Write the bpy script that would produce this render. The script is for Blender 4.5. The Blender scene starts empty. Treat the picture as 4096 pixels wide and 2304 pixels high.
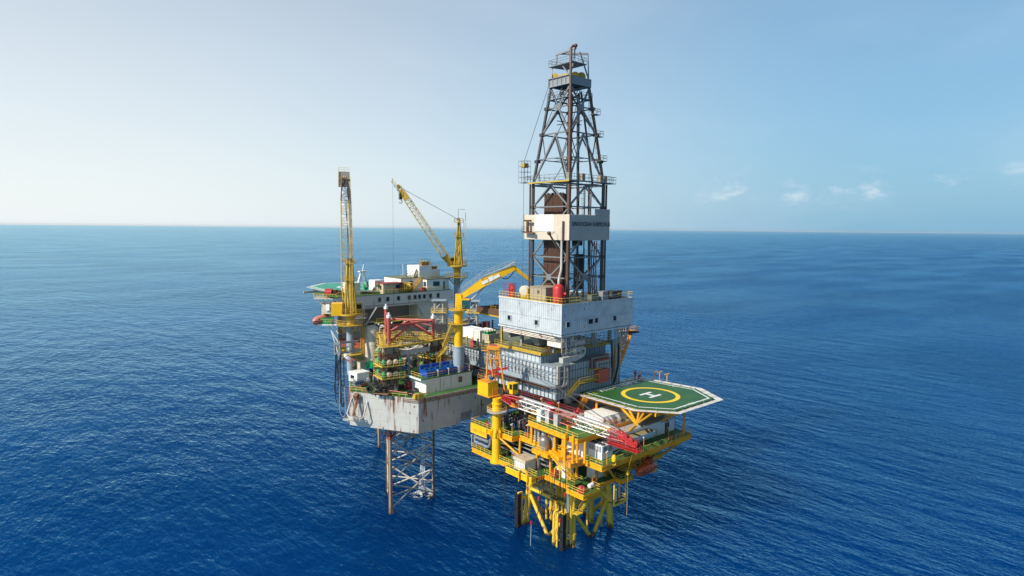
import bpy, math, random
from mathutils import Vector as V, Matrix
from math import sin, cos, pi, radians, atan2, hypot, sqrt
random.seed(7)
sc = bpy.context.scene
COL = sc.collection
# ------------------------------------------------------------------ camera
# world: X runs along the drilling rig's stern, Y along its length, Z up; metres; sea level z = 0
FPX = 2480.0; CAMP = V((-89.784, -83.590, 65.0))
AL = radians(41.0); RO = radians(.53); TH = math.atan((1152-914)/FPX)
R0 = V((cos(AL), -sin(AL), 0)); F0 = V((sin(AL), cos(AL), 0)); Z0 = V((0, 0, 1))
FW = F0*cos(TH) - Z0*sin(TH); UP = F0*sin(TH) + Z0*cos(TH)
RC = R0*cos(RO) + UP*sin(RO); UC = UP*cos(RO) - R0*sin(RO)
cam = bpy.data.objects.new('camera', bpy.data.cameras.new('camera')); COL.objects.link(cam)
cam.data.sensor_width = 36; cam.data.lens = FPX/4096*36
cam.data.clip_start = 1; cam.data.clip_end = 200000
m = Matrix((RC, UC, -FW)).transposed().to_4x4(); m.translation = CAMP
cam.matrix_world = m
sc.camera = cam
def at(px, py, x=None, y=None, z=None):
    """placement from image pixels: the point where the line of sight through a spot of the photo (4096 wide) meets a known plane"""
    d = FW + RC*((px-2048)/FPX) + UC*(-(py-1152)/FPX)
    if z is not None: t = (z-CAMP.z)/d.z
    elif x is not None: t = (x-CAMP.x)/d.x
    else: t = (y-CAMP.y)/d.y
    return CAMP + d*t
def hgt(py, x, y):
    """height at which photo row py crosses the vertical line over (x, y)"""
    lo, hi = -20., 140.
    for _ in range(40):
        mid = (lo+hi)/2; q = V((x, y, mid))-CAMP
        if 1152-FPX*(q@UC)/(q@FW) > py: lo = mid
        else: hi = mid
    return lo
# ------------------------------------------------------------------ light
SUN_EL = radians(37); SUN_DIR = V((-1, .05, 0)).normalized()
w = bpy.data.worlds.new('World'); sc.world = w; w.use_nodes = True
nt = w.node_tree; bg = nt.nodes['Background']
sky = nt.nodes.new('ShaderNodeTexSky'); sky.sky_type = 'NISHITA'; sky.sun_disc = False
sky.sun_elevation = SUN_EL; sky.sun_rotation = atan2(SUN_DIR.x, SUN_DIR.y)
SKYK = .095; HAZE_SUN = (.66, .70, .71); HAZE_FAR = (.135, .325, .485)
sky.altitude = 0; sky.air_density = 1.0; sky.dust_density = .8; sky.ozone_density = 1.5
# hazy air near the horizon, whiter on the sun's side
def wn(t, **k):
    n = nt.nodes.new(t)
    for a, v in k.items(): setattr(n, a, v)
    return n
def wm(op, a, b=None, c=None):
    n = wn('ShaderNodeMath', operation=op)
    for i, s in enumerate((a, b, c)):
        if s is None: continue
        if isinstance(s, (int, float)): n.inputs[i].default_value = s
        else: nt.links.new(s, n.inputs[i])
    return n.outputs[0]
def wmix(f, a, b):
    x = wn('ShaderNodeMix', data_type='RGBA')
    for s, k in ((f, 0), (a, 6), (b, 7)):
        if isinstance(s, tuple): x.inputs[k].default_value = (*s, 1)
        elif isinstance(s, float): x.inputs[k].default_value = s
        else: nt.links.new(s, x.inputs[k])
    return x.outputs[2]
def wramp(s, a, b, lo=0., hi=1.):
    r = wn('ShaderNodeMapRange', interpolation_type='SMOOTHSTEP')
    for k, v in ((1, a), (2, b), (3, lo), (4, hi)): r.inputs[k].default_value = v
    nt.links.new(s, r.inputs[0]); return r.outputs[0]
tc = wn('ShaderNodeTexCoord'); sp = wn('ShaderNodeSeparateXYZ'); nt.links.new(tc.outputs['Generated'], sp.inputs[0])
dt = wn('ShaderNodeVectorMath', operation='DOT_PRODUCT'); nt.links.new(tc.outputs['Generated'], dt.inputs[0]); dt.inputs[1].default_value = V((-.35, .94, 0)).normalized()
side = dt.outputs['Value']
K = SKYK
hz_ = wmix(wramp(side, -.12, 1.02), tuple(c/K for c in HAZE_FAR), tuple(c/K for c in HAZE_SUN))
hz_ = wmix(wramp(side, -.95, -.30), tuple(c/K*.35 for c in HAZE_FAR), hz_)
el = wm('ABSOLUTE', sp.outputs[2])
fac = wm('MULTIPLY', wm('EXPONENT', wm('MULTIPLY', el, -1.9)), .93)
col = wmix(fac, sky.outputs[0], hz_)
# a few small fair weather clouds low over the horizon, and thin veils higher up
cn = wn('ShaderNodeTexNoise'); cn.inputs['Scale'].default_value = 15; cn.inputs['Detail'].default_value = 6; cn.inputs['Roughness'].default_value = .6
cm = wn('ShaderNodeMapping'); cm.inputs['Scale'].default_value = (1, 1, 2.1); cm.inputs['Location'].default_value = (3.1, 1.7, .4)
nt.links.new(tc.outputs['Generated'], cm.inputs[0]); nt.links.new(cm.outputs[0], cn.inputs[0])
band = wm('MULTIPLY', wramp(el, .028, .05), wramp(el, .10, .06))
cl = wm('MULTIPLY', wm('MULTIPLY', wramp(cn.outputs[0], .50, .80), band), wramp(side, .42, .12))
vn = wn('ShaderNodeTexNoise'); vn.inputs['Scale'].default_value = 2.2; vn.inputs['Detail'].default_value = 5
vm = wn('ShaderNodeMapping'); vm.inputs['Scale'].default_value = (1, 1.6, 4); nt.links.new(tc.outputs['Generated'], vm.inputs[0]); nt.links.new(vm.outputs[0], vn.inputs[0])
veil = wm('MULTIPLY', wramp(vn.outputs[0], .42, .75), .10)
col = wmix(veil, col, tuple(c/K for c in (.60, .66, .70)))
col = wmix(wm('MULTIPLY', cl, .75), col, tuple(c/K for c in (.62, .66, .69)))
nt.links.new(col, bg.inputs[0]); bg.inputs[1].default_value = K
sd = bpy.data.lights.new('sun', 'SUN'); so = bpy.data.objects.new('sun', sd); COL.objects.link(so)
sd.energy = 3.8; sd.angle = radians(.55); sd.color = (1, .93, .80)
so.rotation_euler = (SUN_DIR*cos(SUN_EL) + Z0*sin(SUN_EL)).to_track_quat('Z', 'Y').to_euler()
sc.view_settings.view_transform = 'Standard'; sc.view_settings.look = 'None'
sc.view_settings.gamma = 1; sc.view_settings.exposure = .5
# ------------------------------------------------------------------ materials
MATS = {}
def mk(name):
    m = bpy.data.materials.new(name); m.use_nodes = True
    n = m.node_tree.nodes; b = n['Principled BSDF']; MATS[name] = m
    return m, m.node_tree, n, b, m.node_tree.links.new
def nz(nt, scale, detail=4, vec=None, rough=.55, stretch=None):
    t = nt.nodes.new('ShaderNodeTexNoise'); t.inputs['Scale'].default_value = scale
    t.inputs['Detail'].default_value = detail; t.inputs['Roughness'].default_value = rough
    g = nt.nodes.new('ShaderNodeNewGeometry'); s = g.outputs['Position']
    if stretch:
        mp = nt.nodes.new('ShaderNodeMapping'); mp.inputs['Scale'].default_value = stretch
        nt.links.new(s, mp.inputs[0]); s = mp.outputs[0]
    nt.links.new(s, t.inputs['Vector'])
    return t.outputs[0]
def ramp(nt, src, a, b, lo=0., hi=1.):
    r = nt.nodes.new('ShaderNodeMapRange'); r.interpolation_type = 'SMOOTHSTEP'
    for k, v in ((1, a), (2, b), (3, lo), (4, hi)): r.inputs[k].default_value = v
    nt.links.new(src, r.inputs[0]); return r.outputs[0]
def mix(nt, fac, a, b):
    x = nt.nodes.new('ShaderNodeMix'); x.data_type = 'RGBA'
    for s, k in ((fac, 0), (a, 6), (b, 7)):
        if hasattr(s, 'links') or hasattr(s, 'is_linked'): nt.links.new(s, x.inputs[k])
        else: x.inputs[k].default_value = s if k == 0 else (*s, 1)
    return x.outputs[2]
def paint(name, col, rough=.45, rust=.25, grime=.3, metal=0., fine=3., rcol=(.17, .062, .02), spots=0., seam=0.):
    """weathered paint: uneven tone, grime patches, vertical rust runs"""
    m, t, n, b, ln = mk(name)
    d = tuple(c*.62 for c in col)
    c = mix(t, ramp(t, nz(t, .45, 5), .35, .75, 0, grime), col, d)
    c = mix(t, ramp(t, nz(t, fine, 3), .45, .8, 0, grime*.8), c, tuple(v*.7+.01 for v in col))
    if rust:
        hv = .07 if rust >= 1 else 0.
        a = ramp(t, nz(t, 1., 4, stretch=(1.3, 1.3, .13)), .60-hv, .74-hv)
        p = ramp(t, nz(t, .23, 3), .47-hv*1.3, .66-hv)
        mu = n.new('ShaderNodeMath'); mu.operation = 'MULTIPLY'; ln(a, mu.inputs[0]); ln(p, mu.inputs[1])
        m2 = n.new('ShaderNodeMath'); m2.operation = 'MULTIPLY'; ln(mu.outputs[0], m2.inputs[0]); m2.inputs[1].default_value = rust
        c = mix(t, m2.outputs[0], c, rcol)
    if spots:
        vo = n.new('ShaderNodeTexVoronoi'); vo.inputs['Scale'].default_value = .62; g = n.new('ShaderNodeNewGeometry'); mp = n.new('ShaderNodeMapping'); mp.inputs['Scale'].default_value = (1, 1, .7); ln(g.outputs['Position'], mp.inputs[0]); ln(mp.outputs[0], vo.inputs['Vector'])
        c = mix(t, ramp(t, vo.outputs['Distance'], .07, .19, spots, 0), c, rcol)
    if seam:
        g = n.new('ShaderNodeNewGeometry'); sx = n.new('ShaderNodeSeparateXYZ'); ln(g.outputs['Position'], sx.inputs[0]); hs = []
        for k_, per in ((0, 2.6), (2, 2.5)):
            w1 = n.new('ShaderNodeMath'); w1.operation = 'PINGPONG'; ln(sx.outputs[k_], w1.inputs[0]); w1.inputs[1].default_value = per/2; hs.append(ramp(t, w1.outputs[0], .0, .07, 0, 1))
        mm = n.new('ShaderNodeMath'); mm.operation = 'MINIMUM'; ln(hs[0], mm.inputs[0]); ln(hs[1], mm.inputs[1])
        bw_ = n.new('ShaderNodeMath'); bw_.operation = 'MULTIPLY_ADD'; ln(nz(t, .5, 3), bw_.inputs[0]); bw_.inputs[1].default_value = 3.; ln(mm.outputs[0], bw_.inputs[2])
        bp = n.new('ShaderNodeBump'); bp.inputs['Distance'].default_value = seam; ln(bw_.outputs[0], bp.inputs['Height']); ln(bp.outputs[0], b.inputs['Normal'])
    ln(c, b.inputs['Base Color']); b.inputs['Roughness'].default_value = rough
    b.inputs['Metallic'].default_value = metal
    return m
YW = paint('yellow_platform_paint', (.84, .375, .005), .48, .55, .34, rcol=(.30, .10, .01))
YB = paint('bright_yellow_paint', (.88, .49, .006), .42, .35, .25, rcol=(.35, .13, .01))
YR = paint('yellow_rig_paint', (.52, .345, .035), .5, .9, .55)
RAILY = paint('yellow_rail_paint', (.72, .50, .10), .5, .3, .25)
RAILW = paint('platform_rail_paint', (.92, .58, .09), .5, .1, .15)
ORG = paint('orange_yellow_paint', (.80, .33, .03), .45, .2, .25)
RED = paint('red_paint', (.46, .022, .022), .45, .3, .35)
REDL = paint('faded_red_paint', (.42, .075, .06), .5, .25, .3)
WHT = paint('white_paint', (.74, .72, .66), .45, .9, .25, spots=.7)
WHC = paint('clean_white_paint', (.82, .82, .80), .4, .06, .1)
HULL = paint('pale_grey_hull_paint', (.47, .46, .43), .5, 1., .22, spots=.9, seam=.035)
PINK = paint('stained_white_paint', (.76, .67, .58), .5, 1., .15)
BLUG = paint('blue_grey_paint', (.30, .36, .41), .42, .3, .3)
BOXG = paint('light_blue_grey_paint', (.52, .56, .59), .45, .9, .5, spots=.5)
GREY = paint('grey_steel', (.26, .27, .28), .45, .4, .3)
GRYL = paint('light_grey_steel', (.42, .42, .40), .45, .5, .3)
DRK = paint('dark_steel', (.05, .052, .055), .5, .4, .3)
DERR = paint('derrick_steel', (.17, .18, .185), .5, .7, .3)
BRN = paint('rusty_brown_steel', (.115, .055, .035), .6, .5, .4)
RUST = paint('rust_coated_steel', (.24, .12, .06), .7, .6, .5)
BEIG = paint('beige_paint', (.36, .30, .215), .5, .5, .3)
TAN = paint('tan_wind_wall', (.62, .54, .43), .5, .45, .18)
BLU = paint('bright_blue_paint', (.008, .08, .42), .4, .1, .2)
BLUD = paint('dark_blue_paint', (.008, .07, .2), .45, .2, .3)
GRN = paint('green_paint', (.005, .28, .10), .4, .1, .2)
GDK = paint('green_deck', (.05, .16, .03), .6, .6, .9)
GDM = paint('dull_deck', (.16, .17, .09), .6, .6, .7)
TEAL = paint('teal_deck', (.03, .32, .20), .5, .25, .4)
HGRN = paint('helideck_green', (.028, .115, .02), .5, .0, .75, fine=.9)
PITC = paint('net_white', (.64, .62, .58), .6, .0, .35)
MARK = paint('marking_white', (.80, .80, .78), .5, 0, .1)
MARKY = paint('marking_yellow', (.90, .60, .01), .5, 0, .1)
BLK = paint('black_rubber', (.012, .012, .013), .6, 0, .3)
HOSE = paint('black_hose', (.02, .022, .026), .5, 0, .3)
LBO = paint('orange_lifeboat', (.62, .10, .02), .35, 0, .15)
LBP = paint('pale_red_lifeboat', (.55, .20, .15), .4, .1, .3)
SILV = paint('insulated_silver', (.55, .54, .52), .3, .1, .2, metal=.7)
TANK = paint('dull_tank_steel', (.36, .33, .30), .35, .2, .3, metal=.6)
CREAM = paint('cream_paint', (.58, .52, .41), .45, .6, .35)
SKIN = paint('skin', (.45, .25, .17), .6, 0, 0)
COVR = paint('red_coverall', (.40, .02, .02), .7, 0, .3)
COVB = paint('blue_coverall', (.02, .05, .2), .7, 0, .3)
TXT = paint('lettering_dark', (.02, .03, .045), .5, 0, .1)
TXG = paint('lettering_grey', (.30, .30, .33), .5, 0, .05)
TXR = paint('lettering_red', (.60, .30, .24), .5, 0, .05)
TXY = paint('lettering_faded', (.50, .17, .02), .5, 0, .1)
ROPE = paint('wire_rope', (.06, .06, .065), .5, 0, .2)
BAG = paint('white_sack', (.72, .72, .76), .8, 0, .3)
LEGY = None
def glass(name='dark_glass', c=(.012, .02, .022)):
    m, t, n, b, ln = mk(name); b.inputs['Base Color'].default_value = (*c, 1)
    b.inputs['Roughness'].default_value = .08; b.inputs['IOR'].default_value = 1.5; return m
GLS = glass(); GLT = glass('teal_glass', (.02, .09, .09))
def fouled(name, col, z0=.0, z1=1.3):
    """painted steel whose splash zone is dark with growth and rust"""
    m, t, n, b, ln = mk(name)
    g = n.new('ShaderNodeNewGeometry'); s = n.new('ShaderNodeSeparateXYZ'); ln(g.outputs['Position'], s.inputs[0])
    nn = ramp(t, nz(t, .9, 5), .2, .8, -1.5, 1.3)
    ad = n.new('ShaderNodeMath'); ln(s.outputs[2], ad.inputs[0]); ln(nn, ad.inputs[1])
    f = ramp(t, ad.outputs[0], z0, z1, 1, 0)
    c = mix(t, ramp(t, nz(t, .7, 5), .4, .75, 0, .25), col, tuple(v*.6 for v in col))
    gr = mix(t, nz(t, 2.5, 3), (.035, .028, .012), (.13, .07, .02))
    ln(mix(t, f, c, gr), b.inputs['Base Color']); b.inputs['Roughness'].default_value = .5
    return m
LEGY = fouled('platform_leg_paint', (.74, .47, .035))
LEGG = fouled('rig_leg_paint', (.31, .255, .19), -.5, 1.5); LEGB = fouled('rig_brace_paint', (.47, .43, .37), -.5, 1.2)
# ------------------------------------------------------------------ mesh building
class MB:
    def __init__(s): s.v = []; s.f = []; s.sm = []
    def add(s, vs, fs, smooth=False):
        o = len(s.v); s.v += [tuple(p) for p in vs]
        for f in fs: s.f.append(tuple(i+o for i in f)); s.sm.append(smooth)
        return s
    def hexa(s, b, t):
        """b, t: four bottom and four top corners, counterclockwise from above"""
        return s.add(list(b)+list(t), [(3, 2, 1, 0), (4, 5, 6, 7), (0, 1, 5, 4), (1, 2, 6, 5), (2, 3, 7, 6), (3, 0, 4, 7)])
    def box(s, x0, x1, y0, y1, z0, z1):
        c = [(x0, y0), (x1, y0), (x1, y1), (x0, y1)]
        return s.hexa([(*p, z0) for p in c], [(*p, z1) for p in c])
    def obox(s, c, sx, sy, sz, rz=0):
        """box of size sx, sy, sz standing on c and turned by rz"""
        c = V(c); u = V((cos(rz), sin(rz), 0))*sx/2; v = V((-sin(rz), cos(rz), 0))*sy/2
        q = [c-u-v, c+u-v, c+u+v, c-u+v]
        return s.hexa(q, [p+V((0, 0, sz)) for p in q])
    def bar(s, p, q, w=.2, h=None, up=(0, 0, 1)):
        p = V(p); q = V(q); h = h or w; d = (q-p)
        if d.length < 1e-6: return s
        d.normalize(); u = V(up)
        if abs(d.dot(u)) > .98: u = V((1, 0, 0))
        a = d.cross(u).normalized(); b = a.cross(d).normalized()
        k = [a*(-w/2)+b*(-h/2), a*(w/2)+b*(-h/2), a*(w/2)+b*(h/2), a*(-w/2)+b*(h/2)]
        return s.add([p+x for x in k]+[q+x for x in k], [(0, 1, 2, 3), (7, 6, 5, 4), (0, 4, 5, 1), (1, 5, 6, 2), (2, 6, 7, 3), (3, 7, 4, 0)])
    def tube(s, p, q, r, r2=None, n=8, cap=True):
        p = V(p); q = V(q); r2 = r if r2 is None else r2; d = (q-p)
        if d.length < 1e-6: return s
        d.normalize(); u = V((0, 0, 1)) if abs(d.z) < .98 else V((1, 0, 0))
        a = d.cross(u).normalized(); b = d.cross(a).normalized()
        o = len(s.v); A = [(cos(2*pi*i/n), sin(2*pi*i/n)) for i in range(n)]
        s.v += [tuple(p+(a*c+b*e)*r) for c, e in A]+[tuple(q+(a*c+b*e)*r2) for c, e in A]
        for i in range(n):
            j = (i+1) % n; s.f.append((o+i, o+j, o+n+j, o+n+i)); s.sm.append(n > 4)
        if cap:
            s.f.append(tuple(o+i for i in reversed(range(n)))); s.sm.append(False)
            s.f.append(tuple(o+n+i for i in range(n))); s.sm.append(False)
        return s
    def path(s, pts, r, n=6, closed=False):
        """one continuous bent pipe"""
        pts = [V(p) for p in pts]; m = len(pts); o = len(s.v); prev = None
        for i, p in enumerate(pts):
            d = (pts[(i+1) % m] if (i < m-1 or closed) else p) - (pts[i-1] if (i > 0 or closed) else p)
            d.normalize()
            if prev is None:
                u = V((0, 0, 1)) if abs(d.z) < .9 else V((1, 0, 0)); a = d.cross(u).normalized()
            else:
                a = prev - d*prev.dot(d); a.normalize()
            prev = a; b = d.cross(a)
            s.v += [tuple(p+(a*cos(2*pi*k/n)+b*sin(2*pi*k/n))*r) for k in range(n)]
        for i in range(m if closed else m-1):
            for k in range(n):
                j = (k+1) % n; i2 = (i+1) % m
                s.f.append((o+i*n+k, o+i*n+j, o+i2*n+j, o+i2*n+k)); s.sm.append(n > 4)
        if not closed:
            s.f.append(tuple(o+k for k in reversed(range(n)))); s.sm.append(False)
            s.f.append(tuple(o+(m-1)*n+k for k in range(n))); s.sm.append(False)
        return s
    def lathe(s, c, prof, n=16, ax=None):
        """prof: (radius, height) pairs turned about the axis ax through c"""
        c = V(c); z = V(ax).normalized() if ax else V((0, 0, 1))
        u = V((1, 0, 0)) if abs(z.x) < .9 else V((0, 1, 0)); a = u.cross(z).normalized(); b = z.cross(a); o = len(s.v)
        for r, h in prof:
            s.v += [tuple(c+z*h+(a*cos(2*pi*k/n)+b*sin(2*pi*k/n))*max(r, .001)) for k in range(n)]
        for i in range(len(prof)-1):
            for k in range(n):
                j = (k+1) % n; s.f.append((o+i*n+k, o+i*n+j, o+(i+1)*n+j, o+(i+1)*n+k)); s.sm.append(True)
        s.f.append(tuple(o+k for k in reversed(range(n)))); s.sm.append(False)
        s.f.append(tuple(o+(len(prof)-1)*n+k for k in range(n))); s.sm.append(False)
        return s
    def ball(s, c, rx, ry=None, rz=None, n=12, m=7):
        ry = ry or rx; rz = rz or rx; c = V(c); o = len(s.v)
        for i in range(m+1):
            t = pi*i/m; q = max(sin(t), .01)
            s.v += [tuple(c+V((rx*q*cos(2*pi*k/n), ry*q*sin(2*pi*k/n), -rz*cos(t)))) for k in range(n)]
        for i in range(m):
            for k in range(n):
                j = (k+1) % n; s.f.append((o+i*n+k, o+i*n+j, o+(i+1)*n+j, o+(i+1)*n+k)); s.sm.append(True)
        return s
    def prism(s, poly, z0, z1):
        n = len(poly)
        return s.add([(*p[:2], z0) for p in poly]+[(*p[:2], z1) for p in poly],
            [tuple(reversed(range(n))), tuple(range(n, 2*n))]+[(i, (i+1) % n, n+(i+1) % n, n+i) for i in range(n)])
    def corr(s, p, q, z0, z1, pitch=.5, dep=.09, th=.0):
        """corrugated wall standing from p to q; its outer side lies to the right of p->q"""
        p = V((*p[:2], 0)); q = V((*q[:2], 0)); L = (q-p).length; d = (q-p)/L; o = V((d.y, -d.x, 0))
        k = max(2, int(round(L/pitch))); st = L/k; pr = []
        for i in range(k):
            pr += [(i*st, 0), (i*st+st*.38, 0), (i*st+st*.5, dep), (i*st+st*.88, dep)]
        pr.append((L, 0)); ps = [p+d*a+o*b for a, b in pr]; n = len(ps)
        s.add([(x.x, x.y, z0) for x in ps]+[(x.x, x.y, z1) for x in ps], [(i, i+1, n+i+1, n+i) for i in range(n-1)])
        if th:
            r = [p-o*th, q-o*th]
            s.add([(x.x, x.y, zz) for zz in (z0, z1) for x in (p-o*.005, q-o*.005, q-o*th, p-o*th)],
                  [(3, 2, 1, 0), (4, 5, 6, 7), (0, 1, 5, 4), (1, 2, 6, 5), (2, 3, 7, 6), (3, 0, 4, 7)])
        return s
    def rail(s, pts, h=1.1, sp=1.7, r=.04, closed=False, levels=(.55, 1.), toe=0.):
        """guard rail along points that lie on the deck"""
        pts = [V(p) for p in pts]
        seg = list(zip(pts, pts[1:]+([pts[0]] if closed else []))) if closed else list(zip(pts, pts[1:]))
        for a, b in seg:
            L = (b-a).length
            if L < .05: continue
            k = max(1, int(round(L/sp)))
            for i in range(k+1):
                c = a.lerp(b, i/k); s.tube(c, c+V((0, 0, h)), r, n=4, cap=False)
            for l in levels: s.tube(a+V((0, 0, h*l)), b+V((0, 0, h*l)), r, n=4, cap=False)
            if toe: s.bar(a+V((0, 0, toe/2)), b+V((0, 0, toe/2)), .02, toe)
        return s
    def ladder(s, p, q, wd=.5, side=(1, 0, 0), r=.04, step=.35, cage=False):
        p = V(p); q = V(q); u = V(side).normalized()*wd/2
        s.tube(p-u, q-u, r, n=4); s.tube(p+u, q+u, r, n=4)
        k = int((q-p).length/step)
        for i in range(1, k): c = p.lerp(q, i/k); s.tube(c-u, c+u, r*.7, n=4, cap=False)
        if cage:
            d = (q-p).normalized(); o = d.cross(u).normalized()*.7
            for i in range(2, k, 3):
                c = p.lerp(q, i/k); s.path([c-u, c-u*1.3+o*.6, c+o, c+u*1.3+o*.6, c+u], r*.6, n=4)
            for e in (-1, 0, 1): s.tube(p.lerp(q, 2/k)+u*e+o*(1-abs(e)*.4), q+u*e+o*(1-abs(e)*.4), r*.5, n=4)
        return s
    def stair(s, p, q, wd=.9, side=None, rails=True, r=.04):
        """flight from p (foot) to q (head)"""
        p = V(p); q = V(q); d = q-p; hd = V((d.x, d.y, 0)); L = hd.length
        u = V((-hd.y, hd.x, 0))/max(L, .01)*wd/2
        for e in (-1, 1): s.bar(p+u*e, q+u*e, .07, .26)
        k = max(3, int(abs(d.z)/.25))
        for i in range(1, k):
            c = p.lerp(q, i/k); s.bar(c-u, c+u, .26, .05, up=(0, 0, 1))
        if rails:
            for e in (-1, 1):
                a = p+u*e; b = q+u*e
                for hh in (.5, 1.): s.tube(a+V((0, 0, hh)), b+V((0, 0, hh)), r, n=4)
                for i in range(0, 5): c = a.lerp(b, i/4); s.tube(c, c+V((0, 0, 1)), r, n=4)
        return s
    def lattice(s, p, q, w0, h0, w1, h1, bays, up=(0, 0, 1), rc=.1, rb=.05, n=6):
        """four chord lattice boom from p to q"""
        p = V(p); q = V(q); d = (q-p).normalized(); a = d.cross(V(up)).normalized(); b = a.cross(d).normalized()
        P = []
        for i in range(bays+1):
            t = i/bays; c = p.lerp(q, t); w_ = w0+(w1-w0)*t; h_ = h0+(h1-h0)*t
            P.append([c+a*(sx*w_/2)+b*(sy*h_/2) for sx, sy in ((-1, -1), (1, -1), (1, 1), (-1, 1))])
        for k in range(4):
            k2 = (k+1) % 4
            s.tube(P[0][k], P[-1][k], rc, n=n)
            for i in range(bays):
                if i % 2: s.tube(P[i][k], P[i+1][k2], rb, n=4, cap=False)
                else: s.tube(P[i][k2], P[i+1][k], rb, n=4, cap=False)
                s.tube(P[i+1][k], P[i+1][k2], rb, n=4, cap=False)
            s.tube(P[0][k], P[0][k2], rb, n=4, cap=False)
        return P
    def sign(s, c, u, v, wd, ht, th=.05):
        """flat board centred on c with width along u and height along v"""
        c = V(c); u = V(u).normalized(); v = V(v).normalized(); o = u.cross(v)*th
        q = [c-u*wd/2-v*ht/2, c+u*wd/2-v*ht/2, c+u*wd/2+v*ht/2, c-u*wd/2+v*ht/2]
        return s.add([p-o for p in q]+q, [(3, 2, 1, 0), (4, 5, 6, 7), (0, 1, 5, 4), (1, 2, 6, 5), (2, 3, 7, 6), (3, 0, 4, 7)])
    def build(s, name, mat, parent=None, label=None):
        me = bpy.data.meshes.new(name)
        off = V((0, 0, 0)); p = parent
        while p is not None: off += p.location; p = p.parent
        me.from_pydata([(x-off.x, y-off.y, z-off.z) for x, y, z in s.v], [], s.f)
        me.polygons.foreach_set('use_smooth', s.sm); me.update()
        if any(s.sm): me.set_sharp_from_angle(angle=radians(38))
        me.materials.append(mat)
        o = bpy.data.objects.new(name, me); COL.objects.link(o)
        if parent: o.parent = parent
        if label: o['label'] = label
        return o
def thing(name, loc, label, cat, group=None):
    o = bpy.data.objects.new(name, None); COL.objects.link(o); o.location = V(loc); o.empty_display_size = .5
    o['label'] = label; o['category'] = cat
    if group: o['group'] = group
    return o
def solo(mb, name, mat, label, cat, group=None, base=None):
    """a thing that is one mesh; its origin sits at the middle of its foot"""
    if base is None:
        xs, ys, zs = zip(*mb.v); base = ((min(xs)+max(xs))/2, (min(ys)+max(ys))/2, min(zs))
    mb.v = [(x-base[0], y-base[1], z-base[2]) for x, y, z in mb.v]
    o = mb.build(name, mat); o.location = base; o['label'] = label; o['category'] = cat
    if group: o['group'] = group
    return o
def copy_tree(o, parent=None):
    c = o.copy(); COL.objects.link(c)
    if parent: c.parent = parent
    for ch in list(o.children): copy_tree(ch, c)
    return c
def place(o, loc, label, rz=None, group=None):
    c = copy_tree(o); c.location = V(loc); c['label'] = label
    if rz is not None: c.rotation_euler.z = rz
    if group: c['group'] = group
    return c
def text(name, s, org, u, v, height, mat, parent, width=None, ext=.02, spacing=1., center=False, bold=0.):
    """lettering as real mesh; org is its lower left corner, u its reading direction, v its up"""
    cu = bpy.data.curves.new(name, 'FONT'); cu.body = s; cu.extrude = ext; cu.size = 1.; cu.space_character = spacing
    cu.resolution_u = 2; cu.offset = bold
    to = bpy.data.objects.new(name+'_c', cu); COL.objects.link(to)
    bpy.context.view_layer.update()
    me = bpy.data.meshes.new_from_object(to.evaluated_get(bpy.context.evaluated_depsgraph_get()))
    bpy.data.objects.remove(to); bpy.data.curves.remove(cu)
    xs = [q.co.x for q in me.vertices]; ys = [q.co.y for q in me.vertices]
    x0, x1, y0, y1 = min(xs), max(xs), min(ys), max(ys); ky = height/(y1-y0); kx = width/(x1-x0) if width else ky
    u = V(u).normalized(); v = V(v).normalized(); n = u.cross(v); org = V(org)
    off = V((0, 0, 0)); p = parent
    while p is not None: off += p.location; p = p.parent
    sh = (x1-x0)*kx/2 if center else 0
    for q in me.vertices: q.co = org + u*((q.co.x-x0)*kx-sh) + v*((q.co.y-y0)*ky) + n*(q.co.z+.01) - off
    me.materials.clear(); me.materials.append(mat); me.name = name
    o = bpy.data.objects.new(name, me); COL.objects.link(o); o.parent = parent
    return o
def arc(c, u, v, r, a0, a1, k=8):
    c = V(c); u = V(u); v = V(v)
    return [c+u*(r*cos(a0+(a1-a0)*i/k))+v*(r*sin(a0+(a1-a0)*i/k)) for i in range(k+1)]
def hang(a, b, sag, k=14):
    """slack line from a to b"""
    a = V(a); b = V(b)
    return [a.lerp(b, i/k)-V((0, 0, sag*4*(i/k)*(1-i/k))) for i in range(k+1)]
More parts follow.
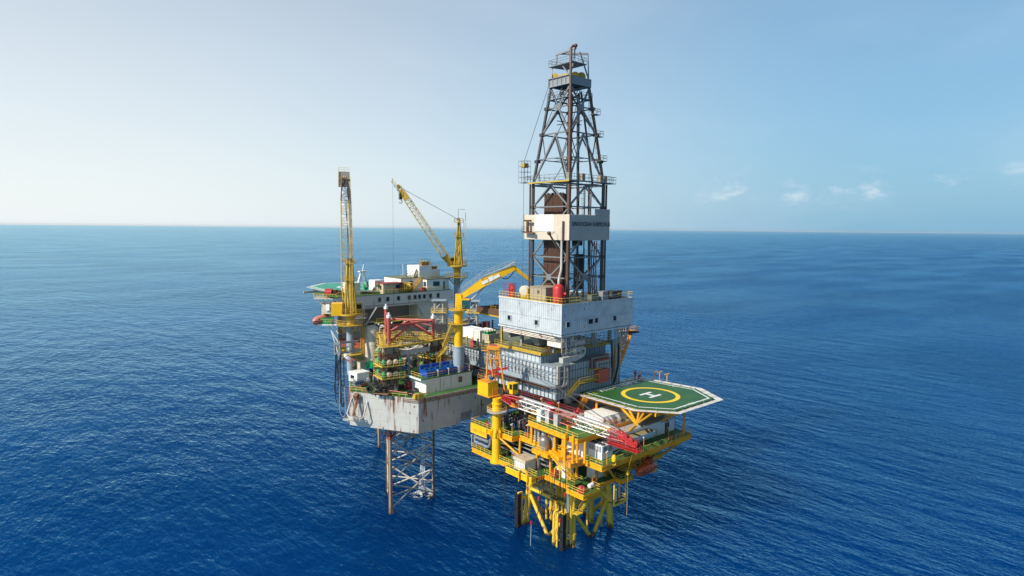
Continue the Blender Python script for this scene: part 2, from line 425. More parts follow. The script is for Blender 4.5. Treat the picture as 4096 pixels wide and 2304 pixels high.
# ------------------------------------------------------------------ sea
def make_sea():
    m, t, n, b, ln = mk('sea_water')
    c = mix(t, ramp(t, nz(t, .004, 4), .3, .7), (.0003, .016, .085), (.0005, .035, .15))
    ln(c, b.inputs['Base Color']); b.inputs['Roughness'].default_value = .2
    b.inputs['Specular IOR Level'].default_value = 0
    b.subsurface_method = 'BURLEY'; b.inputs['Subsurface Weight'].default_value = 1; b.inputs['Subsurface Radius'].default_value = (.5, .9, 1); b.inputs['Subsurface Scale'].default_value = 60
    a1 = nz(t, .07, 6, stretch=(1.7, .7, 1), rough=.62); a2 = nz(t, .42, 4, stretch=(1.6, .65, 1), rough=.6); a3 = nz(t, .017, 4, stretch=(1.5, .7, 1))
    wind = ramp(t, nz(t, .0065, 5, stretch=(.8, 2.2, 1)), .32, .68, .72, 1.35)
    s1 = n.new('ShaderNodeMath'); s1.operation = 'MULTIPLY_ADD'; ln(a1, s1.inputs[0]); s1.inputs[1].default_value = 4.5; ln(a2, s1.inputs[2])
    s2 = n.new('ShaderNodeMath'); s2.operation = 'MULTIPLY_ADD'; ln(a3, s2.inputs[0]); s2.inputs[1].default_value = 4.; ln(s1.outputs[0], s2.inputs[2])
    bp = n.new('ShaderNodeBump'); bp.inputs['Strength'].default_value = 1.; wd = n.new('ShaderNodeMath'); wd.operation = 'MULTIPLY'; ln(wind, wd.inputs[0]); wd.inputs[1].default_value = .44; ln(wd.outputs[0], bp.inputs['Distance'])
    ln(s2.outputs[0], bp.inputs['Height']); ln(bp.outputs[0], b.inputs['Normal'])
    gl = n.new('ShaderNodeBsdfGlossy'); gl.inputs['Roughness'].default_value = .08; ln(bp.outputs[0], gl.inputs['Normal'])
    fr = n.new('ShaderNodeFresnel'); fr.inputs['IOR'].default_value = 1.33; ln(bp.outputs[0], fr.inputs['Normal'])
    f2 = n.new('ShaderNodeMath'); f2.operation = 'MULTIPLY'; ln(fr.outputs[0], f2.inputs[0]); f2.inputs[1].default_value = 1.
    ln(mix(t, ramp(t, fr.outputs[0], .10, .62), (.04, .42, .85), (.50, .84, 1)), gl.inputs['Color'])
    ms = n.new('ShaderNodeMixShader'); ln(f2.outputs[0], ms.inputs[0]); ln(b.outputs[0], ms.inputs[1]); ln(gl.outputs[0], ms.inputs[2])
    ln(ms.outputs[0], n['Material Output'].inputs['Surface'])
    mb = MB(); rr = [60, 150, 400, 1000, 3000, 9000, 26000, 60000]; k = 48; mb.v.append((0, 0, 0))
    for r in rr: mb.v += [(r*cos(2*pi*i/k), r*sin(2*pi*i/k), 0) for i in range(k)]
    for i in range(k):
        i2 = (i+1) % k; mb.f.append((0, 1+i, 1+i2)); mb.sm.append(False)
        for j in range(len(rr)-1): mb.f.append((1+j*k+i, 1+(j+1)*k+i, 1+(j+1)*k+i2, 1+j*k+i2)); mb.sm.append(False)
    o = mb.build('sea', m); o['kind'] = 'structure'
    return o
make_sea()
def make_haze(density=1.0e-5):
    m = bpy.data.materials.new('sea_haze'); m.use_nodes = True; n = m.node_tree.nodes; n.remove(n['Principled BSDF'])
    v = n.new('ShaderNodeVolumePrincipled'); v.inputs['Color'].default_value = (.86, .93, 1, 1); v.inputs['Density'].default_value = density; v.inputs['Anisotropy'].default_value = .2
    m.node_tree.links.new(v.outputs[0], n['Material Output'].inputs['Volume'])
    mb = MB(); mb.box(-70000, 70000, -70000, 70000, -1.0, 112); o = mb.build('haze', m); o['kind'] = 'stuff'
make_haze()
TOPSIDES = set()
# =================================================================== WELLHEAD PLATFORM (yellow)
# ---- jacket: four battered legs, braces down to the waterline
LEGS = {'a': ((-.7, 13.6), (.5, 13.2)), 'b': ((0, 0), (.7, .8)), 'c': ((12.5, .5), (12.0, 1.0)), 'd': ((12.4, 14.1), (11.8, 13.4))}
jk = thing('platform_jacket', (6, 7, 0), 'four legged yellow steel jacket standing in the water with V braces and dark tide marks', 'jacket')
def legpt(k, z): a, b = LEGS[k]; t = z/11.3; return V((a[0]+(b[0]-a[0])*t, a[1]+(b[1]-a[1])*t, z))
for k in 'abcd':
    mb = MB(); mb.tube(legpt(k, -8), legpt(k, 15.8), .72, .66, n=16)
    for z in (2.2, 6.9): c = legpt(k, z); mb.tube(c, c+V((0, 0, .5)), .76, n=16)
    mb.build('leg', LEGY, jk)
for a, b in ('ab', 'bc', 'cd', 'da'):
    mid = (legpt(a, .2)+legpt(b, .2))/2; mid.z = -.5
    for k in (a, b):
        mb = MB(); mb.tube(legpt(k, 7.2), mid, .40, n=12); mb.build('brace', LEGY, jk)
    mb = MB(); mb.tube(legpt(a, 8), legpt(b, 8), .36, n=12); mb.build('horizontal_beam', LEGY, jk)
# well conductors and caissons through the middle
for i, (x, y, r) in enumerate(((3.4, 9.8, .36), (5.3, 7.0, .38), (3.4, 8.1, .30), (10.6, 4.3, .5), (11.1, 1.8, .2), (8.2, 8.9, .36), (6.4, 10.2, .36), (1.6, 4.6, .26), (2.2, 2.6, .2), (6.2, 1.6, .22), (4.4, 12.2, .3), (9.4, 11.6, .3))):
    mb = MB(); mb.tube((x, y, -8), (x, y, 16), r, n=12)
    for z in (3.5, 7.5): mb.tube((x, y, z), (x, y, z+.35), r+.07, n=12)
    mb.build('conductor', LEGY, jk)
# landing walkway between the front and left leg, its rail, and small boat landing gear
a, b = legpt('a', 8.4), legpt('b', 8.4)
wk = thing('landing_walkway', (.2, 7, 8), 'narrow railed yellow walkway on the horizontal tube between the front and left jacket legs', 'walkway')
mb = MB(); mb.bar(a+V((.6, -.7, 0)), b+V((.6, .9, 0)), 1.3, .12); mb.build('walkway_deck', GDM, wk)
mb = MB(); mb.rail([a+V((0, -.7, .06)), b+V((0, .9, .06))], sp=1.5); mb.rail([a+V((1.2, -.7, .06)), b+V((1.2, .9, .06))], sp=1.5); mb.build('railing', RAILW, wk)
# fenders
def fender(nm, c, leg, lab):
    t = thing('boat_fender', (c[0], c[1], 0), lab, 'fender', 'black fenders on the jacket legs')
    mb = MB()
    for z in (-3, .6, 4.2): mb.obox((c[0], c[1], z), .9, .95, 3.3)
    mb.build('rubber_pad', BLK, t)
    mb = MB(); e = V((c[0], c[1], 0)); d = (V((leg.x, leg.y, 0))-e)
    for q in (.35,): mb.tube(e+d*q+V((0, 0, -3)), e+d*q+V((0, 0, 7.7)), .28, n=10)
    for z in (.4, 6.2): mb.tube(e+V((0, 0, z)), V((leg.x, leg.y, z)), .3, n=10)
    mb.bar(e+V((0, 0, 7.6)), e+d*.4+V((0, 0, 7.6)), .5, .3)
    mb.build('stand_off_frame', LEGY, t)
fender('f', (-3.1, 13.5), legpt('a', 4), 'black boat fender in front of the left jacket leg of the yellow platform')
fender('f', (-2.7, .2), legpt('b', 4), 'black boat fender in front of the nearest jacket leg beside the boat ladder')
t = thing('boat_ladder', (-2.6, 2.4, 0), 'tall yellow boat ladder with thick side tubes rising out of the water', 'ladder')
mb = MB()
for dy in (-.55, .55):
    mb.path([(-2.6, 2.4+dy, -3), (-2.6, 2.4+dy, 6.4), (-2.3, 2.4+dy, 7.1), (-1.6, 2.2+dy, 7.3)], .24, n=10)
mb.build('side_tube', LEGY, t)
mb = MB()
for k in range(24): mb.tube((-2.6, 1.85, -.8+k*.3), (-2.6, 2.95, -.8+k*.3), .06, n=5)
mb.build('rung', LEGY, t)
mb = MB(); mb.tube((-2.6, 2.4, 5.6), legpt('b', 5.6), .26, n=10); mb.build('strut', LEGY, t); mb = MB(); mb.tube((-2.4, 1.8, 1.4), legpt('b', 1.4), .22, n=10); mb.build('strut', LEGY, t)
t = thing('caged_ladder', (-1, 4.1, 6.3), 'yellow ladder with platform leading up from the boat landing to the walkway', 'ladder')
mb = MB(); mb.ladder((-1.0, 4.4, 6.2), (-1.0, 4.4, 9.0), .9, side=(0, 1, 0), r=.07, step=.3); mb.build('ladder_rails', YB, t)
mb = MB(); mb.box(-1.6, -.2, 3.2, 5.2, 9.0, 9.12); mb.build('landing_plate', GDM, t)
mb = MB(); mb.rail([(-.2, 3.2, 9.1), (-1.6, 3.2, 9.1), (-1.6, 5.2, 9.1)]); mb.build('railing', RAILW, t)
# riser tubes on the near leg
t = thing('riser_bundle', (-.9, .9, 5), 'bundle of dark green riser tubes clamped beside the nearest jacket leg', 'risers')
for i, (dx, dy) in enumerate(((-.9, .95), (-1.0, .65), (-.95, .35))):
    mb = MB(); mb.tube((dx, dy, 2.5+i*.4), (dx, dy, 15.6), .13, n=8); mb.build('riser_tube', GREY if i else paint('riser_green', (.02, .11, .07), .5, .2, .3), t)
mb = MB(); mb.tube((-.75, -.2, -3), (-.75, -.2, 9), .2, n=10); mb.build('caisson', LEGY, t)
# ------------------------------------------------------------------- decks
JACKET_SIDE = {o.name for o in COL.objects}
def girder_edge(mb, poly, z, dep=.8, w=.28, web=1.6):
    n = len(poly)
    for i in range(n):
        a = V((*poly[i], 0)); b = V((*poly[(i+1) % n], 0)); d = (b-a); L = d.length; d.normalize(); o = V((d.y, -d.x, 0))
        p = a; q = b
        mb.bar(p+V((0, 0, z-.06)), q+V((0, 0, z-.06)), w*1.2, .1)
        mb.bar(p-o*.03+V((0, 0, z-dep/2)), q-o*.03+V((0, 0, z-dep/2)), .06, dep-.1)
        mb.bar(p+V((0, 0, z-dep)), q+V((0, 0, z-dep)), w*1.1, .09)
        k = int(L/web)
        for j in range(1, k): c = p+d*(L*j/k)+o*.03; mb.bar(c+V((0, 0, z-.1)), c+V((0, 0, z-dep+.05)), .14, .1)
def deck(name, poly, z, lab, dep=.85, surf=GDK, girder=YW, rails=(), railm=RAILW, inner=True, cat='deck', th=.12):
    cx = sum(p[0] for p in poly)/len(poly); cy = sum(p[1] for p in poly)/len(poly)
    t = thing(name, (cx, cy, z-dep), lab, cat)
    mb = MB(); mb.prism(poly, z-th, z); mb.build('deck_plate', surf, t)
    mb = MB(); girder_edge(mb, poly, z-th*.5, dep)
    if inner:
        xs = [p[0] for p in poly]; ys = [p[1] for p in poly]
        k = max(1, int((max(ys)-min(ys))/5))
        for i in range(1, k):
            y = min(ys)+(max(ys)-min(ys))*i/k; cr = []
            for j in range(len(poly)):
                (x1, y1), (x2, y2) = poly[j], poly[(j+1) % len(poly)]
                if (y1-y)*(y2-y) < 0: cr.append(x1+(x2-x1)*(y-y1)/(y2-y1))
            cr.sort()
            for j in range(0, len(cr)-1, 2): mb.bar((cr[j]+.2, y, z-th-dep*.4), (cr[j+1]-.2, y, z-th-dep*.4), .2, dep*.7)
    mb.build('edge_girder', girder, t)
    for r in rails:
        mb = MB(); mb.rail([(*p, z) for p in r], sp=1.55, toe=.1); mb.build('railing', railm, t)
    return t
def cols(t, pts, z0, z1, r=.3, mat=YW):
    for x, y in pts:
        mb = MB(); mb.tube((x, y, z0), (x, y, z1), r, n=12); mb.tube((x, y, z0), (x, y, z0+.12), r*1.5, n=12); mb.build('column', mat, t)
# cellar deck z = 12
cp = [(-1, 32.8), (-1, 9.7), (1, 9.7), (1, 6.2), (1, 1.6), (-.5, 1.6), (-.5, -3.2), (4.4, -3.2), (4.4, -1.2), (11.6, -1.2), (11.6, -2.9), (15.6, -2.9), (15.6, .8), (31.5, .8), (31.5, 29), (12, 32.8)]
cel = deck('cellar_deck', cp, 12, 'lowest yellow deck of the near platform with green floor and hoses hung from its edge', rails=[
    [(-1, 24.6), (-1, 32.8), (3, 32.8)], [(-1, 9.8), (-1, 22.4)], [(1, 9.6), (1, 6.4)], [(-.5, 1.5), (-.5, -3.2), (4.4, -3.2), (4.4, -1.2)],
    [(11.7, -1.2), (11.7, -2.9), (15.6, -2.9), (15.6, .8), (20, .8)], [(24, .8), (31.5, .8), (31.5, 8)]])
cols(cel, [(2.6, 28), (2.2, 19), (1.4, 8.2), (3.2, 2.2), (8, .9), (12.0, 1.3), (20, 2), (30, 2.2), (2.5, 13.6), (12, 13.6), (22, 12), (24, 26)], 12, 17.4, .3)
for p, q in (((-.6, 23, 17), (1.8, 15.5, 12.4)), ((11.9, 1.2, 11.2), (2.8, -4.6, 17.1)), ((15.5, 1.4, 12), (22.5, -4.8, 17.1)), ((12, -1.0, 11.5), (4.6, -5, 17.1)), ((30.5, .8, 11.6), (33.4, -4.8, 17.1)), ((20, 1, 11.7), (26.5, -4.8, 17.2))):
    mb = MB(); mb.tube(p, q, .24 if p[2] > 13 else .27, n=10); mb.build('diagonal_brace', YW, cel)
# main deck z = 18
mp = [(-.7, 33.6), (-.7, 25.6), (1.9, 25.6), (1.9, 24), (0, 23.6), (0, 19.2), (2.2, 19.2), (2.2, 5), (3.6, 5), (3.6, -.6), (2.4, -.6), (2.4, -5.4), (33.9, -5.4), (33.9, 22), (30, 33.6)]
mdk = deck('main_deck', mp, 18, 'middle yellow deck of the near platform carrying wellheads, cooler unit and white building', dep=1.0, surf=GDK, rails=[
    [(2, 33.6), (-.7, 33.6), (-.7, 25.8)], [(0, 23.2), (0, 19.2), (2.2, 19.2)], [(2.2, 19), (2.2, 5)], [(2.4, -.5), (2.4, -5.4), (33.9, -5.4), (33.9, 6)]])
cols(mdk, [(2.6, 14.3), (2.3, 5.5), (7.2, 2.2), (1.2, -1.8), (2.2, 9.6)], 18, 22.3, .27)
# mezzanine z = 23
zp = [(.3, 14.2), (-.4, -1.2), (8.2, -1.2), (8.2, 14.2)]
mez = deck('mezzanine_deck', zp, 23, 'small upper yellow deck beneath the red and white boom with its own railing', dep=.9, surf=GDK, rails=[
    [(3, 14.2), (.3, 14.2), (-.4, -1.2), (8.2, -1.2), (8.2, 3)]])
cols(mez, [(.8, 13.6), (1.6, 7.2), (.2, -.6), (7.6, -.6), (.4, 3.6)], 18.0, 22.2, .28)
# weather deck z = 22.2 behind
up = [(8.6, 26), (8.6, 3.4), (13.0, 3.4), (13.0, 1.6), (33, 1.6), (33, 30), (8.6, 30)]
wdk = deck('weather_deck', [(8.6, 30), (8.6, 3.4), (13, 3.4), (13, 1.6), (33, 1.6), (33, 30)], 22.2, 'upper grey deck under the helideck with dome antenna and red equipment', dep=.9, surf=paint('grey_deck', (.40, .37, .33), .6, .4, .4), rails=[
    [(8.6, 22), (8.6, 3.4), (13, 3.4), (13, 1.6), (33, 1.6)]])
cols(wdk, [(9.2, 4), (14, 2.4), (22, 2.6), (32, 2.6), (9.2, 15), (20, 12), (9.2, 27)], 18, 21.4, .28)
# cantilevered slab and square girders of the stair bay
t = thing('stair_bay_beam', (2.4, 1.5, 17), 'broad orange yellow girder platform bridging the open stair bay of the platform', 'beam')
mb = MB(); mb.prism([(-1.3, 1.9), (-1.3, -.2), (2.2, -.7), (3.5, -.7), (3.5, 3.6), (1.5, 3.6)], 16.9, 18.03); mb.build('box_girder', ORG, t)
mb = MB(); mb.bar((1.2, 7.6, 17.6), (-.2, 3.4, 17.6), 1.2, .8); mb.build('side_girder', YW, t)
cols(t, [(-1.1, 1.6), (-.6, -.2)], 17.9, 23.6, .3)
for p, q in (((-.9, 1.4, 23.0), (2.4, 6.2, 18.6)), ((-.9, 1.2, 20.8), (2.4, 5.2, 17.6))):
    mb = MB(); mb.tube(p, q, .26, n=10); mb.build('diagonal_brace', YW, t)
t = thing('open_stair', (0, 6, 12), 'yellow open stair descending from the tank platform to the cellar deck', 'stairs')
mb = MB(); mb.stair((1.2, 1.6, 13.6), (.4, 7.2, 17.6), 1.0); mb.build('stair_flight', YB, t)
mb = MB(); mb.box(-.4, 1.9, -.6, 1.6, 13.3, 13.45); mb.build('landing_plate', GDK, t)
mb = MB(); mb.rail([(1.9, 1.6, 13.45), (1.9, -.6, 13.45), (-.4, -.6, 13.45), (-.4, 1.4, 13.45)]); mb.ladder((-.2, 1.5, 12), (-.2, 1.5, 16.6), .6, side=(1, 0, 0), cage=True); mb.build('railing', RAILW, t)
t = thing('under_deck_stair', (9, -1, 6), 'pair of yellow stair flights meeting under the corner of the cellar deck', 'stairs')
mb = MB(); mb.stair((.9, -1.2, 7.6), (5.3, -1.2, 11.4), .9); mb.build('stair_flight', LEGY, t)
mb = MB(); mb.stair((9.6, -1.6, 7.4), (5.5, -1.3, 11.4), .9); mb.build('stair_flight', LEGY, t)
mb = MB(); mb.box(-.8, .9, -1.9, -.5, 7.5, 7.6); mb.rail([(.9, -1.9, 7.6), (-.8, -1.9, 7.6), (-.8, -.5, 7.6)]); mb.build('landing', LEGY, t)
t = thing('hanging_access_frame', (11.5, -2, 7), 'yellow open frame with caged landing hanging below the lifeboat platform', 'access frame')
mb = MB()
for x, y in ((9.8, -2.6), (13.6, -2.6), (13.6, -.9)): mb.bar((x, y, 6.6), (x, y, 11.3), .28)
mb.bar((9.8, -2.6, 6.7), (13.6, -2.6, 6.7), .3, .4); mb.bar((13.6, -2.6, 6.7), (13.6, -.9, 6.7), .3, .4); mb.build('hanger_frame', LEGY, t)
mb = MB(); mb.box(9.8, 13.6, -2.6, -.9, 6.85, 6.95); mb.build('landing_plate', GDM, t)
mb = MB(); mb.rail([(9.8, -.9, 6.95), (9.8, -2.6, 6.95), (13.6, -2.6, 6.95), (13.6, -.9, 6.95)]); mb.build('railing', LEGY, t)
mb = MB(); mb.box(10.0, 10.9, -2.4, -2.2, 7.2, 10.0); mb.build('canvas_panel', WHT, t)
# lifeboat of the platform
def lifeboat(loc, rz, L, col, lab, nm='lifeboat'):
    t = thing('lifeboat', loc, lab, 'lifeboat'); r = Matrix.Rotation(rz, 3, 'Z')
    def hull(pr, k=18, n=14, z0=0):
        mb = MB(); vs = []
        for i in range(k+1):
            s = -1+2*i/k; e = max(0, 1-abs(s)**2.6)**.55
            for j in range(n):
                a, b = pr[j]; vs.append(V(loc)+r@V((s*L/2, a*e, b*(e if b > 0 else .35+.65*e))))
        fs = [(i*n+j, i*n+(j+1) % n, (i+1)*n+(j+1) % n, (i+1)*n+j) for i in range(k) for j in range(n)]
        fs += [tuple(reversed(range(n))), tuple(k*n+j for j in range(n))]
        mb.add(vs, fs, True); return mb
    W = L*.19; Hh = L*.2
    prof = [(W*x, Hh*y) for x, y in ((0, -1), (.45, -.9), (.85, -.5), (1, 0), (1.0, .12), (.93, .16), (.82, .62), (.42, .95), (0, 1), (-.42, .95), (-.82, .62), (-.93, .16), (-1, .12), (-1, 0))]
    hull(prof).build('hull', col, t)
    mb = MB()
    for sg in (-1, 1): mb.path([V(loc)+r@V((s*L/2, sg*(W+.02)*max(0, 1-abs(s)**2.6)**.55, .1)) for s in [-.98+.098*i for i in range(21)]], .06, n=5)
    mb.build('fender_rail', BLK, t)
    mb = MB(); c = V(loc)+r@V((L*.12, 0, Hh*.9)); mb.obox(c, L*.22, W*1.1, Hh*.35, rz); mb.build('helm_cabin', col, t)
    mb = MB()
    for q in (-.32, -.16, 0.02, .2):
        for sg in (-1, 1): mb.obox(V(loc)+r@V((L*q, sg*W*.9, Hh*.3)), .35, .1, .25, rz)
    mb.obox(c+V((0, 0, Hh*.1)), L*.2, W*1.14, Hh*.16, rz)
    mb.build('window', GLS, t)
    return t
lb = lifeboat((18.4, -4.3, 13.1), .0, 6.6, LBO, 'orange enclosed lifeboat hanging beside the railing below the main deck')
t = thing('lifeboat_davit', (18, -2.4, 12), 'yellow davit frame holding the orange lifeboat under the main deck', 'davit')
for x in (16.4, 20.6):
    mb = MB(); mb.bar((x, -1.0, 11.6), (x, -1.2, 15.8), .35); mb.bar((x, -1.2, 15.8), (x, -4.3, 15.9), .3); mb.bar((x, -1.2, 13), (x, -3.2, 15.8), .22); mb.build('davit_arm', YW, t)
    mb = MB(); mb.tube((x, -4.3, 15.9), (x, -4.3, 14.4), .04, n=5); mb.build('fall_wire', ROPE, t)
# small box platform with red locker
t = deck('locker_platform', [(20.6, 0.6), (20.6, -3.3), (23.6, -3.3), (23.6, .6)], 12.1, 'small railed yellow platform right of the orange lifeboat', rails=[[(20.6, -1), (20.6, -3.3), (23.6, -3.3), (23.6, .4)]], inner=False, cat='platform')
def locker(x, y, z, sx, sy, sz, mat, lab, rz=0, cat='locker', nm='equipment_locker', grp=None):
    t = thing(nm, (x, y, z), lab, cat, grp)
    mb = MB(); mb.obox((x, y, z), sx, sy, sz-.12, rz); mb.build('cabinet', mat, t)
    mb = MB(); mb.obox((x, y, z+sz-.12), sx+.12, sy+.12, .12, rz); mb.build('lid', mat, t)
    r = Matrix.Rotation(rz, 3, 'Z')
    mb = MB()
    for e in (-.25, .25): mb.obox(V((x, y, z+sz*.4))+r@V((-sx/2-.03, e*sy, 0)), .06, .08, .25, rz); mb.obox(V((x, y, z+sz*.4))+r@V((e*sx, -sy/2-.03, 0)), .08, .06, .25, rz)
    mb.build('latch', GRYL, t)
    return t
locker(22.1, -1.6, 12.1, 1.9, 1.7, 2.0, RED, 'red equipment cabinet on the small platform right of the orange lifeboat', cat='cabinet', nm='equipment_cabinet')
locker(3.0, 3.6, 12, 1.0, .9, 1.5, RED, 'red box beside the stair foot on the cellar deck edge', nm='fire_locker')
locker(2.0, 7.2, 12, .9, 1.3, 1.5, RED, 'red fire box just right of the wrapped container on the cellar deck', nm='fire_locker')
locker(1.0, 18.2-3, 18, .7, .9, .9, RED, 'small red box behind the railing between crane post and steel tank', nm='fire_locker') if 0 else None
locker(3.0, 17.3, 18, .7, .9, .9, RED, 'small red box behind the main deck railing right of the railed bump-out', nm='fire_locker')
locker(.6, 28.6, 18, .8, .9, 1.0, RED, 'small red box behind the railing above the yellow name board', nm='fire_locker')
locker(26.6, -4.6, 18, 1.1, .5, .9, RED, 'small red box on the walkway below the grey door of the white building', nm='fire_locker')
# equipment on the lower corner platform
t = thing('life_raft_canister', (3.2, -1.8, 12), 'white cylindrical life raft canister lying on a cradle at the cellar deck corner', 'canister')
mb = MB(); mb.lathe((2.5, -1.9, 12.75), [(.3, 0), (.42, .08), (.45, .3), (.42, .68), (.45, .75), (.45, 1.2), (.42, 1.5), (.3, 1.6)], 14, ax=(1, .15, 0)); mb.build('shell', WHC, t)
mb = MB()
for x in (2.8, 3.8): mb.bar((x, -2.2, 12), (x, -2.2, 12.4), .1); mb.bar((x, -1.5, 12), (x, -1.5, 12.4), .1); mb.bar((x, -2.25, 12.4), (x, -1.45, 12.45), .1)
mb.build('cradle', GREY, t)
t = thing('pump_skid', (.6, -1.6, 12), 'pale red pump skid behind the rail of the cellar deck corner', 'pump skid')
mb = MB(); mb.box(-.1, 1.5, -2.5, -.6, 12, 12.2); mb.build('skid_base', RED, t)
mb = MB(); mb.lathe((.1, -1.5, 12.8), [(.3, 0), (.5, .1), (.5, .8), (.35, .9), (.3, 1.3)], 12, ax=(1, 0, 0)); mb.ball((.8, -2.1, 12.7), .4); mb.build('pump_casing', REDL, t)
t = thing('control_stand', (5.2, -.6, 12), 'red control stand in a pale yellow frame at the end of the cellar deck corner', 'control stand')
mb = MB(); mb.box(4.8, 5.6, -.9, -.3, 12, 13.2); mb.build('panel_box', RED, t)
mb = MB(); mb.rail([(4.4, -1.1, 12), (5.9, -1.1, 12), (5.9, .2, 12)], h=1.9, sp=1.4, levels=(.5, 1)); mb.build('frame', RAILW, t)
# bump-out with tarped container
def container(c, L, W, H, mat, rz, lab, cat='container', doors=True, grp=None, base=None, nm='shipping_container'):
    t = thing(nm, c, lab, cat, grp); C = V(c); r = Matrix.Rotation(rz, 3, 'Z')
    def P(x, y, z=0): return C+r@V((x, y, z))
    q = [P(-L/2, -W/2), P(L/2, -W/2), P(L/2, W/2), P(-L/2, W/2)]
    mb = MB()
    for i in range(4): a = q[i]; b = q[(i+1) % 4]; d = (b-a).normalized()*.12; o = V((d.y, -d.x, 0)).normalized()*.07; mb.corr(a+d-o, b-d-o, c[2]+.15, c[2]+H-.12, .3, .05)
    mb.hexa([p+V((0, 0, H-.16)) for p in q], [p+V((0, 0, H-.06)) for p in q])
    mb.build('wall', mat, t)
    mb = MB()
    for p in q: mb.obox(p+(C-p).normalized()*.1, .17, .17, H, rz)
    for i in range(4):
        a = q[i]; b = q[(i+1) % 4]
        for z in (.09, H-.08): mb.bar(a+V((0, 0, z)), b+V((0, 0, z)), .14, .17)
    mb.build('frame', base or mat, t)
    if doors:
        mb = MB()
        for y in (-.35, -.12, .12, .35): mb.tube(P(-L/2-.06, y*W, .3), P(-L/2-.06, y*W, H-.3), .035, n=5)
        mb.build('lock_bar', GRYL, t)
    return t
t = thing('bump_out_platform', (-1.4, 14, 11), 'yellow ribbed side platform on the left edge of the cellar deck holding a wrapped container', 'platform')
bp = [(-2.6, 18.4), (-2.6, 9.8), (-1.2, 9.8), (-1.2, 18.4)]
mb = MB(); mb.prism(bp, 11.88, 12.0); mb.build('deck_plate', GDK, t)
mb = MB(); girder_edge(mb, bp, 11.95, 1.1, .24, 1.3); mb.build('edge_girder', YB, t)
mb = MB(); mb.rail([(-1.2, 18.4, 12), (-2.6, 18.4, 12), (-2.6, 9.8, 12), (-.9, 9.8, 12)], sp=1.4, toe=.2); mb.build('railing', RAILW, t)
cont = container((-.2, 14.6, 12.0), 3.2, 3.9, 2.5, WHT, radians(0), 'white container with blue base and tarpaulin roof on the bump-out platform', base=BLUD)
mb = MB(); mb.hexa([(-2.0, 12.5, 14.2), (1.5, 12.5, 14.2), (1.5, 16.7, 14.2), (-2.0, 16.7, 14.2)], [(-1.85, 12.7, 14.75), (1.35, 12.6, 14.8), (1.35, 16.5, 14.75), (-1.8, 16.6, 14.8)])
mb.build('tarpaulin', paint('tarpaulin', (.5, .42, .30), .7, .1, .5), cont)
mb = MB(); mb.path([(-1.9, 12.55, 14.3), (-.3, 14.6, 14.84), (1.4, 16.6, 14.3)], .03, n=4); mb.path([(1.45, 12.6, 14.3), (-.3, 14.6, 14.84), (-1.9, 16.6, 14.3)], .03, n=4); mb.build('lashing_rope', RUST, cont)
# hose support arches and the hoses that hang to the sea
def arch(c, r, h, lab):
    t = thing('hose_arch', c, lab, 'hose arch', 'yellow hoop arches for hanging hoses')
    C = V(c); mb = MB()
    mb.path([C+V((0, -r, -1.2)), C+V((0, -r, h))]+arc(C+V((0, 0, h)), (0, -1, 0), (0, 0, 1), r, 0, pi, 10)+[C+V((0, r, -1.2))], .11, n=8)
    mb.path([C+V((-.35, -r, -1.2)), C+V((-.35, -r, h))]+arc(C+V((-.35, 0, h)), (0, -1, 0), (0, 0, 1), r, 0, pi, 10)+[C+V((-.35, r, -1.2))], .11, n=8)
    mb.build('hoop', YB, t); return t
arch((-2.8, 12, 11.6), 1.3, .5, 'yellow hoop arch on the railing below the wrapped container')
arch((-1.0, 3.4, 14.9), .75, .5, 'yellow hoop arch beside the open stair of the platform')
def hose(pts, lab, r=.085, fit=None, cat='hose', grp='black hoses hanging from the yellow platform', mat=None):
    t = thing('loading_hose', pts[0], lab, cat, grp)
    mb = MB(); mb.path(pts, r, n=6); mb.build('hose_line', mat or HOSE, t)
    if fit:
        mb = MB()
        for p in fit: p = V(p); mb.tube(p-V((0, 0, .38)), p+V((0, 0, .38)), .2, n=8)
        mb.build('coupling', RED, t)
    return t
hose([(-2.9, 18.4, 12.3), (-3.0, 18.3, 6), (-3.3, 17.6, 1.8), (-3.4, 16.2, -.3+2), (-3.3, 15, 2.2), (-3.1, 14.4, 6), (-2.9, 13.4, 11.9)], 'black hose looping from the corner of the container platform down toward the left fender')
hose([(-2.8, 10.7, 12.2), (-2.9, 10.6, 6), (-3.1, 9.9, 3.2), (-3.2, 9.0, 2.4), (-3.2, 7.9, 3.0), (-3.0, 7.2, 6), (-1.6, 7.1, 13), (-.5, 7.2, 16.4)], 'black hose with red couplings hanging below the hoop arch in front of the walkway', fit=[(-3.1, 9.2, 2.5), (-2.9, 10.65, 9.5), (-2.9, 7.2, 8.6)])
hose([(-.5, 10.2, 16.6), (-1.9, 8.2, 12), (-2.6, 7.0, 6.8), (-2.9, 5.4, 4.6), (-2.9, 4.2, 5.2), (-2.4, 3.6, 8), (-1.4, 4.0, 14.8)], 'black hose slung in a wide curve between the steel tank and the second hoop arch')
hose([(-1.0, 2.7, 15.2), (-1.5, 2.6, 9), (-2.0, 2.2, 6.2), (-2.2, 1.6, 5.6), (-2.1, .9, 6.2), (-1.9, .6, 9), (-1.7, .6, 20.4)], 'black hose hanging in a loop beside the yellow leg of the stair bay', fit=[(-2.2, 1.6, 5.6), (-1.3, 2.6, 12.6), (-1.9, .6, 11.4)])
hose([(-3.2, 9.1, 2.2), (-3.25, 9.2, -2.5)], 'thin pale hose dropping straight from a red coupling into the water', r=.06, mat=GRYL, grp=None)
hose([(-.9, 9.2, 17.2), (-1.3, 8.4, 15), (-1.5, 7.9, 12)], 'short black hose hanging under the grey steel tank', grp='black hoses hanging from the yellow platform')
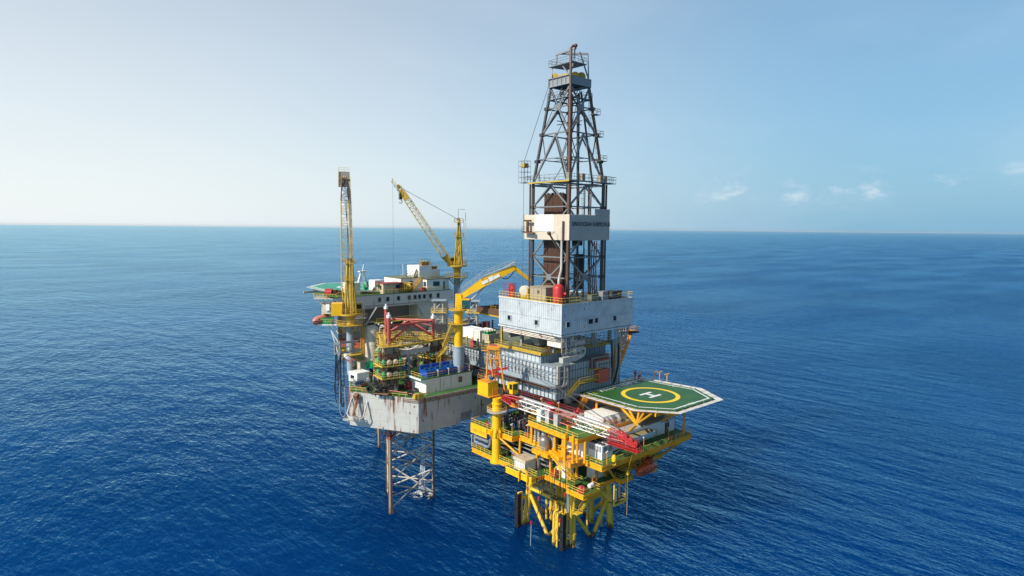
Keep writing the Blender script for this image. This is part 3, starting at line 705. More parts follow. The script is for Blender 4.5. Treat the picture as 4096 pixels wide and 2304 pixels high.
# steel tank
t = thing('steel_tank', (1.1, 9.7, 17.6), 'domed dull steel tank on a small railed platform at the deck edge', 'tank')
mb = MB(); mb.lathe((1.0, 9.7, 17.7), [(1.15, 0), (1.15, 2.1), (1.1, 2.35), (.75, 2.75), (.2, 2.9)], 20); mb.build('tank_shell', TANK, t)
mb = MB(); mb.lathe((1.0, 9.7, 19.7), [(1.19, 0), (1.19, .1)], 20); mb.lathe((1.0, 9.7, 18.2), [(1.19, 0), (1.19, .1)], 20); mb.build('band', GREY, t)
t = thing('tank_platform', (.2, 9.5, 17), 'yellow railed side platform under the dull steel tank', 'platform')
tp = [(-.7, 11.8), (-.7, 6.9), (2.1, 6.9), (2.1, 11.8)]
mb = MB(); mb.prism(tp, 17.5, 17.62); girder_edge(mb, tp, 17.5, .7); mb.build('deck_frame', YW, t)
mb = MB(); mb.rail([(1.9, 11.8, 17.6), (-.7, 11.8, 17.6), (-.7, 7.9, 17.6)], sp=1.2); mb.build('railing', RAILW, t)
# ------------------------------------------------------------------- platform crane
PC = V((-.6, 24.0, 0)); SH = V((0, 0, 0))
cr = thing('pedestal_crane', (PC.x, PC.y, 11), 'yellow pedestal crane with red and white lattice boom laid down across the near platform', 'crane')
mb = MB(); mb.lathe((PC.x, PC.y, 0), [(1.5, 10.9), (1.5, 11.05), (1.05, 11.1), (1.05, 17.0), (1.25, 17.0), (1.25, 18.3), (1.05, 18.3), (1.05, 24.6), (1.2, 24.7), (1.2, 25.0), (1.0, 25.1), (1.15, 26.2)], 28)
for i in range(8):
    a = pi/4*i; d = V((cos(a), sin(a), 0)); mb.bar(PC+d*1.35+V((0, 0, 17.05)), PC+d*1.35+V((0, 0, 18.25)), .1, .5); mb.hexa([PC+d*1.1+V((0, 0, 18.3))+V((-d.y, d.x, 0))*s*.05 for s in (-1, 1)]+[PC+d*1.6+V((0, 0, 18.3))+V((-d.y, d.x, 0))*s*.05 for s in (1, -1)], [PC+d*1.05+V((0, 0, 19.2))+V((-d.y, d.x, 0))*s*.05 for s in (-1, 1)]+[PC+d*1.1+V((0, 0, 19.2))+V((-d.y, d.x, 0))*s*.05 for s in (1, -1)])
mb.build('pedestal', YB, cr)
mb = MB(); mb.lathe((PC.x, PC.y, 23.0), [(1.1, 0), (2.3, 0), (2.3, .14), (1.1, .14)], 20); mb.build('ring_platform', GRYL, cr)
mb = MB(); mb.rail([PC+V((2.25*cos(a), 2.25*sin(a), 23.14)) for a in [2*pi*i/16 for i in range(17)]], sp=3); mb.build('ring_railing', RAILW, cr)
# machinery house: bright corrugated left wall
def face(px, py, x, y):
    "point on the upright plane through (x, y) that is square to the line of sight"
    d = FW + RC*((px-2048)/FPX) + UC*(-(py-1152)/FPX)
    return CAMP + d*((V((x, y, 0))-V((CAMP.x, CAMP.y, 0))).dot(F0)/d.dot(F0))
hx0, hx1, hy0, hy1 = PC.x-2.0, PC.x+1.0, PC.y+.8, PC.y+4.6; HB_ = hgt(1588, hx0, hy0); HT_ = hgt(1533, hx0, hy0); DZ = HT_-30.0
mb = MB(); mb.box(hx0+.05, hx1-.05, hy0+.05, hy1-.05, HB_, HT_)
mb.corr((hx0, hy1), (hx0, hy0), HB_+.1, HT_-.1, .4, .06); mb.corr((hx0, hy0), (hx1, hy0), HB_+.1, HT_-.1, .5, .04); mb.build('machinery_house', YB, cr)
mb = MB(); mb.box(hx0-.1, hx1+.1, hy0-.1, hy1+.1, HT_-.05, HT_+.08); mb.build('house_roof', ORG, cr)
mb = MB(); mb.box(hx0-.1, hx1+.3, hy0-.6, hy1+.1, HB_-.12, HB_+.1); mb.build('house_floor', ORG, cr)
mb = MB(); mb.rail([(hx0, hy1, HT_+.08), (hx0, hy0, HT_+.08), (hx1, hy0, HT_+.08), (hx1, hy1, HT_+.08)], closed=True, sp=1.1, h=1.25); mb.build('house_railing', ORG, cr); mb = MB(); mb.rail([(hx0+.9, hy0-.5, HB_+.1), (hx1+.3, hy0-.5, HB_+.1)], h=1.6, sp=.9, levels=(.25, .5, .75, 1)); mb.build('house_railing', ORG, cr)
c = face(1962, 1513, PC.x, PC.y); mb = MB(); mb.lathe(c, [(.5, 0), (.5, .5), (.25, .6), (.25, 1.0)], 14, ax=(1, 0, 0)); mb.build('fan_motor', BLUD, cr)
PF = lambda px, py, o=0.: face(px, py, PC.x+F0.x*o, PC.y+F0.y*o)
tops = [PF(1951, 1392), PF(1994, 1395)]
for p, q, r in ((tops[0], PF(1946, 1515), .2), (PF(1955, 1398), PF(1971, 1506), .18), (tops[1], PF(2019, 1565), .2), (PF(1984, 1398), PF(1986, 1500, 1.), .17), (PF(1991, 1400), PF(1992, 1520, 1.5), .15)):
    mb = MB(); mb.tube(p, q, r, n=10); mb.build('gantry_leg', ORG, cr)
mb = MB(); mb.bar(PF(1946, 1390), PF(2000, 1394), .8, .7); mb.bar(PF(1950, 1386), PF(1996, 1389), .4, .5); mb.tube(PF(1957, 1433), PF(2003, 1436), .12, n=6); mb.tube(PF(1950, 1440), PF(1993, 1441, 1), .1, n=6); mb.build('gantry_head', ORG, cr)
for px in (1963, 1972, 1981):
    mb = MB(); mb.lathe(PF(px, 1385), [(.2, -.12), (.5, -.1), (.5, .1), (.2, .12)], 14, ax=(1, .9, 0)); mb.build('sheave', REDL, cr)
mb = MB(); mb.rail([PF(1925, 1401), PF(1940, 1404), PF(1950, 1402)], sp=.7, h=1.25); mb.rail([PF(1992, 1402), PF(2001, 1404), PF(2004, 1396)], sp=.7, h=1.3); mb.bar(PF(1925, 1401), PF(1950, 1403), .8, .08); mb.build('gantry_railing', ORG, cr)
mb = MB(); mb.ladder(PF(1976, 1502, .4), PF(1977, 1402, .4), .6, side=R0, cage=True); mb.build('gantry_ladder', ORG, cr)
# cab
mb = MB(); cb = face(2050, 1572, PC.x, PC.y); mb.obox(cb+V((0, 0, 0)), 1.7, 1.9, .3); mb.obox(cb+V((0, 0, 2.3)), 1.9, 2.1, .14)
for dx in (-.8, .8):
    for dy in (-.9, .9): mb.obox(cb+V((dx, dy, .3)), .13, .13, 2.0)
mb.box(cb.x-.85, cb.x-.75, cb.y+.2, cb.y+.95, cb.z+.3, cb.z+2.3); mb.box(cb.x-.85, cb.x+.85, cb.y+.85, cb.y+.95, cb.z, cb.z+2.3); mb.box(cb.x-.85, cb.x-.75, cb.y-.95, cb.y+.3, cb.z+.3, cb.z+1.0); mb.box(cb.x-.85, cb.x+.85, cb.y-.95, cb.y-.85, cb.z+.3, cb.z+.9); mb.build('cab', YB, cr)
mb = MB(); mb.box(cb.x-.78, cb.x+.78, cb.y-.87, cb.y+.8, cb.z+.9, cb.z+2.25); mb.build('cab_window', GLS, cr)
mb = MB(); mb.lathe(PF(2008, 1566), [(.35, 0), (.8, 0), (.8, .12), (.5, .14), (.5, 1.2), (.8, 1.22), (.8, 1.34), (.35, 1.34)], 18, ax=(1, -.6, 0)); mb.build('winch_drum', BRN, cr)
# red jib beam parked on the frame
for p, q, w_, h_ in ((PF(1967, 1481), PF(2031, 1472), .25, .5), (PF(1952, 1483), PF(1996, 1499), .3, .5), (PF(1954, 1494), PF(2010, 1494), .22, .3)):
    mb = MB(); mb.bar(p, q, w_, h_); mb.build('folded_jib', RED, cr)
# boom: root near the slew ring, tip on the rest above the cooler
root = at(2010, 1588, x=-.6)-SH; tip = at(2497, 1752, z=23.0)-SH
BM = []
segs = [(0, .06, .9, 1.6, RED), (.06, .17, 1.6, 2.0, RED), (.17, .43, 2.0, 2.0, WHC), (.43, .62, 2.0, 2.0, RED), (.62, .88, 2.0, 1.7, WHC), (.88, 1., 1.7, 1.2, RED)]
for a, b, w0, w1, mt in segs:
    mb = MB()
    mb.lattice(root.lerp(tip, a), root.lerp(tip, b), w0, w0*.92, w1, w1*.92, max(1, int(round((b-a)*17))), rc=.1, rb=.045)
    if mt is RED and b == .17 or b == .06:
        d = (tip-root).normalized(); n = d.cross(Z0).normalized()
        for e in (-1, 1):
            p = root.lerp(tip, 0)+n*e*.45; q = root.lerp(tip, .1)+n*e*.95
            mb.hexa([p-V((0, 0, .4)), p+V((0, 0, .4)), p+V((0, 0, .4))+n*.05, p-V((0, 0, .4))+n*.05], [q-V((0, 0, .85)), q+V((0, 0, .85)), q+V((0, 0, .85))+n*.05, q-V((0, 0, .85))+n*.05])
    mb.build('boom_section', mt, cr)
d = (tip-root).normalized(); nn = d.cross(Z0).normalized(); ub = nn.cross(d).normalized()
# walkway along the boom's far side
mb = MB(); p = root.lerp(tip, .12)-nn*1.5+ub*.95; q = root.lerp(tip, .97)-nn*1.5+ub*.95
mb.bar(p, q, .8, .08); mb.build('boom_walkway', GRYL, cr)
mb = MB(); o = -nn*.4; mb.rail([p+o, q+o], sp=1.7, r=.035); mb.build('boom_railing', RED, cr)
# boom head with service platform
mb = MB(); h0 = tip-d*.9; h1 = tip+d*2.6-V((0, 0, .9))
for e in (-.6, .6):
    mb.bar(h0+nn*e+ub*.5, h1+nn*e*.8, .14, .5); mb.bar(tip+nn*e+ub*1.3-d*1.6, h1+nn*e*.8+ub*.5, .14, .3); mb.bar(tip+nn*e-ub*.5-d*.8, h1+nn*e*.8, .14, .3)
    mb.bar(tip+nn*e+ub*1.3-d*1.6, tip+nn*e-ub*.5-d*.8, .14, .3)
for k in range(5): c = h0.lerp(h1, k/4); mb.tube(c-nn*.7, c+nn*.7, .1, n=6)
mb.build('boom_head', RED, cr)
for k, r_ in ((.25, .75), (.62, .6), (.95, .5)):
    mb = MB(); c = h0.lerp(h1, k)+ub*.45; mb.lathe(c-nn*.3, [(r_*.5, -.1), (r_, 0), (r_, .6), (r_*.5, .7)], 16, ax=nn); mb.build('head_sheave', RED, cr)
mb = MB(); z_ = Z0*1.5; fw = V((d.x, d.y, 0)).normalized(); sdw = V((nn.x, nn.y, 0)).normalized()
pl = [tip-fw*3.2+sdw*1.3-z_, tip+fw*3.4+sdw*1.3-z_-Z0*.7, tip+fw*3.4-sdw*.9-z_-Z0*.7, tip-fw*3.2-sdw*.9-z_]
mb.hexa(pl, [p+V((0, 0, .1)) for p in pl]); mb.build('head_platform', RED, cr)
mb = MB(); mb.rail([p+V((0, 0, .1)) for p in pl], closed=True, sp=1.1, levels=(.5, 1.), r=.045, h=1.0)
for p in pl: mb.bar(p, V((p.x, p.y, p.z+2.2))+(tip-p)*.25, .1)
mb.build('head_railing', RED, cr)
mb = MB()
for k in range(5): mb.tube(PF(1978+3*k, 1386), tip+ub*1.4-d*(.6+k*.1)+nn*(.3-.15*k), .02, n=4, cap=False)
mb.build('luffing_rope', ROPE, cr)
hk = at(2456, 1833, y=-5.9)-SH
mb = MB(); mb.tube(tip+d*1.6-V((0, 0, .6)), V((hk.x, hk.y, hk.z+1)), .035, n=4); mb.build('hoist_rope', ROPE, cr)
mb = MB(); mb.lathe(hk+V((0, 0, -.2)), [(.2, -.5), (.45, -.4), (.55, .4), (.25, .9)], 10); mb.path(arc(hk-V((0, 0, 1.1)), R0, Z0, .35, -2.6, 1.2, 8), .1, n=6); mb.build('hook_block', YB, cr)
aux = at(2511, 1893, y=-5.9)-SH
mb = MB(); mb.tube(tip+d*2.3-V((0, 0, .6)), V((aux.x, aux.y, aux.z+.6)), .03, n=4); mb.lathe(aux, [(.1, -.6), (.3, -.3), (.25, .5), (.05, .7)], 8); mb.tube(aux-V((0, 0, .4)), aux-V((0, 0, 9)), .035, n=4); mb.build('whip_hook', YB, cr)
# boom rest
rs = root.lerp(tip, .60)+SH-V((0, 0, 1.1))
t = thing('boom_rest', (rs.x, rs.y, 18), 'yellow tubular boom rest with a forked head under the crane boom', 'boom rest')
mb = MB(); mb.tube((rs.x, rs.y, 17.6), (rs.x, rs.y, rs.z-.5), .34, n=12); mb.build('post', YW, t)
mb = MB(); mb.tube(rs-nn*1.9-V((0, 0, .4)), rs+nn*1.9-V((0, 0, .4)), .3, n=10)
for e in (-1.8, 1.8): mb.tube(rs+nn*e-V((0, 0, .4)), rs+nn*e*1.12+V((0, 0, .55)), .26, n=8)
mb.build('fork_head', ORG, t)
# ------------------------------------------------------------------- platform name board
t = thing('name_board', (-.8, 29.6, 16), 'bright yellow board with faded lettering hung under the main deck edge', 'sign')
mb = MB(); mb.box(-.95, -.82, 27.3, 33.5, 15.7, 18.0)
for i in range(6): mb.box(-1.02, -.95, 27.3+i*1.2, 27.42+i*1.2, 17.2, 18.0)
mb.build('board', YB, t)
text('lettering', '\u756a\u79ba11-12\u4e95\u53e3\u5e73\u53f0', (-.96, 32.3, 16.25), (0, -1, 0), (0, 0, 1), .72, TXY, t, width=4.7, ext=.01)
mb = MB()
for s_ in (0, 1): mb.sign((-.96, 32.85, 16.55+.0*s_), (0, -1, .9), (0, .9, 1), .36-.15*s_, .36-.15*s_, .02+.01*s_)
mb.build('emblem', TXR, t)
# ------------------------------------------------------------------- helideck
HZ = 26.75
hp = [at(2280, 1570.3, z=HZ), at(2538.7, 1640, z=HZ), at(2727.7, 1653.3, z=HZ), at(2891, 1597, z=HZ), at(2808, 1552, z=HZ), at(2538.7, 1502.9, z=HZ)]
x0, x1, y1, y0 = (hp[0].x+hp[1].x)/2, (hp[3].x+hp[4].x)/2+1.2, (hp[0].y+hp[5].y)/2, (hp[2].y+hp[3].y)/2
hel = [(x0, y1), (x0, hp[1].y), (hp[2].x, y0), (hp[3].x, y0), (hp[4].x, hp[4].y), (hp[5].x+.2, y1)]
cx_, cy_ = at(2601, 1579, z=HZ).xy
def inset(poly, d):
    out = []; n = len(poly)
    for i in range(n):
        p0, p1, p2 = V(poly[i-1]), V(poly[i]), V(poly[(i+1) % n])
        e1 = (p1-p0).normalized(); e2 = (p2-p1).normalized(); n1 = V((-e1.y, e1.x)); n2 = V((-e2.y, e2.x))
        k = d/(1+n1.dot(n2)); out.append(tuple(p1+(n1+n2)*k))
    return out
hd = thing('helideck', (cx_, cy_, HZ-1.2), 'green helideck with yellow ring and white H on the near platform', 'helideck')
pad = inset(hel, 1.75)
mb = MB(); mb.prism(pad, HZ-.25, HZ); mb.build('landing_surface', HGRN, hd)
mb = MB()
for i in range(6):
    a, b = V((*hel[i], HZ-.05)), V((*hel[(i+1) % 6], HZ-.05)); a2, b2 = V((*inset(hel, 1.35)[i], HZ-.16)), V((*inset(hel, 1.35)[(i+1) % 6], HZ-.16))
    mb.hexa([a-Z0*.12, b-Z0*.12, b2-Z0*.12, a2-Z0*.12], [a, b, b2, a2])
mb.build('safety_net', PITC, hd)
for i in range(6):
    a, b = V(hel[i]), V(hel[(i+1) % 6]); L = (b-a).length; k = int(L/2.4); e = (b-a).normalized(); nn_ = V((-e.y, e.x))
    for j in range(1, k): c = a.lerp(b, j/k); mb = MB(); mb.bar((*c, HZ-.0), (*(c+nn_*1.7), HZ-.1), .06, .08); mb.build('net_bracket', GREY, hd)
lin = inset(hel, 2.55); ln2 = inset(hel, 2.95)
mb = MB()
for i in range(6):
    a, b, c, d_ = lin[i], lin[(i+1) % 6], ln2[(i+1) % 6], ln2[i]
    mb.add([(*p, HZ+.012) for p in (a, b, c, d_)], [(0, 1, 2, 3)])
mb.build('perimeter_line', MARK, hd)
n = 64; ro, ri = 6.75, 5.75
mb = MB(); mb.add([(cx_+r*cos(2*pi*i/n), cy_+r*sin(2*pi*i/n), HZ+.012) for r in (ri, ro) for i in range(n)], [(i, n+i, n+(i+1) % n, (i+1) % n) for i in range(n)]); mb.build('landing_ring', MARKY, hd)
ha = radians(0)
mb = MB()
def hq(a0, a1, b0, b1): mb.add([(cx_+x, cy_+y, HZ+.012) for x, y in ((a0, b0), (a1, b0), (a1, b1), (a0, b1))], [(0, 1, 2, 3)])
hq(-2.1, 2.1, 1.0, 1.75); hq(-2.1, 2.1, -1.75, -1.0); hq(-.42, .42, -1.0, 1.0); mb.build('letter_h_marking', MARK, hd)
yl = inset(hel, 3.6)
mb = MB(); mb.add([(x0+3.8, y1-5.4, HZ+.01), (x0+4.0, y1-5.4, HZ+.01), (x0+4.0, y1-3.7, HZ+.01), (x0+3.8, y1-3.5, HZ+.01), (x1-6, y1-3.5, HZ+.01), (x1-6, y1-3.7, HZ+.01)], [(0, 1, 2, 3), (3, 2, 5, 4)]); mb.build('yellow_guide_line', MARKY, hd)
a_ = at(2280+545/4.155, 1480+362/4.155, z=HZ); b_ = at(2280+1190/4.155, 1480+212/4.155, z=HZ)
text('deck_lettering', 'PY11-12 WHP A', (a_.x, a_.y, HZ+.01), (1, 0, 0), (0, 1, 0), 1.9, MARK, hd, width=(b_-a_).length, ext=.001, bold=.025)
for px, py, u in ((2280+855/4.155, 1480+553/4.155, (0, -1, 0)), (2280+2010/4.155, 1480+572/4.155, (1, 0, 0)), (2280+1780/4.155, 1480+272/4.155, (0, 1, 0))):
    c = at(px, py, z=HZ); u = V(u); text('deck_number', '21', (c.x, c.y, HZ+.01), u, Z0.cross(u), .9, MARK, hd, width=1.9, ext=.001)
c = at(2280+1135/4.155, 1480+180/4.155, z=HZ); text('deck_number', '12 t', (c.x, c.y, HZ+.01), (1, 0, 0), (0, 1, 0), .7, MARK, hd, width=1.9, ext=.001)
mb = MB()
for i in range(6):
    a, b = V(inset(hel, 2.1)[i]), V(inset(hel, 2.1)[(i+1) % 6]); k = int((b-a).length/3)
    for j in range(k+1): c = a.lerp(b, j/max(k, 1)); mb.tube((*c, HZ), (*c, HZ+.3), .1, n=6)
mb.build('perimeter_light', paint('lamp_green', (.25, .5, .4), .3, 0, 0), hd)
# under structure
mb = MB(); girder_edge(mb, inset(hel, 1.9), HZ-.25, .8)
for y in (y0+4, y0+9, y0+14, y0+19): mb.bar((x0+2.5, y, HZ-.7), (x1-4, y, HZ-.7), .3, .7)
for x in (x0+5, x0+10, x0+15): mb.bar((x, y0+4, HZ-.75), (x, y1-3, HZ-.75), .3, .6)
mb.build('under_beam', YW, hd)
for p, q, r in (((32.5, -4.1, 18), (32.5, -4.1, HZ-.9), .3), (tuple(at(2331, 1640, z=22.2)), tuple(at(2331, 1640, z=22.2)+V((0, 0, HZ-23))), .25), (tuple(at(2385, 1662, z=22.2)), tuple(at(2385, 1662, z=22.2)+V((0, 0, HZ-23))), .25), ((26, 8, 22.2), (26, 8, HZ-1), .3), ((31, 16, 22.2), (31, 16, HZ-1), .3)):
    mb = MB(); mb.tube(p, q, r, n=12); mb.build('column', YW, hd)
nd = at(2547, 1697, y=-7.6); ft = at(2497, 1742, z=18.0)
for q in (at(2483, 1628, z=HZ-.6), at(2557, 1640, z=HZ-.6), at(2635, 1636, z=HZ-.6), at(2515, 1636, z=HZ-.6), at(2582, 1640, z=HZ-.6)):
    mb = MB(); mb.tube(nd, q, .27, n=10); mb.build('brace', YW, hd)
mb = MB(); mb.tube(ft, nd, .29, n=10); mb.build('brace', YW, hd)
mb = MB(); mb.tube((27.5, -1.5, 21.3), (29.4, -7.5, HZ-.8), .24, n=10); mb.bar((28.0, -4.1, HZ-1), (33, -4.1, HZ-1), .4, .5); mb.build('brace', YW, hd)
# stair up to the helideck
t = thing('helideck_stair', at(2325, 1637, z=22.2), 'orange yellow stair rising to the left corner of the green helideck', 'stairs')
mb = MB(); mb.stair(at(2318, 1632, z=22.2), at(2347, 1590, z=HZ-.1), 1.3); mb.build('stair_flight', ORG, t)
# ------------------------------------------------------------------- white building, canopy, cooler
t = thing('control_building', (25.5, 5, 18), 'long white walled building under the helideck with a grey double door at its right end', 'building')
mb = MB(); mb.box(8.8, 33, -1.2, 9, 18, 21.3); mb.corr((8.8, -1.25), (33, -1.25), 18.05, 21.25, .8, .03); mb.build('wall', WHC, t)
mb = MB(); mb.box(8.6, 33.2, -1.5, 9.2, 21.3, 21.42); mb.build('roof', GRYL, t)
dr = MB(); dr.box(28.9, 30.6, -1.42, -1.3, 18.05, 20.6); drr = dr.build('door', paint('grey_green_door', (.06, .09, .08), .4, .1, .2), t)
mb = MB(); mb.box(28.8, 28.9, -1.45, -1.3, 18.0, 20.7); mb.box(30.6, 30.7, -1.45, -1.3, 18.0, 20.7); mb.box(28.9, 30.6, -1.45, -1.3, 20.6, 20.7); mb.box(29.72, 29.78, -1.45, -1.41, 18.05, 20.6); mb.build('door_frame', WHC, drr)
mb = MB(); mb.box(29.15, 29.45, -1.45, -1.42, 19.6, 20.1); mb.box(30.05, 30.35, -1.45, -1.42, 19.6, 20.1); mb.build('door_window', GLS, drr)
mb = MB(); mb.box(29.3, 30.2, -1.5, -1.3, 20.85, 21.05); mb.build('red_lamp', RED, t)
mb = MB(); mb.path([(27, -1.4, 20.9), (33, -1.4, 20.95)], .06, n=5); mb.build('cable_pipe', GREY, t)
mb = MB(); mb.box(12.2, 22.6, -3.3, -1.3, 20.45, 20.6); mb.build('canopy_roof', paint('canopy_tan', (.30, .24, .12), .6, .3, .4), t)
mb = MB(); mb.box(12.2, 22.6, -3.4, -3.28, 19.7, 20.6); mb.corr((12.2, -3.41), (22.6, -3.41), 19.75, 20.55, .35, .03); mb.build('canopy_fascia', paint('pale_blue_panel', (.42, .54, .58), .45, .2, .15), t)
for i, xx in enumerate((12.6, 16.6, 19.6)):
    mb = MB(); mb.box(xx, xx+2.5, -1.5, -1.32, 18.2, 20.2); mb.build('shutter_panel', paint('aqua_panel', (.30, .52, .55), .45, .1, .15) if not i else MATS['aqua_panel'], t)
mb = MB(); mb.box(15.3, 16.4, -1.5, -1.32, 18.1, 20.2); mb.build('side_door', GREY, t)
locker(24.4, -1.9, 18.7, .9, .7, 1.2, GRYL, 'grey junction box on the white wall left of the double door', cat='box', nm='junction_box')
t = thing('cooler_unit', (6, -1.7, 18), 'large white cooler unit with rows of black fans on its roof', 'cooler')
mb = MB(); mb.box(4.6, 8.0, -3.4, .3, 18.15, 21.0); mb.build('casing', WHC, t)
mb = MB()
for i in range(5): mb.box(4.54, 4.6, -3.2+i*.7, -2.65+i*.7, 19.7, 20.85)
for i in range(2): mb.box(4.9+i*1.6, 6.2+i*1.6, -3.46, -3.4, 19.6, 20.85)
mb.build('louvre', GREY, t)
for i in range(4):
    for j in range(2):
        mb = MB(); c = (5.45+j*1.6, -2.9+i*.9, 21.0); mb.lathe(c, [(.42, 0), (.42, .3), (.34, .3), (.34, .12), (.05, .12)], 14); mb.build('fan', DRK, t)
mb = MB(); mb.path([(7, -4.2, 19.2), (12, -4.2, 19.4), (17, -4.2, 19.6)], .14, n=6)
solo(mb, 'insulated_pipe', BLK, 'long black insulated pipe running along the front of the white building', 'pipe')
# white module with ducts behind the canopy
t = thing('ducted_module', (17, 4.4, 22.2), 'white box module with curved grey duct hoods under the helideck', 'module')
mb = MB(); mb.box(12.8, 25, 3.4, 9, 22.25, 23.9); mb.build('wall', WHC, t)
for xx in (13.4, 14.7, 17.2):
    mb = MB(); mb.path(arc((xx, 3.2, 22.7), (0, -1, 0), (0, 0, 1), .8, -.4, 1.9, 7), .5, n=10); mb.build('duct_hood', GREY, t)
t = thing('dome_antenna', at(2269, 1612, z=22.2), 'white dome antenna on the upper deck left of the helideck stair', 'antenna dome')
c = at(2269, 1614, z=22.2); mb = MB(); mb.lathe(c, [(1.0, .2), (1.05, .5), (1.05, 1.4), (.9, 1.9), (.55, 2.25), (.1, 2.4)], 18); mb.build('dome', WHC, t)
mb = MB(); mb.tube(c, c+V((0, 0, .3)), .6, n=12); mb.build('pedestal', GRYL, t)
TOPSIDES = {o.name for o in COL.objects}
# =================================================================== JACK-UP DRILLING RIG
def face(px, py, x, y):
    """point on the upright plane through (x, y) that is square to the line of sight"""
    d = FW + RC*((px-2048)/FPX) + UC*(-(py-1152)/FPX)
    return CAMP + d*((V((x, y, 0))-V((CAMP.x, CAMP.y, 0))).dot(F0)/d.dot(F0))
HB, HD = 21.0, 28.6
S1 = (-19.8, 27.0); P1 = (-28.4, 41.8)
hullp = [S1, (-8.2, 27), (31.8, 27), (40.4, 41.8), (20.5, 82), (12, 90), (0, 90), (-8.5, 82), P1]
t = thing('drilling_rig_hull', (6, 55, HB), 'pale grey hull of the jack-up drilling rig with rust streaks and green deck', 'rig hull')
mb = MB(); mb.prism([(-19.0, 28.4), (31, 28.4), (40.4, 41.8), (20.5, 82), (12, 90), (0, 90), (-8.5, 82), P1], HB, HD)
mb.hexa([(*S1, HB), (-8.6, 27, HB), (-8.6, 28.4, HB), (-19.0-1.63, 28.4, HB)], [(*S1, HD), (-8.6, 27, HD), (-8.6, 28.4, HD), (-20.63, 28.4, HD)])
mb.hexa([(-20.61, 28.4, HB), (-18.9, 28.4, HB), (-18.9, 41.6, HB), (-28.25, 41.6, HB)], [(-20.61, 28.4, HD-.01), (-18.9, 28.4, HD-.01), (-18.9, 41.6, HD-.01), (-28.25, 41.6, HD-.01)])
mb.hexa([(-8.6, 27, HB+2.4), (-5.2, 27, HB+2.4), (-5.2, 28.4, HB+2.4), (-8.6, 28.4, HB+2.4)], [(-8.6, 27, HD), (-5.2, 27, HD), (-5.2, 28.4, HD), (-8.6, 28.4, HD)])
mb.box(-5.2, 31.8, 27, 28.4, HB+.6, HD); mb.build('hull_shell', HULL, t)
dk = [(-19.7, 27.15), (31.6, 27.15), (40.2, 41.9), (20.4, 81.9), (12, 89.8), (0, 89.8), (-8.4, 81.9), (-28.2, 41.8)]
mb = MB(); mb.prism(dk, HD+.004, HD+.03); mb.build('main_deck', GDK, t)
mb = MB(); mb.rail([(*dk[0], HD), (*dk[7], HD)], sp=1.5); mb.build('railing', RAILY, t)
mb = MB(); mb.rail([(*dk[7], HD), (-8.6, 81.8, HD)], sp=2); mb.build('railing', RAILY, t)
mb = MB()
for j, zz in enumerate((28.4, 28.1, 27.8)):
    o = .16+.05*j; mb.path([(-21.6-o, 30.2-o*.5, zz), (-19.8-o*.6, 27-o, zz), (-5, 27-o, zz), (15, 27-o, zz)], .06, n=5)
for k in range(26): x = -19+k*.9; mb.bar((x, 26.75, 27.6), (x, 26.75, 28.7), .08); mb.bar((x, 27, 27.7), (x, 26.6, 27.7), .08)
mb.build('edge_piping', RUST, t)
mb = MB(); pr = [(-28.3, 41.4, HD+1.2), (-27.6, 40.2, HD+1.25), (-26.6, 38.6, HD+.9), (-26.5, 38.4, HD+.3), (-26.0, 37.6, HD+.3), (-25.9, 37.4, HD+1.2), (-22.6, 31.6, HD+1.2), (-20.1, 27.3, HD+1.0), (-17, 26.8, HD+1.0)]
mb.path(pr, .09, n=6); mb.path([(-28.5, 41.9, HB+.2), (-28.5, 41.9, HD+1.2)], .07, n=5); mb.build('red_fire_main', REDL, t)
mb = MB(); mb.box(-19.9, -18.6, 26.85, 27.05, HD, HD+1.1); mb.box(-20.6, -19.8, 27.0, 28.4, HD+.02, HD+1.0); mb.build('yellow_corner_panel', YR, t)
# ---- legs
J = [V((-21.3, 36.6, 0)), V((-8.8, 37.9, 0)), V((-15.7, 47.7, 0))]
leg = thing('rig_leg', (-15.3, 40.7, 0), 'three chord lattice leg through the near hull corner of the rig, red at its top', 'rig leg', 'lattice legs of the drilling rig')
def chord(mb, c, z0, z1, r=.33):
    mb.tube((c.x, c.y, z0), (c.x, c.y, z1), r, n=12)
ctr = (J[0]+J[1]+J[2])/3
for c in J:
    mb = MB(); chord(mb, c, -12, 39); mb.build('chord', LEGG, leg)
    d = (ctr-c).normalized(); s_ = V((-d.y, d.x, 0))
    for e in (-1, 1):
        mb = MB(); mb.bar(c+s_*e*.34+V((0, 0, -6)), c+s_*e*.34+V((0, 0, 39)), .12, .16)
        for k in range(125): z = -6+k*.36; mb.bar(c+s_*e*.28+V((0, 0, z)), c+s_*e*.52+V((0, 0, z)), .16, .18)
        mb.build('rack', BRN, leg)
zt = {0: 45.2, 1: 43.8, 2: 45.6}
for i, c in enumerate(J):
    mb = MB(); chord(mb, c, 38.9, zt[i], .42); mb.build('chord_top', REDL, leg)
    mb = MB(); chord(mb, c, zt[i]-.1, zt[i]+.5, .5); mb.tube((c.x, c.y, zt[i]+.5), (c.x, c.y, zt[i]+1.1), .22, n=8); mb.build('chord_cap', WHC, leg)
B0, BH = 1.2, 6.35
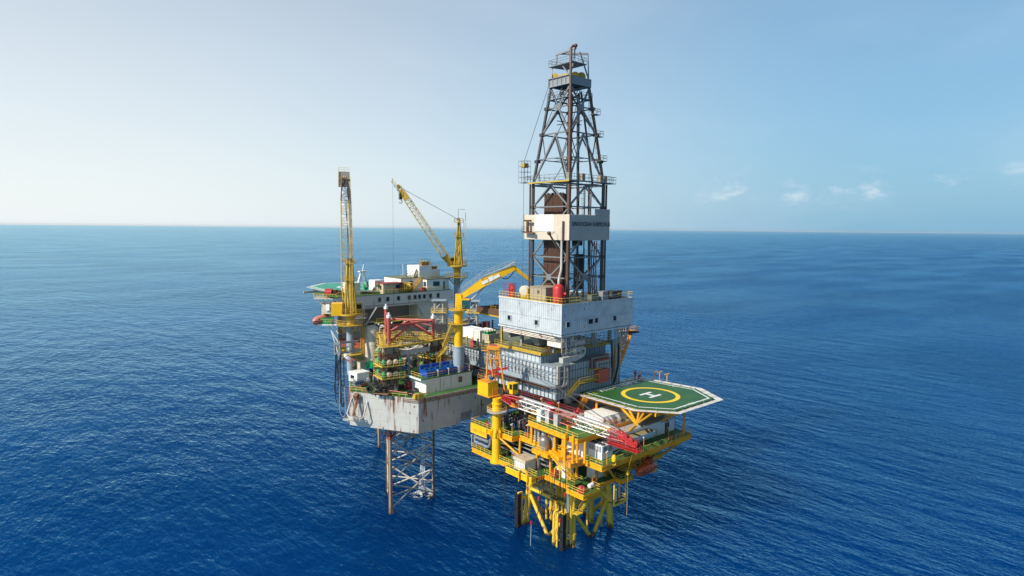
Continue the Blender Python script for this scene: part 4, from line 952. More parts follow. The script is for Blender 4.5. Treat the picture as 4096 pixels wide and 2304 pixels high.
for k in range(-1, 7):
    z0 = B0+(k)*BH; z1 = z0+5.9; zm = (z0+z1)/2
    for i in range(3):
        a, b = J[i], J[(i+1) % 3]
        up_ = k == 6
        if up_: z1u = min(zt[i], zt[(i+1) % 3])-.5; z0u = 39.6
        mt = REDL if k == 6 else LEGB; mb = MB(); r = .17
        if up_:
            mm = (a+b)/2+V((0, 0, z1u-.2))
            mb.tube(a+V((0, 0, z1u)), b+V((0, 0, z1u-.2)), .24, n=8); mb.tube(a+V((0, 0, z0u)), mm, .22, n=8); mb.tube(b+V((0, 0, z0u)), mm, .22, n=8); mb.tube(a+V((0, 0, z1u-1.4)), mm, .12, n=8)
        else:
            mb.tube(a+V((0, 0, z0)), b+V((0, 0, z1)), r, n=8); mb.tube(a+V((0, 0, z1)), b+V((0, 0, z0)), r, n=8); mb.tube(a+V((0, 0, zm)), b+V((0, 0, zm)), r, n=8)
        mb.build('brace', mt, leg)
mb = MB(); d = (J[1]-J[0]); mb.tube(J[0]+V((0, 0, 17.5)), J[0]+V((0, 0, 21)), .37, n=12); mb.tube(J[0]+V((0, 0, 17.6)), J[0]+d*.35+V((0, 0, 21)), .22, n=8); mb.build('red_section', REDL, leg)
place(leg, leg.location+V((19.2, 40.1, -2.2)), 'lattice leg of the drilling rig at its far bow below the accommodation')
# ---- jacking towers round the three chords
def tower(c, rz, lab, src=None):
    t = thing('jacking_tower', (c.x, c.y, HD), lab, 'jacking tower', 'jacking towers round the near rig leg')
    R_ = Matrix.Rotation(rz, 3, 'Z'); C_ = V((c.x, c.y, 0))
    def P(x, y, z): return C_+R_@V((x, y, 0))+V((0, 0, z))
    mb = MB()
    for s in (-1, 1): mb.obox(P(s*1.35, 0, HD), .35, 2.9, 10.3, rz); mb.obox(P(0, s*1.3, HD), 2.4, .3, 4.0, rz); mb.obox(P(0, s*1.2, 36.4), 2.4, .3, 2.5, rz)
    mb.build('tower_body', BEIG, t)
    for z in (31.9, 34.6):
        mb = MB(); mb.obox(P(0, 0, z), 5.4, 5.2, .16, rz); mb.build('platform', YR, t)
        mb = MB(); q = [P(-2.7, -2.6, z+.16), P(2.7, -2.6, z+.16), P(2.7, 2.6, z+.16), P(-2.7, 2.6, z+.16)]; mb.rail(q, sp=1.3, closed=True, toe=.15); mb.build('platform_railing', RAILY, t)
        for sx in (-1, 1):
            for sy in (-1, 1):
                mb = MB(); a = P(sx*.75, sy*1.45, z+.95); d = R_@V((0, sy, 0)); mb.lathe(a, [(.55, 0), (.6, .1), (.6, .6), (.4, .7), (.4, .9)], 14, ax=d); mb.build('gearbox', CREAM, t)
                mb = MB(); a = P(sx*1.9, sy*1.6, z+.25); mb.lathe(a, [(.3, 0), (.45, .1), (.45, 1.1), (.3, 1.3), (.15, 1.4)], 12); mb.build('drive_motor', GRN, t)
    mb = MB(); mb.obox(P(0, 0, 38.8), 4.4, 4.2, .16, rz); mb.build('top_platform', YR, t)
    mb = MB(); mb.rail([P(-2.2, -2.1, 38.96), P(2.2, -2.1, 38.96), P(2.2, 2.1, 38.96), P(-2.2, 2.1, 38.96)], sp=1.2, closed=True); mb.build('platform_railing', RAILY, t)
    mb = MB()
    for q in range(7): x = -1.5+.5*q; mb.tube(P(x, -1.5-.12*(q % 2), HD+.1+.4*(q % 3)), P(x, -1.5-.12*(q % 2), 38.6-.9*(q % 4)), .08+.04*(q % 3), n=6)
    for q in range(5): y = -1.3+.55*q; mb.tube(P(-1.7, y, HD+.1), P(-1.7, y, 38.5-.8*(q % 3)), .1, n=6)
    for z in (30.2, 33.4, 36.2, 37.2): mb.bar(P(-1.8, -1.72, z), P(1.8, -1.72, z), .16, .2); mb.bar(P(-1.85, -1.6, z), P(-1.85, 1.4, z), .16, .2)
    mb.obox(P(-.9, -1.75, 35.6), .8, .4, 1.3, rz); mb.obox(P(.7, -1.75, 36.4), 1.0, .4, .9, rz); mb.obox(P(-1.95, .3, 35.8), .4, 1.1, 1.6, rz); mb.build('pipework', BRN, t)
    mb = MB(); mb.ladder(P(1.9, -1.7, 34.8), P(1.9, -1.7, 39.6), .6, side=R_@V((1, 0, 0)), cage=True); mb.build('caged_ladder', YR, t)
    mb = MB(); mb.lathe(P(-.3, -1.5, HD+1.6), [(.55, 0), (.55, .12), (.4, .12), (.4, 0)], 16, ax=R_@V((0, -1, 0))); mb.obox(P(.8, -1.55, HD+.3), .7, .3, 1.6, rz); mb.build('handwheel', GRYL, t)
    return t
tw = tower(J[0], radians(-8), 'beige jacking tower nearest the hull corner with green motors on two yellow platforms')
tower(J[1], radians(10), 'jacking tower behind the blue shaker units with a yellow caged ladder')
tower(J[2], radians(52), 'jacking tower farthest from the stern, half hidden behind the front tower')
t = thing('leg_walkway', (-15, 41, 39), 'yellow girder walkways linking the tops of the jacking towers in a triangle', 'walkway')
for i in range(3):
    a, b = J[i], J[(i+1) % 3]; d = (b-a).normalized(); n_ = V((-d.y, d.x, 0)); a2 = a+d*2.1-n_*1.2+V((0, 0, 39)); b2 = b-d*2.1-n_*1.2+V((0, 0, 39))
    mb = MB(); mb.bar(a2-V((0, 0, .35)), b2-V((0, 0, .35)), 1.2, .5); mb.build('walkway_beam', YR, t)
    mb = MB(); mb.rail([a2+n_*.6-V((0, 0, .1)), b2+n_*.6-V((0, 0, .1))], sp=1.4); mb.rail([a2-n_*.6-V((0, 0, .1)), b2-n_*.6-V((0, 0, .1))], sp=1.4); mb.build('railing', RAILY, t)
    mb = MB(); mb.bar(a2-V((0, 0, 2.0)), b2-V((0, 0, 2.0)), .5, .9)
    for k in (.3, .6): c = a2.lerp(b2, k); mb.tube(c-V((0, 0, 2.4)), c-V((0, 0, 10)), .14, n=6)
    mb.build('tie_beam', GRYL, t)
# ---- stern deckhouse with shaker units
t = thing('stern_deckhouse', (-10, 32, HD), 'rust streaked off-white deckhouse along the stern edge of the rig hull', 'deckhouse')
mb = MB(); mb.box(-16.4, -3.9, 29.2, 36, HD, 31.9); mb.build('wall', PINK, t)
mb = MB(); mb.box(-16.46, -16.4, 29.4, 35.9, HD+.1, 31.8); mb.build('bright_end_wall', WHC, t)
mb = MB(); mb.box(-17.7, -3.8, 29.15, 36.2, 31.9, 32.1); mb.build('roof_deck', GDK, t)
mb = MB(); mb.box(-17.85, -17.7, 29.1, 36.3, 31.75, 32.15); mb.build('roof_edge', WHC, t)
mb = MB(); mb.box(-7.7, -6.7, 29.1, 29.2, 29.9, 31.2); mb.build('hatch', RUST, t)
mb = MB(); mb.rail([(-12, 29.2, 32.1), (-17.6, 29.2, 32.1), (-17.6, 36, 32.1)], sp=1.3); mb.build('railing', RAILY, t)
mb = MB(); mb.rail([(-3.9, 29.2, 32.1), (-12, 29.2, 32.1)], sp=1.3, r=.06); mb.build('rusty_railing', RUST, t)
for k in range(4):
    x = -15.8+k*2.9; t = thing('shaker_unit', (x+1.2, 31.4, 32.1), ['bright blue shaker unit at the left end of the stern deckhouse roof', 'second bright blue shaker unit from the left on the deckhouse roof', 'third bright blue shaker unit from the left on the deckhouse roof', 'bright blue shaker unit with a dull grate at the right end of the deckhouse roof'][k], 'shaker', 'blue shaker units on the stern deckhouse')
    mb = MB(); mb.box(x, x+2.4, 29.9, 32.6, 32.15, 33.3); mb.box(x+.1, x+2.3, 32.6, 33.0, 32.15, 34.3); mb.box(x-.08, x+2.48, 29.85, 32.6, 33.3, 33.42); mb.build('body', BLU, t)
    mb = MB(); mb.box(x+.25, x+2.15, 30.1, 32.4, 33.42, 33.5); mb.build('screen_deck', BLUD if k < 3 else GDM, t)
    for xx in (x+.3, x+1.7): mb = MB(); mb.lathe((xx, 31.2, 33.75), [(.28, 0), (.28, .6)], 10, ax=(1, 0, 0)); mb.build('vibrator_motor', BLUD, t)
    mb = MB(); mb.path([(x+2.65, 29.35, 32.1), (x+2.65, 29.35, 33.3), (x+2.65, 29.55, 33.5), (x+2.65, 29.8, 33.4)], .13, n=7); solo(mb, 'vent_pipe', GRYL, ['grey vent gooseneck right of the leftmost blue shaker', 'grey vent gooseneck right of the second blue shaker', 'grey vent gooseneck right of the third blue shaker', 'grey vent gooseneck right of the last blue shaker'][k], 'vent', 'vent goosenecks along the deckhouse rail')
# ---- deck clutter near the port corner
CB = [(-22.9, 47.6)]
t = thing('deck_cabin', (-22.4, 47.8, HD), 'small white flat roofed cabin on the deck at the left hull corner', 'cabin')
c = face(1436, 1500, -22.6, 47.5); mb = MB(); mb.obox((c.x, c.y, HD+.4), 3.3, 3.6, 2.2, .1); mb.build('wall', WHC, t)
mb = MB(); mb.obox((c.x, c.y, HD+2.6), 3.5, 3.8, .15, .1); mb.build('roof', WHC, t)
mb = MB(); mb.obox((c.x-1.68, c.y, HD+1.2), .08, 1.5, .8, .1); mb.build('window', GLS, t)
def sack(px, py, lab, s=.9, z=HD):
    c = at(px, py, z=z); mb = MB()
    for k in range(4): mb.ball(c+V((random.uniform(-.3, .3)*s, random.uniform(-.3, .3)*s, s*.55+random.uniform(-.1, .25)*s)), s*.7*random.uniform(.8, 1), None, s*.62, 9, 6)
    return solo(mb, 'bulk_sack', BAG, lab, 'sack', 'white bulk sacks on the rig deck')
sack(1467, 1531, 'white bulk sack beside the small white cabin', 1.3)
sack(1478, 1448, 'white bulk sack lying at the foot of the tall white tank', 1.0)
sack(1492, 1432, 'white bulk sack heaped highest beside the tall white tank', 1.1)
sack(1468, 1455, 'leftmost white sack of the heap near the white tank', .9)
t = thing('open_cargo_basket', at(1432, 1540, z=HD), 'grey open cargo basket in front of the small white cabin', 'basket')
c = at(1434, 1538, z=HD); mb = MB(); mb.rail([c+V(p) for p in ((-1.3, -.9, 0), (1.3, -.9, 0), (1.3, .9, 0), (-1.3, .9, 0))], closed=True, h=1.5, sp=.5, r=.05); mb.obox(c, 2.6, 1.8, .12); mb.build('basket_frame', GRYL, t)
mb = MB(); mb.obox(c+V((0, 0, .12)), 2.0, 1.4, .8); mb.build('load', BLUD, t)
def wheel(px, py, r, ax, lab, x, y, grp='tyres hung on the hull rail'):
    c = face(px, py, x, y); mb = MB(); mb.lathe(c, [(r*.55, -.18), (r*.9, -.2), (r, -.08), (r, .08), (r*.9, .2), (r*.55, .18), (r*.55, -.18)], 18, ax=ax)
    return solo(mb, 'fender_tyre', BLK, lab, 'tyre', grp)
wheel(1478, 1556, .85, (-.86, -.5, 0), 'black tyre on the hull rail left of the black net heap', -25, 35.8)
wheel(1642, 1572, .8, (-.86, -.5, 0), 'black tyre on the hull rail near the yellow corner panel', -20.6, 28.4)
mb = MB()
for k in range(26): c = face(1524+random.uniform(-22, 18), 1560+random.uniform(-20, 16), -23.4, 32.8); mb.lathe(c, [(.25, -.12), (.5, -.14), (.58, 0), (.5, .14), (.25, .12)], 9, ax=(random.uniform(-1, 0), random.uniform(-1, 0), random.uniform(-.5, .5)))
solo(mb, 'rubber_net', BLK, 'heap of black rubber rings hung over the hull rail', 'fender net')
t = thing('rail_bracket_shelf', face(1524, 1572, -23.6, 32.6), 'rusty bracket shelf on the hull rail below the black rubber heap', 'bracket')
c = face(1524, 1574, -23.7, 32.6); dd = V((.5, -.86, 0)); mb = MB(); mb.bar(c-dd*1.8, c+dd*1.8, 1.0, .15); mb.bar(c-dd*1.6, c-dd*1.6+V((.5, .3, -1)), .15); mb.bar(c+dd*1.6, c+dd*1.6+V((.5, .3, -1)), .15); mb.build('shelf', RUST, t)
locker(*at(1635, 1556, z=HD)[:2], HD, 1.1, .9, 1.7, RED, 'red cabinet beside the white end of the stern deckhouse', nm='fire_cabinet', cat='cabinet')
t = thing('tugger_winch', at(1500, 1540, z=HD), 'dark winch with a wide spoked drum beside the front jacking tower', 'winch')
c = at(1502, 1536, z=HD); mb = MB(); mb.lathe(c+V((-.6, 0, 1.3)), [(1.2, 0), (1.25, .1), (1.0, .2), (.6, .25), (.6, 1.1), (1.0, 1.15), (1.25, 1.2), (1.2, 1.3)], 20, ax=(1, -.6, 0)); mb.build('drum', GREY, t)
mb = MB(); mb.obox(c, 2.6, 1.8, .3); mb.obox(c+V((1.0, -.6, .3)), .8, .8, .9); mb.build('winch_base', DRK, t)
# folded fairlead frame on the chamfer side
t = thing('mooring_frame', face(1440, 1610, -26.6, 38.5), 'rusty white U shaped swing frame hinged on the hull side above a small hanging grating', 'frame')
def hf(px, py, o): c = face(px, py, -26, 38); return c
u0 = at(1408, 1574, y=40.9); n0 = V((-.86, -.5, 0)); tt = V((.5, -.86, 0))
A0 = V((-28.1, 41.2, 27.2)); A1 = V((-26.1, 37.8, 26.9)); lo = V((0, 0, -3.6))+n0*2.0
mb = MB(); mb.path([A0, A0+lo*.85-tt*.2, A0+lo+tt*.4, A1+lo-tt*.6, A1+lo*.85, A1], .17, n=8); mb.build('swing_frame', GRYL, t)
mb = MB(); b0 = V((-27.3, 39.9, 28.2)); b1 = b0+n0*2.2+V((0, 0, -4.6)); mb.tube(b0, b1, .3, n=8); mb.tube(b0+tt*.9+n0*.3, b1, .12, n=6); mb.bar(b0-V((0, 0, .3)), b0+n0*1.0-V((0, 0, .8)), .9, 1.6); mb.build('strut', RUST, t)
mb = MB(); q = [b1+n0*.2+tt*-1.9-n0*1.2, b1+n0*.2+tt*1.5-n0*1.2, b1+tt*1.1+n0*1.3, b1-tt*1.6+n0*1.3]; q = [p-V((0, 0, .5)) for p in q]; mb.hexa(q, [p+V((0, 0, .12)) for p in q]); mb.rail([p+V((0, 0, .1)) for p in q], closed=True, h=.35, r=.06); mb.lathe(b1-V((0, 0, .4)), [(.8, 0), (.7, .35), (.2, .7)], 12); mb.build('hanging_grating', GRYL, t)
# tall white tank with ladder and pipe loop
c = at(1493, 1420, z=HD); c = V((-12.6, 60.0, HD))
c = face(1488, 1410, -14, 55); c.z = HD
t = thing('bulk_tank', c, 'tall white cylindrical tank with a caged ladder behind the front jacking tower', 'tank')
zt_ = hgt(1306, c.x, c.y); mb = MB(); mb.lathe(c, [(1.75, 0), (1.75, zt_-HD-.5), (1.5, zt_-HD-.1), (.6, zt_-HD+.3)], 22); mb.build('shell', CREAM, t)
mb = MB()
for z in (zt_-1.6, zt_-4.6, zt_-7.5): mb.lathe((c.x, c.y, z), [(1.8, 0), (1.8, .22)], 22)
mb.build('band', TAN, t)
mb = MB(); q = c-R0*1.7-F0*.6; mb.ladder(q, (q.x, q.y, zt_), .6, side=F0, cage=True); mb.build('ladder', RAILY, t)
q = c+R0*2.2; mb = MB(); mb.path([q, (q.x, q.y, zt_-.2)]+arc((q.x+.35, q.y-.3, zt_-.2), (-.76, .65, 0), (0, 0, 1), .5, 0, pi, 6)+[(q.x+.7, q.y-.6, zt_-2)], .22, n=8)
mb.path([c+V((0, 0, zt_-HD-.2))-R0*1.2, c+V((0, 0, zt_-HD+1))-R0*1.2, c+V((0, 0, zt_-HD+1.2))+R0*.7, c+V((0, 0, zt_-HD-.2))+R0*.9], .14, n=6); mb.build('vent_loop', CREAM, t)
# small beige cabinet left of the tower, baskets, blue reel
c = at(1448, 1492, z=HD); locker(c.x, c.y, HD, 2.2, 2.4, 3.0, CREAM, 'tall cream cabinet on the deck between crane post and front tower', nm='deck_cabinet', cat='cabinet')
c = at(1426, 1490, z=HD); locker(c.x, c.y, HD, 3.2, 1.8, 1.7, BRN, 'long rusty brown bin at the foot of the grey crane post', nm='cargo_bin', cat='bin')
c = at(1462, 1512, z=HD); locker(c.x, c.y, HD, 1.9, 1.6, 1.5, RUST, 'rusty open bin behind the small white cabin', nm='cargo_bin', cat='bin')
c = at(1478, 1498, z=HD); mb = MB(); mb.lathe(c+V((-.4, 0, 1.1)), [(1.1, 0), (1.1, .15), (.5, .2), (.5, .9), (1.1, .95), (1.1, 1.1)], 18, ax=(1, -.3, 0)); solo(mb, 'hose_reel', BLUD, 'dark blue hose reel standing beside the front jacking tower', 'reel')
# ---- hoses on the far left side
HP = (-25.5, 50.5)
t = thing('hose_station', face(1352, 1410, *HP), 'grey outrigger frame with yellow reel holding the hanging hoses at the rig side', 'hose station')
mb = MB(); a = face(1340, 1415, *HP); b = face(1362, 1412, *HP); bk = F0*3+R0*4
for p in (a, b): mb.bar(p, p+bk+V((0, 0, .2)), .4, .5); mb.bar(p+V((0, 0, 2.4)), p+bk*.9+V((0, 0, 2.4)), .3, .4); mb.bar(p, p+V((0, 0, 2.4)), .35)
mb.bar(a, b, .4, .5); mb.bar(a+V((0, 0, 2.4)), b+V((0, 0, 2.4)), .5, .6)
for k in range(4): p = a.lerp(b, k/3); mb.bar(p+V((0, 0, 2.6)), p+bk*.6+V((0, 0, 2.6)), .12)
mb.build('outrigger', GREY, t)
mb = MB(); c = face(1369, 1404, *HP)+F0*1.5; mb.lathe(c-R0*.9, [(.9, 0), (.9, .1), (.75, .1), (.75, 1.7), (.9, 1.7), (.9, 1.8)], 18, ax=R0); mb.build('reel', YR, t)
mb = MB(); c = face(1385, 1404, *HP)+F0*1.5; mb.ball(c, .75, .75, .95); mb.build('buoy', WHC, t)
mb = MB(); p = face(1366, 1440, *HP); mb.tube(p, p+R0*3.2, .12, n=6); mb.tube(p+V((0, 0, 1)), p+V((0, 0, -1.2))+R0*2.8, .1, n=6); mb.path([p, p+R0*1.5+V((0, 0, 1.2)), p+R0*3], .1, n=6); mb.build('red_support', REDL, t)
HS = [((1342, 1416), (1341, 1560), (1345, 1602), (1352, 1612), (1358, 1602), (1358, 1540), (1350, 1480), (1362, 1416)),
      ((1345, 1416), (1344, 1500), (1338, 1550), (1343, 1570), (1352, 1574), (1357, 1560), (1354, 1510), (1346, 1450)),
      ((1348, 1416), (1351, 1470), (1359, 1505), (1352, 1540), (1347, 1572), (1352, 1575)),
      ((1361, 1414), (1361, 1520), (1362, 1600), (1370, 1624), (1378, 1612), (1378, 1560), (1375, 1440)),
      ((1363, 1414), (1364, 1560), (1367, 1618), (1373, 1617), (1377, 1600)),
      ((1360, 1414), (1359, 1600), (1358, 1630), (1364, 1658), (1374, 1666), (1382, 1652), (1379, 1580), (1376, 1440)),
      ((1362, 1500), (1367, 1540), (1373, 1543), (1376, 1534), (1374, 1440)),
      ((1343, 1440), (1340, 1500), (1346, 1520), (1353, 1500), (1358, 1460), (1361, 1420))]
HL = ['black hose with the lowest front loop at the left end of the outrigger', 'black hose bulging farthest left below the outrigger frame', 'thin black hose crossing the others under the left outrigger arm', 'black hose in a long narrow loop at the right outrigger arm', 'black hose running just inside the long right loop', 'grey hose whose loop hangs lowest of all below the outrigger', 'short black hose loop beside the hull under the red support', 'patched black hose in the upper tangle of the outrigger']
for i, h in enumerate(HS):
    pts = [face(px, py, HP[0]-.15*i*F0.x, HP[1]-.15*i*F0.y) for px, py in h]
    fine = []
    for a in range(len(pts)-1):
        p0 = pts[max(a-1, 0)]; p1 = pts[a]; p2 = pts[a+1]; p3 = pts[min(a+2, len(pts)-1)]
        for k in range(5):
            u = k/5; fine.append(.5*((2*p1)+(p2-p0)*u+(2*p0-5*p1+4*p2-p3)*u*u+(3*p1-p0-3*p2+p3)*u**3))
    fine.append(pts[-1])
    mb = MB(); mb.path(fine, .11 if i != 2 else .07, n=6); solo(mb, 'supply_hose', GREY if i == 5 else HOSE, HL[i], 'hose', 'supply hoses hanging at the rig side')
# ---- crane builder for the two lattice cranes
def rig_crane(nm, C, zs, bd, foot, tip, lab, w=2.3, bays=14, pr=.95, house=True):
    """zs: base, collar, ring, house floor, mast top; foot, tip: boom ends"""
    z0, zc, zr, zh, zm = zs; C = V((*C, 0)); t = thing('lattice_crane', (C.x, C.y, z0), lab, 'crane')
    mb = MB(); mb.lathe((C.x, C.y, 0), [(pr, z0), (pr, zr-.6), (pr+.1, zr-.5)], 20); mb.build('pedestal', BLUG, t)
    mb = MB(); mb.lathe((C.x, C.y, 0), [(pr*1.1, zr-.5), (pr*1.1, zh-1.2), (pr*1.5, zh-.9), (pr*1.5, zh-.4)], 20); mb.build('slewing_post', YR, t)
    mb = MB(); mb.lathe((C.x, C.y, 0), [(pr, zr), (pr+2.3, zr), (pr+2.3, zr+.12), (pr, zr+.12)], 18)
    for k in range(8): a = k*pi/4; d = V((cos(a), sin(a), 0)); mb.bar(C+d*(pr+2.1)+V((0, 0, zr)), C+d*pr+V((0, 0, zr-2.2)), .14)
    mb.build('ring_platform', YR, t)
    mb = MB(); mb.rail([C+V(((pr+2.25)*cos(a), (pr+2.25)*sin(a), zr+.12)) for a in [2*pi*i/18 for i in range(19)]], sp=3, h=1.2); mb.build('ring_railing', RAILY, t)
    bd = V(bd).normalized(); sd_ = Z0.cross(bd)
    mb = MB(); mb.lathe((C.x, C.y, 0), [(.4, zh-.4), (3.0, zh-.4), (3.0, zh), (.4, zh)], 20); mb.build('slewing_floor', YR, t)
    mb = MB(); mb.rail([C+V((2.95*cos(a), 2.95*sin(a), zh)) for a in [2*pi*i/16 for i in range(17)]], sp=3, h=1.2); mb.build('floor_railing', YR, t)
    rz = atan2(bd.y, bd.x)
    # mast: two raking legs with a central tapered column
    top = C-bd*.4+V((0, 0, zm))
    mb = MB(); mb.lathe(C-bd*.6+V((0, 0, zh)), [(.75, 0), (.75, (zm-zh)*.45), (.42, (zm-zh)*.75), (.35, zm-zh)], 14); mb.build('mast_column', YR, t)
    mb = MB()
    for e in (-1, 1):
        mb.bar(C+sd_*e*1.3+bd*.7+V((0, 0, zh)), top+sd_*e*.5, .28); mb.bar(C+sd_*e*1.3-bd*1.5+V((0, 0, zh)), top+sd_*e*.5-bd*.3, .28)
        for k in range(5):
            u, v_ = k/5, (k+1)/5; f = (C+sd_*e*1.3+bd*.7+V((0, 0, zh))).lerp(top+sd_*e*.5, u); g = (C+sd_*e*1.3-bd*1.5+V((0, 0, zh))).lerp(top+sd_*e*.5-bd*.3, v_); mb.bar(f, g, .12)
    for k in range(1, 6): u = k/6; mb.bar((C+sd_*1.3+bd*.7+V((0, 0, zh))).lerp(top+sd_*.5, u), (C-sd_*1.3+bd*.7+V((0, 0, zh))).lerp(top-sd_*.5, u), .12)
    mb.build('mast_frame', YR, t)
    for u in (.62, .93):
        z = zh+(zm-zh)*u; c = C-bd*.5; mb = MB(); mb.obox((c.x, c.y, z), 2.6, 2.6, .12, rz); mb.rail([c+sd_*a+bd*b+V((0, 0, z+.1)) for a, b in ((-1.3, -1.3), (1.3, -1.3), (1.3, 1.3), (-1.3, 1.3))], closed=True, sp=1.2, h=1.1); mb.build('mast_platform', YR, t)
    mb = MB(); q = C-bd*2.0; mb.ladder((q.x, q.y, zh), (q.x, q.y, zm-.5), .6, side=sd_, cage=True); mb.build('mast_ladder', RAILY, t)
    mb = MB()
    for e in (-.35, .35): mb.lathe(top+sd_*e, [(.5, -.1), (.5, .1)], 14, ax=sd_)
    mb.build('mast_sheave', DRK, t)
    # boom
    foot = V(foot); tip = V(tip); d = (tip-foot).normalized(); n_ = d.cross(Z0).normalized(); ub = n_.cross(d).normalized()
    k1 = foot.lerp(tip, .12); k2 = foot.lerp(tip, .80)
    mb = MB(); mb.lattice(foot, k1, w*.75, .5, w, w*.8, 3, rc=.13, rb=.05); mb.lattice(k1, k2, w, w*.8, w*.8, w*.7, bays, rc=.13, rb=.05); mb.build('boom', YR, t)
    mb = MB(); mb.lattice(k2, tip, w*.8, w*.7, w*.45, w*.35, 4, rc=.14, rb=.06); mb.build('boom_tip', BRN if nm == 'a' else YR, t)
    for e in (-1, 1):
        mb = MB(); p = foot+n_*e*w*.38; q = k1+n_*e*w*.5; mb.hexa([p-ub*.3, q-ub*w*.4, q-ub*w*.4+n_*.06, p-ub*.3+n_*.06], [p+ub*.3, q+ub*w*.4, q+ub*w*.4+n_*.06, p+ub*.3+n_*.06])
        mb.build('boom_plate', YR, t); mb = MB(); p = foot.lerp(tip, .84)+n_*e*w*.4; q = foot.lerp(tip, .96)+n_*e*w*.28; mb.hexa([p-ub*w*.33, q-ub*w*.22, q-ub*w*.22+n_*.06, p-ub*w*.33+n_*.06], [p+ub*w*.33, q+ub*w*.22, q+ub*w*.22+n_*.06, p+ub*w*.33+n_*.06]); mb.build('boom_plate', YR, t)
    mb = MB(); a = foot.lerp(tip, .03)+n_*(w*.62)+ub*.3; b = foot.lerp(tip, .97)+n_*(w*.5)+ub*.3; mb.bar(a, b, .7, .08); mb.build('boom_walkway', GRYL, t)
    mb = MB(); mb.rail([a+n_*.35, b+n_*.35], sp=1.8, r=.035); mb.build('boom_railing', RAILY, t)
    mb = MB(); g = tip+d*.6; q = [g+n_*x_+d*y_-ub*.9 for x_, y_ in ((-1.5, -2.6), (1.5, -2.6), (1.4, 1.4), (-1.4, 1.4))]
    mb.hexa(q, [p+ub*.1 for p in q])
    for k in range(4): mb.bar(q[0].lerp(q[3], k/3), q[1].lerp(q[2], k/3), .12, .3)
    mb.build('head_platform', paint('grate_grey', (.24, .23, .2), .6, .3, .3) if 'grate_grey' not in MATS else MATS['grate_grey'], t)
    mb = MB(); mb.rail([p+ub*.1 for p in (q[1], q[2], q[3], q[0])], sp=1.4); mb.build('head_railing', RAILY, t)
    mb = MB()
    for e in (-.3, .3): mb.lathe(tip+n_*e, [(.6, -.12), (.6, .12)], 14, ax=n_)
    mb.build('head_sheave', YR, t)
    mb = MB()
    for e in (-.45, -.15, .15, .45): mb.tube(top+sd_*e, tip+n_*e*1.4, .045, n=4)
    mb.build('luffing_rope', BLUD, t)
    # cab and machinery
    c = C-sd_*2.3+bd*1.2; mb = MB(); mb.obox((c.x, c.y, zh), 1.9, 1.7, 2.3, rz); mb.build('cab', YR, t)
    mb = MB(); mb.obox((c.x, c.y, zh+.9), 1.96, 1.2, 1.1, rz); mb.obox((c.x, c.y, zh+.95), 1.3, 1.76, 1.0, rz); mb.build('cab_window', GLS, t)
    return t, C, bd, sd_, rz
c1 = (-20.2, 57.5)
f1 = face(1388, 1200, c1[0]+F0.x*1.2, c1[1]+F0.y*1.2); t1 = face(1377, 712, c1[0]+F0.x*11, c1[1]+F0.y*11)
cr1, C, bd, sd_, rz = rig_crane('a', c1, (HD, 31, 40.9, 43.8, 57.0), (F0*.9-R0*.44), f1, t1, 'left lattice crane of the drilling rig with nearly upright boom on a grey post', w=2.4)
mb = MB(); q = C-R0*2.9-F0*.9; mb.obox((q.x, q.y, 43.4), 2.6, 3.4, 3.0, radians(-41)+.2); mb.build('machinery_house', YB, cr1)
mb = MB(); mb.stair((C.x+1.9, C.y-2.6, 33.6), (C.x+2.6, C.y-1.6, 40.9), .8); mb.obox((C.x+.4, C.y-1.0, 33.5), 3.2, 3.2, .12); mb.rail([(C.x-1.2, C.y-2.6, 33.6), (C.x+2.0, C.y-2.6, 33.6), (C.x+2.0, C.y+.6, 33.6)]); mb.build('access_stair', YR, cr1)
c2 = (19.0, 66.6)
f2 = face(1805, 1062, *c2); t2 = face(1594, 746, c2[0]-F0.x*2, c2[1]-F0.y*2)
cr2, C, bd, sd_, rz = rig_crane('b', c2, (HD, 40, 50.4, 54.0, 67.5), (-R0), f2, t2, 'right lattice crane of the drilling rig with boom leaning left over the accommodation', w=2.6)
mb = MB(); h = face(1602, 790, c2[0]-F0.x*2, c2[1]-F0.y*2); d = (V(t2)-V(f2)).normalized(); mb.tube(V(t2)-d*1.5, h+V((0, 0, 1.4)), .05, n=4); mb.build('hook_rope', ROPE, cr2)
mb = MB(); mb.obox(h-V((0, 0, .6)), .8, .7, 2.0); mb.path(arc(h-V((0, 0, 1.2)), R0, Z0, .45, -2.6, 1.3, 8), .12, n=6); mb.build('hook_block', BRN, cr2)
mb = MB(); p = V(t2)+d*1.2-R0*1.0; mb.tube(p, (p.x, p.y, 47), .035, n=4); mb.build('whip_rope', ROPE, cr2)
mb = MB(); p = V((C.x, C.y, 0)); mb.path([p+V((.2, -.3, 66)), p+V((.2, -.3, 70.5)), p+V((1.6, -1.7, 70.5))], .12, n=5); mb.tube(p+V((1.7, -1.8, 67)), p+V((1.7, -1.8, 69.6)), .12, n=5); mb.build('mast_davit', GRYL, cr2)
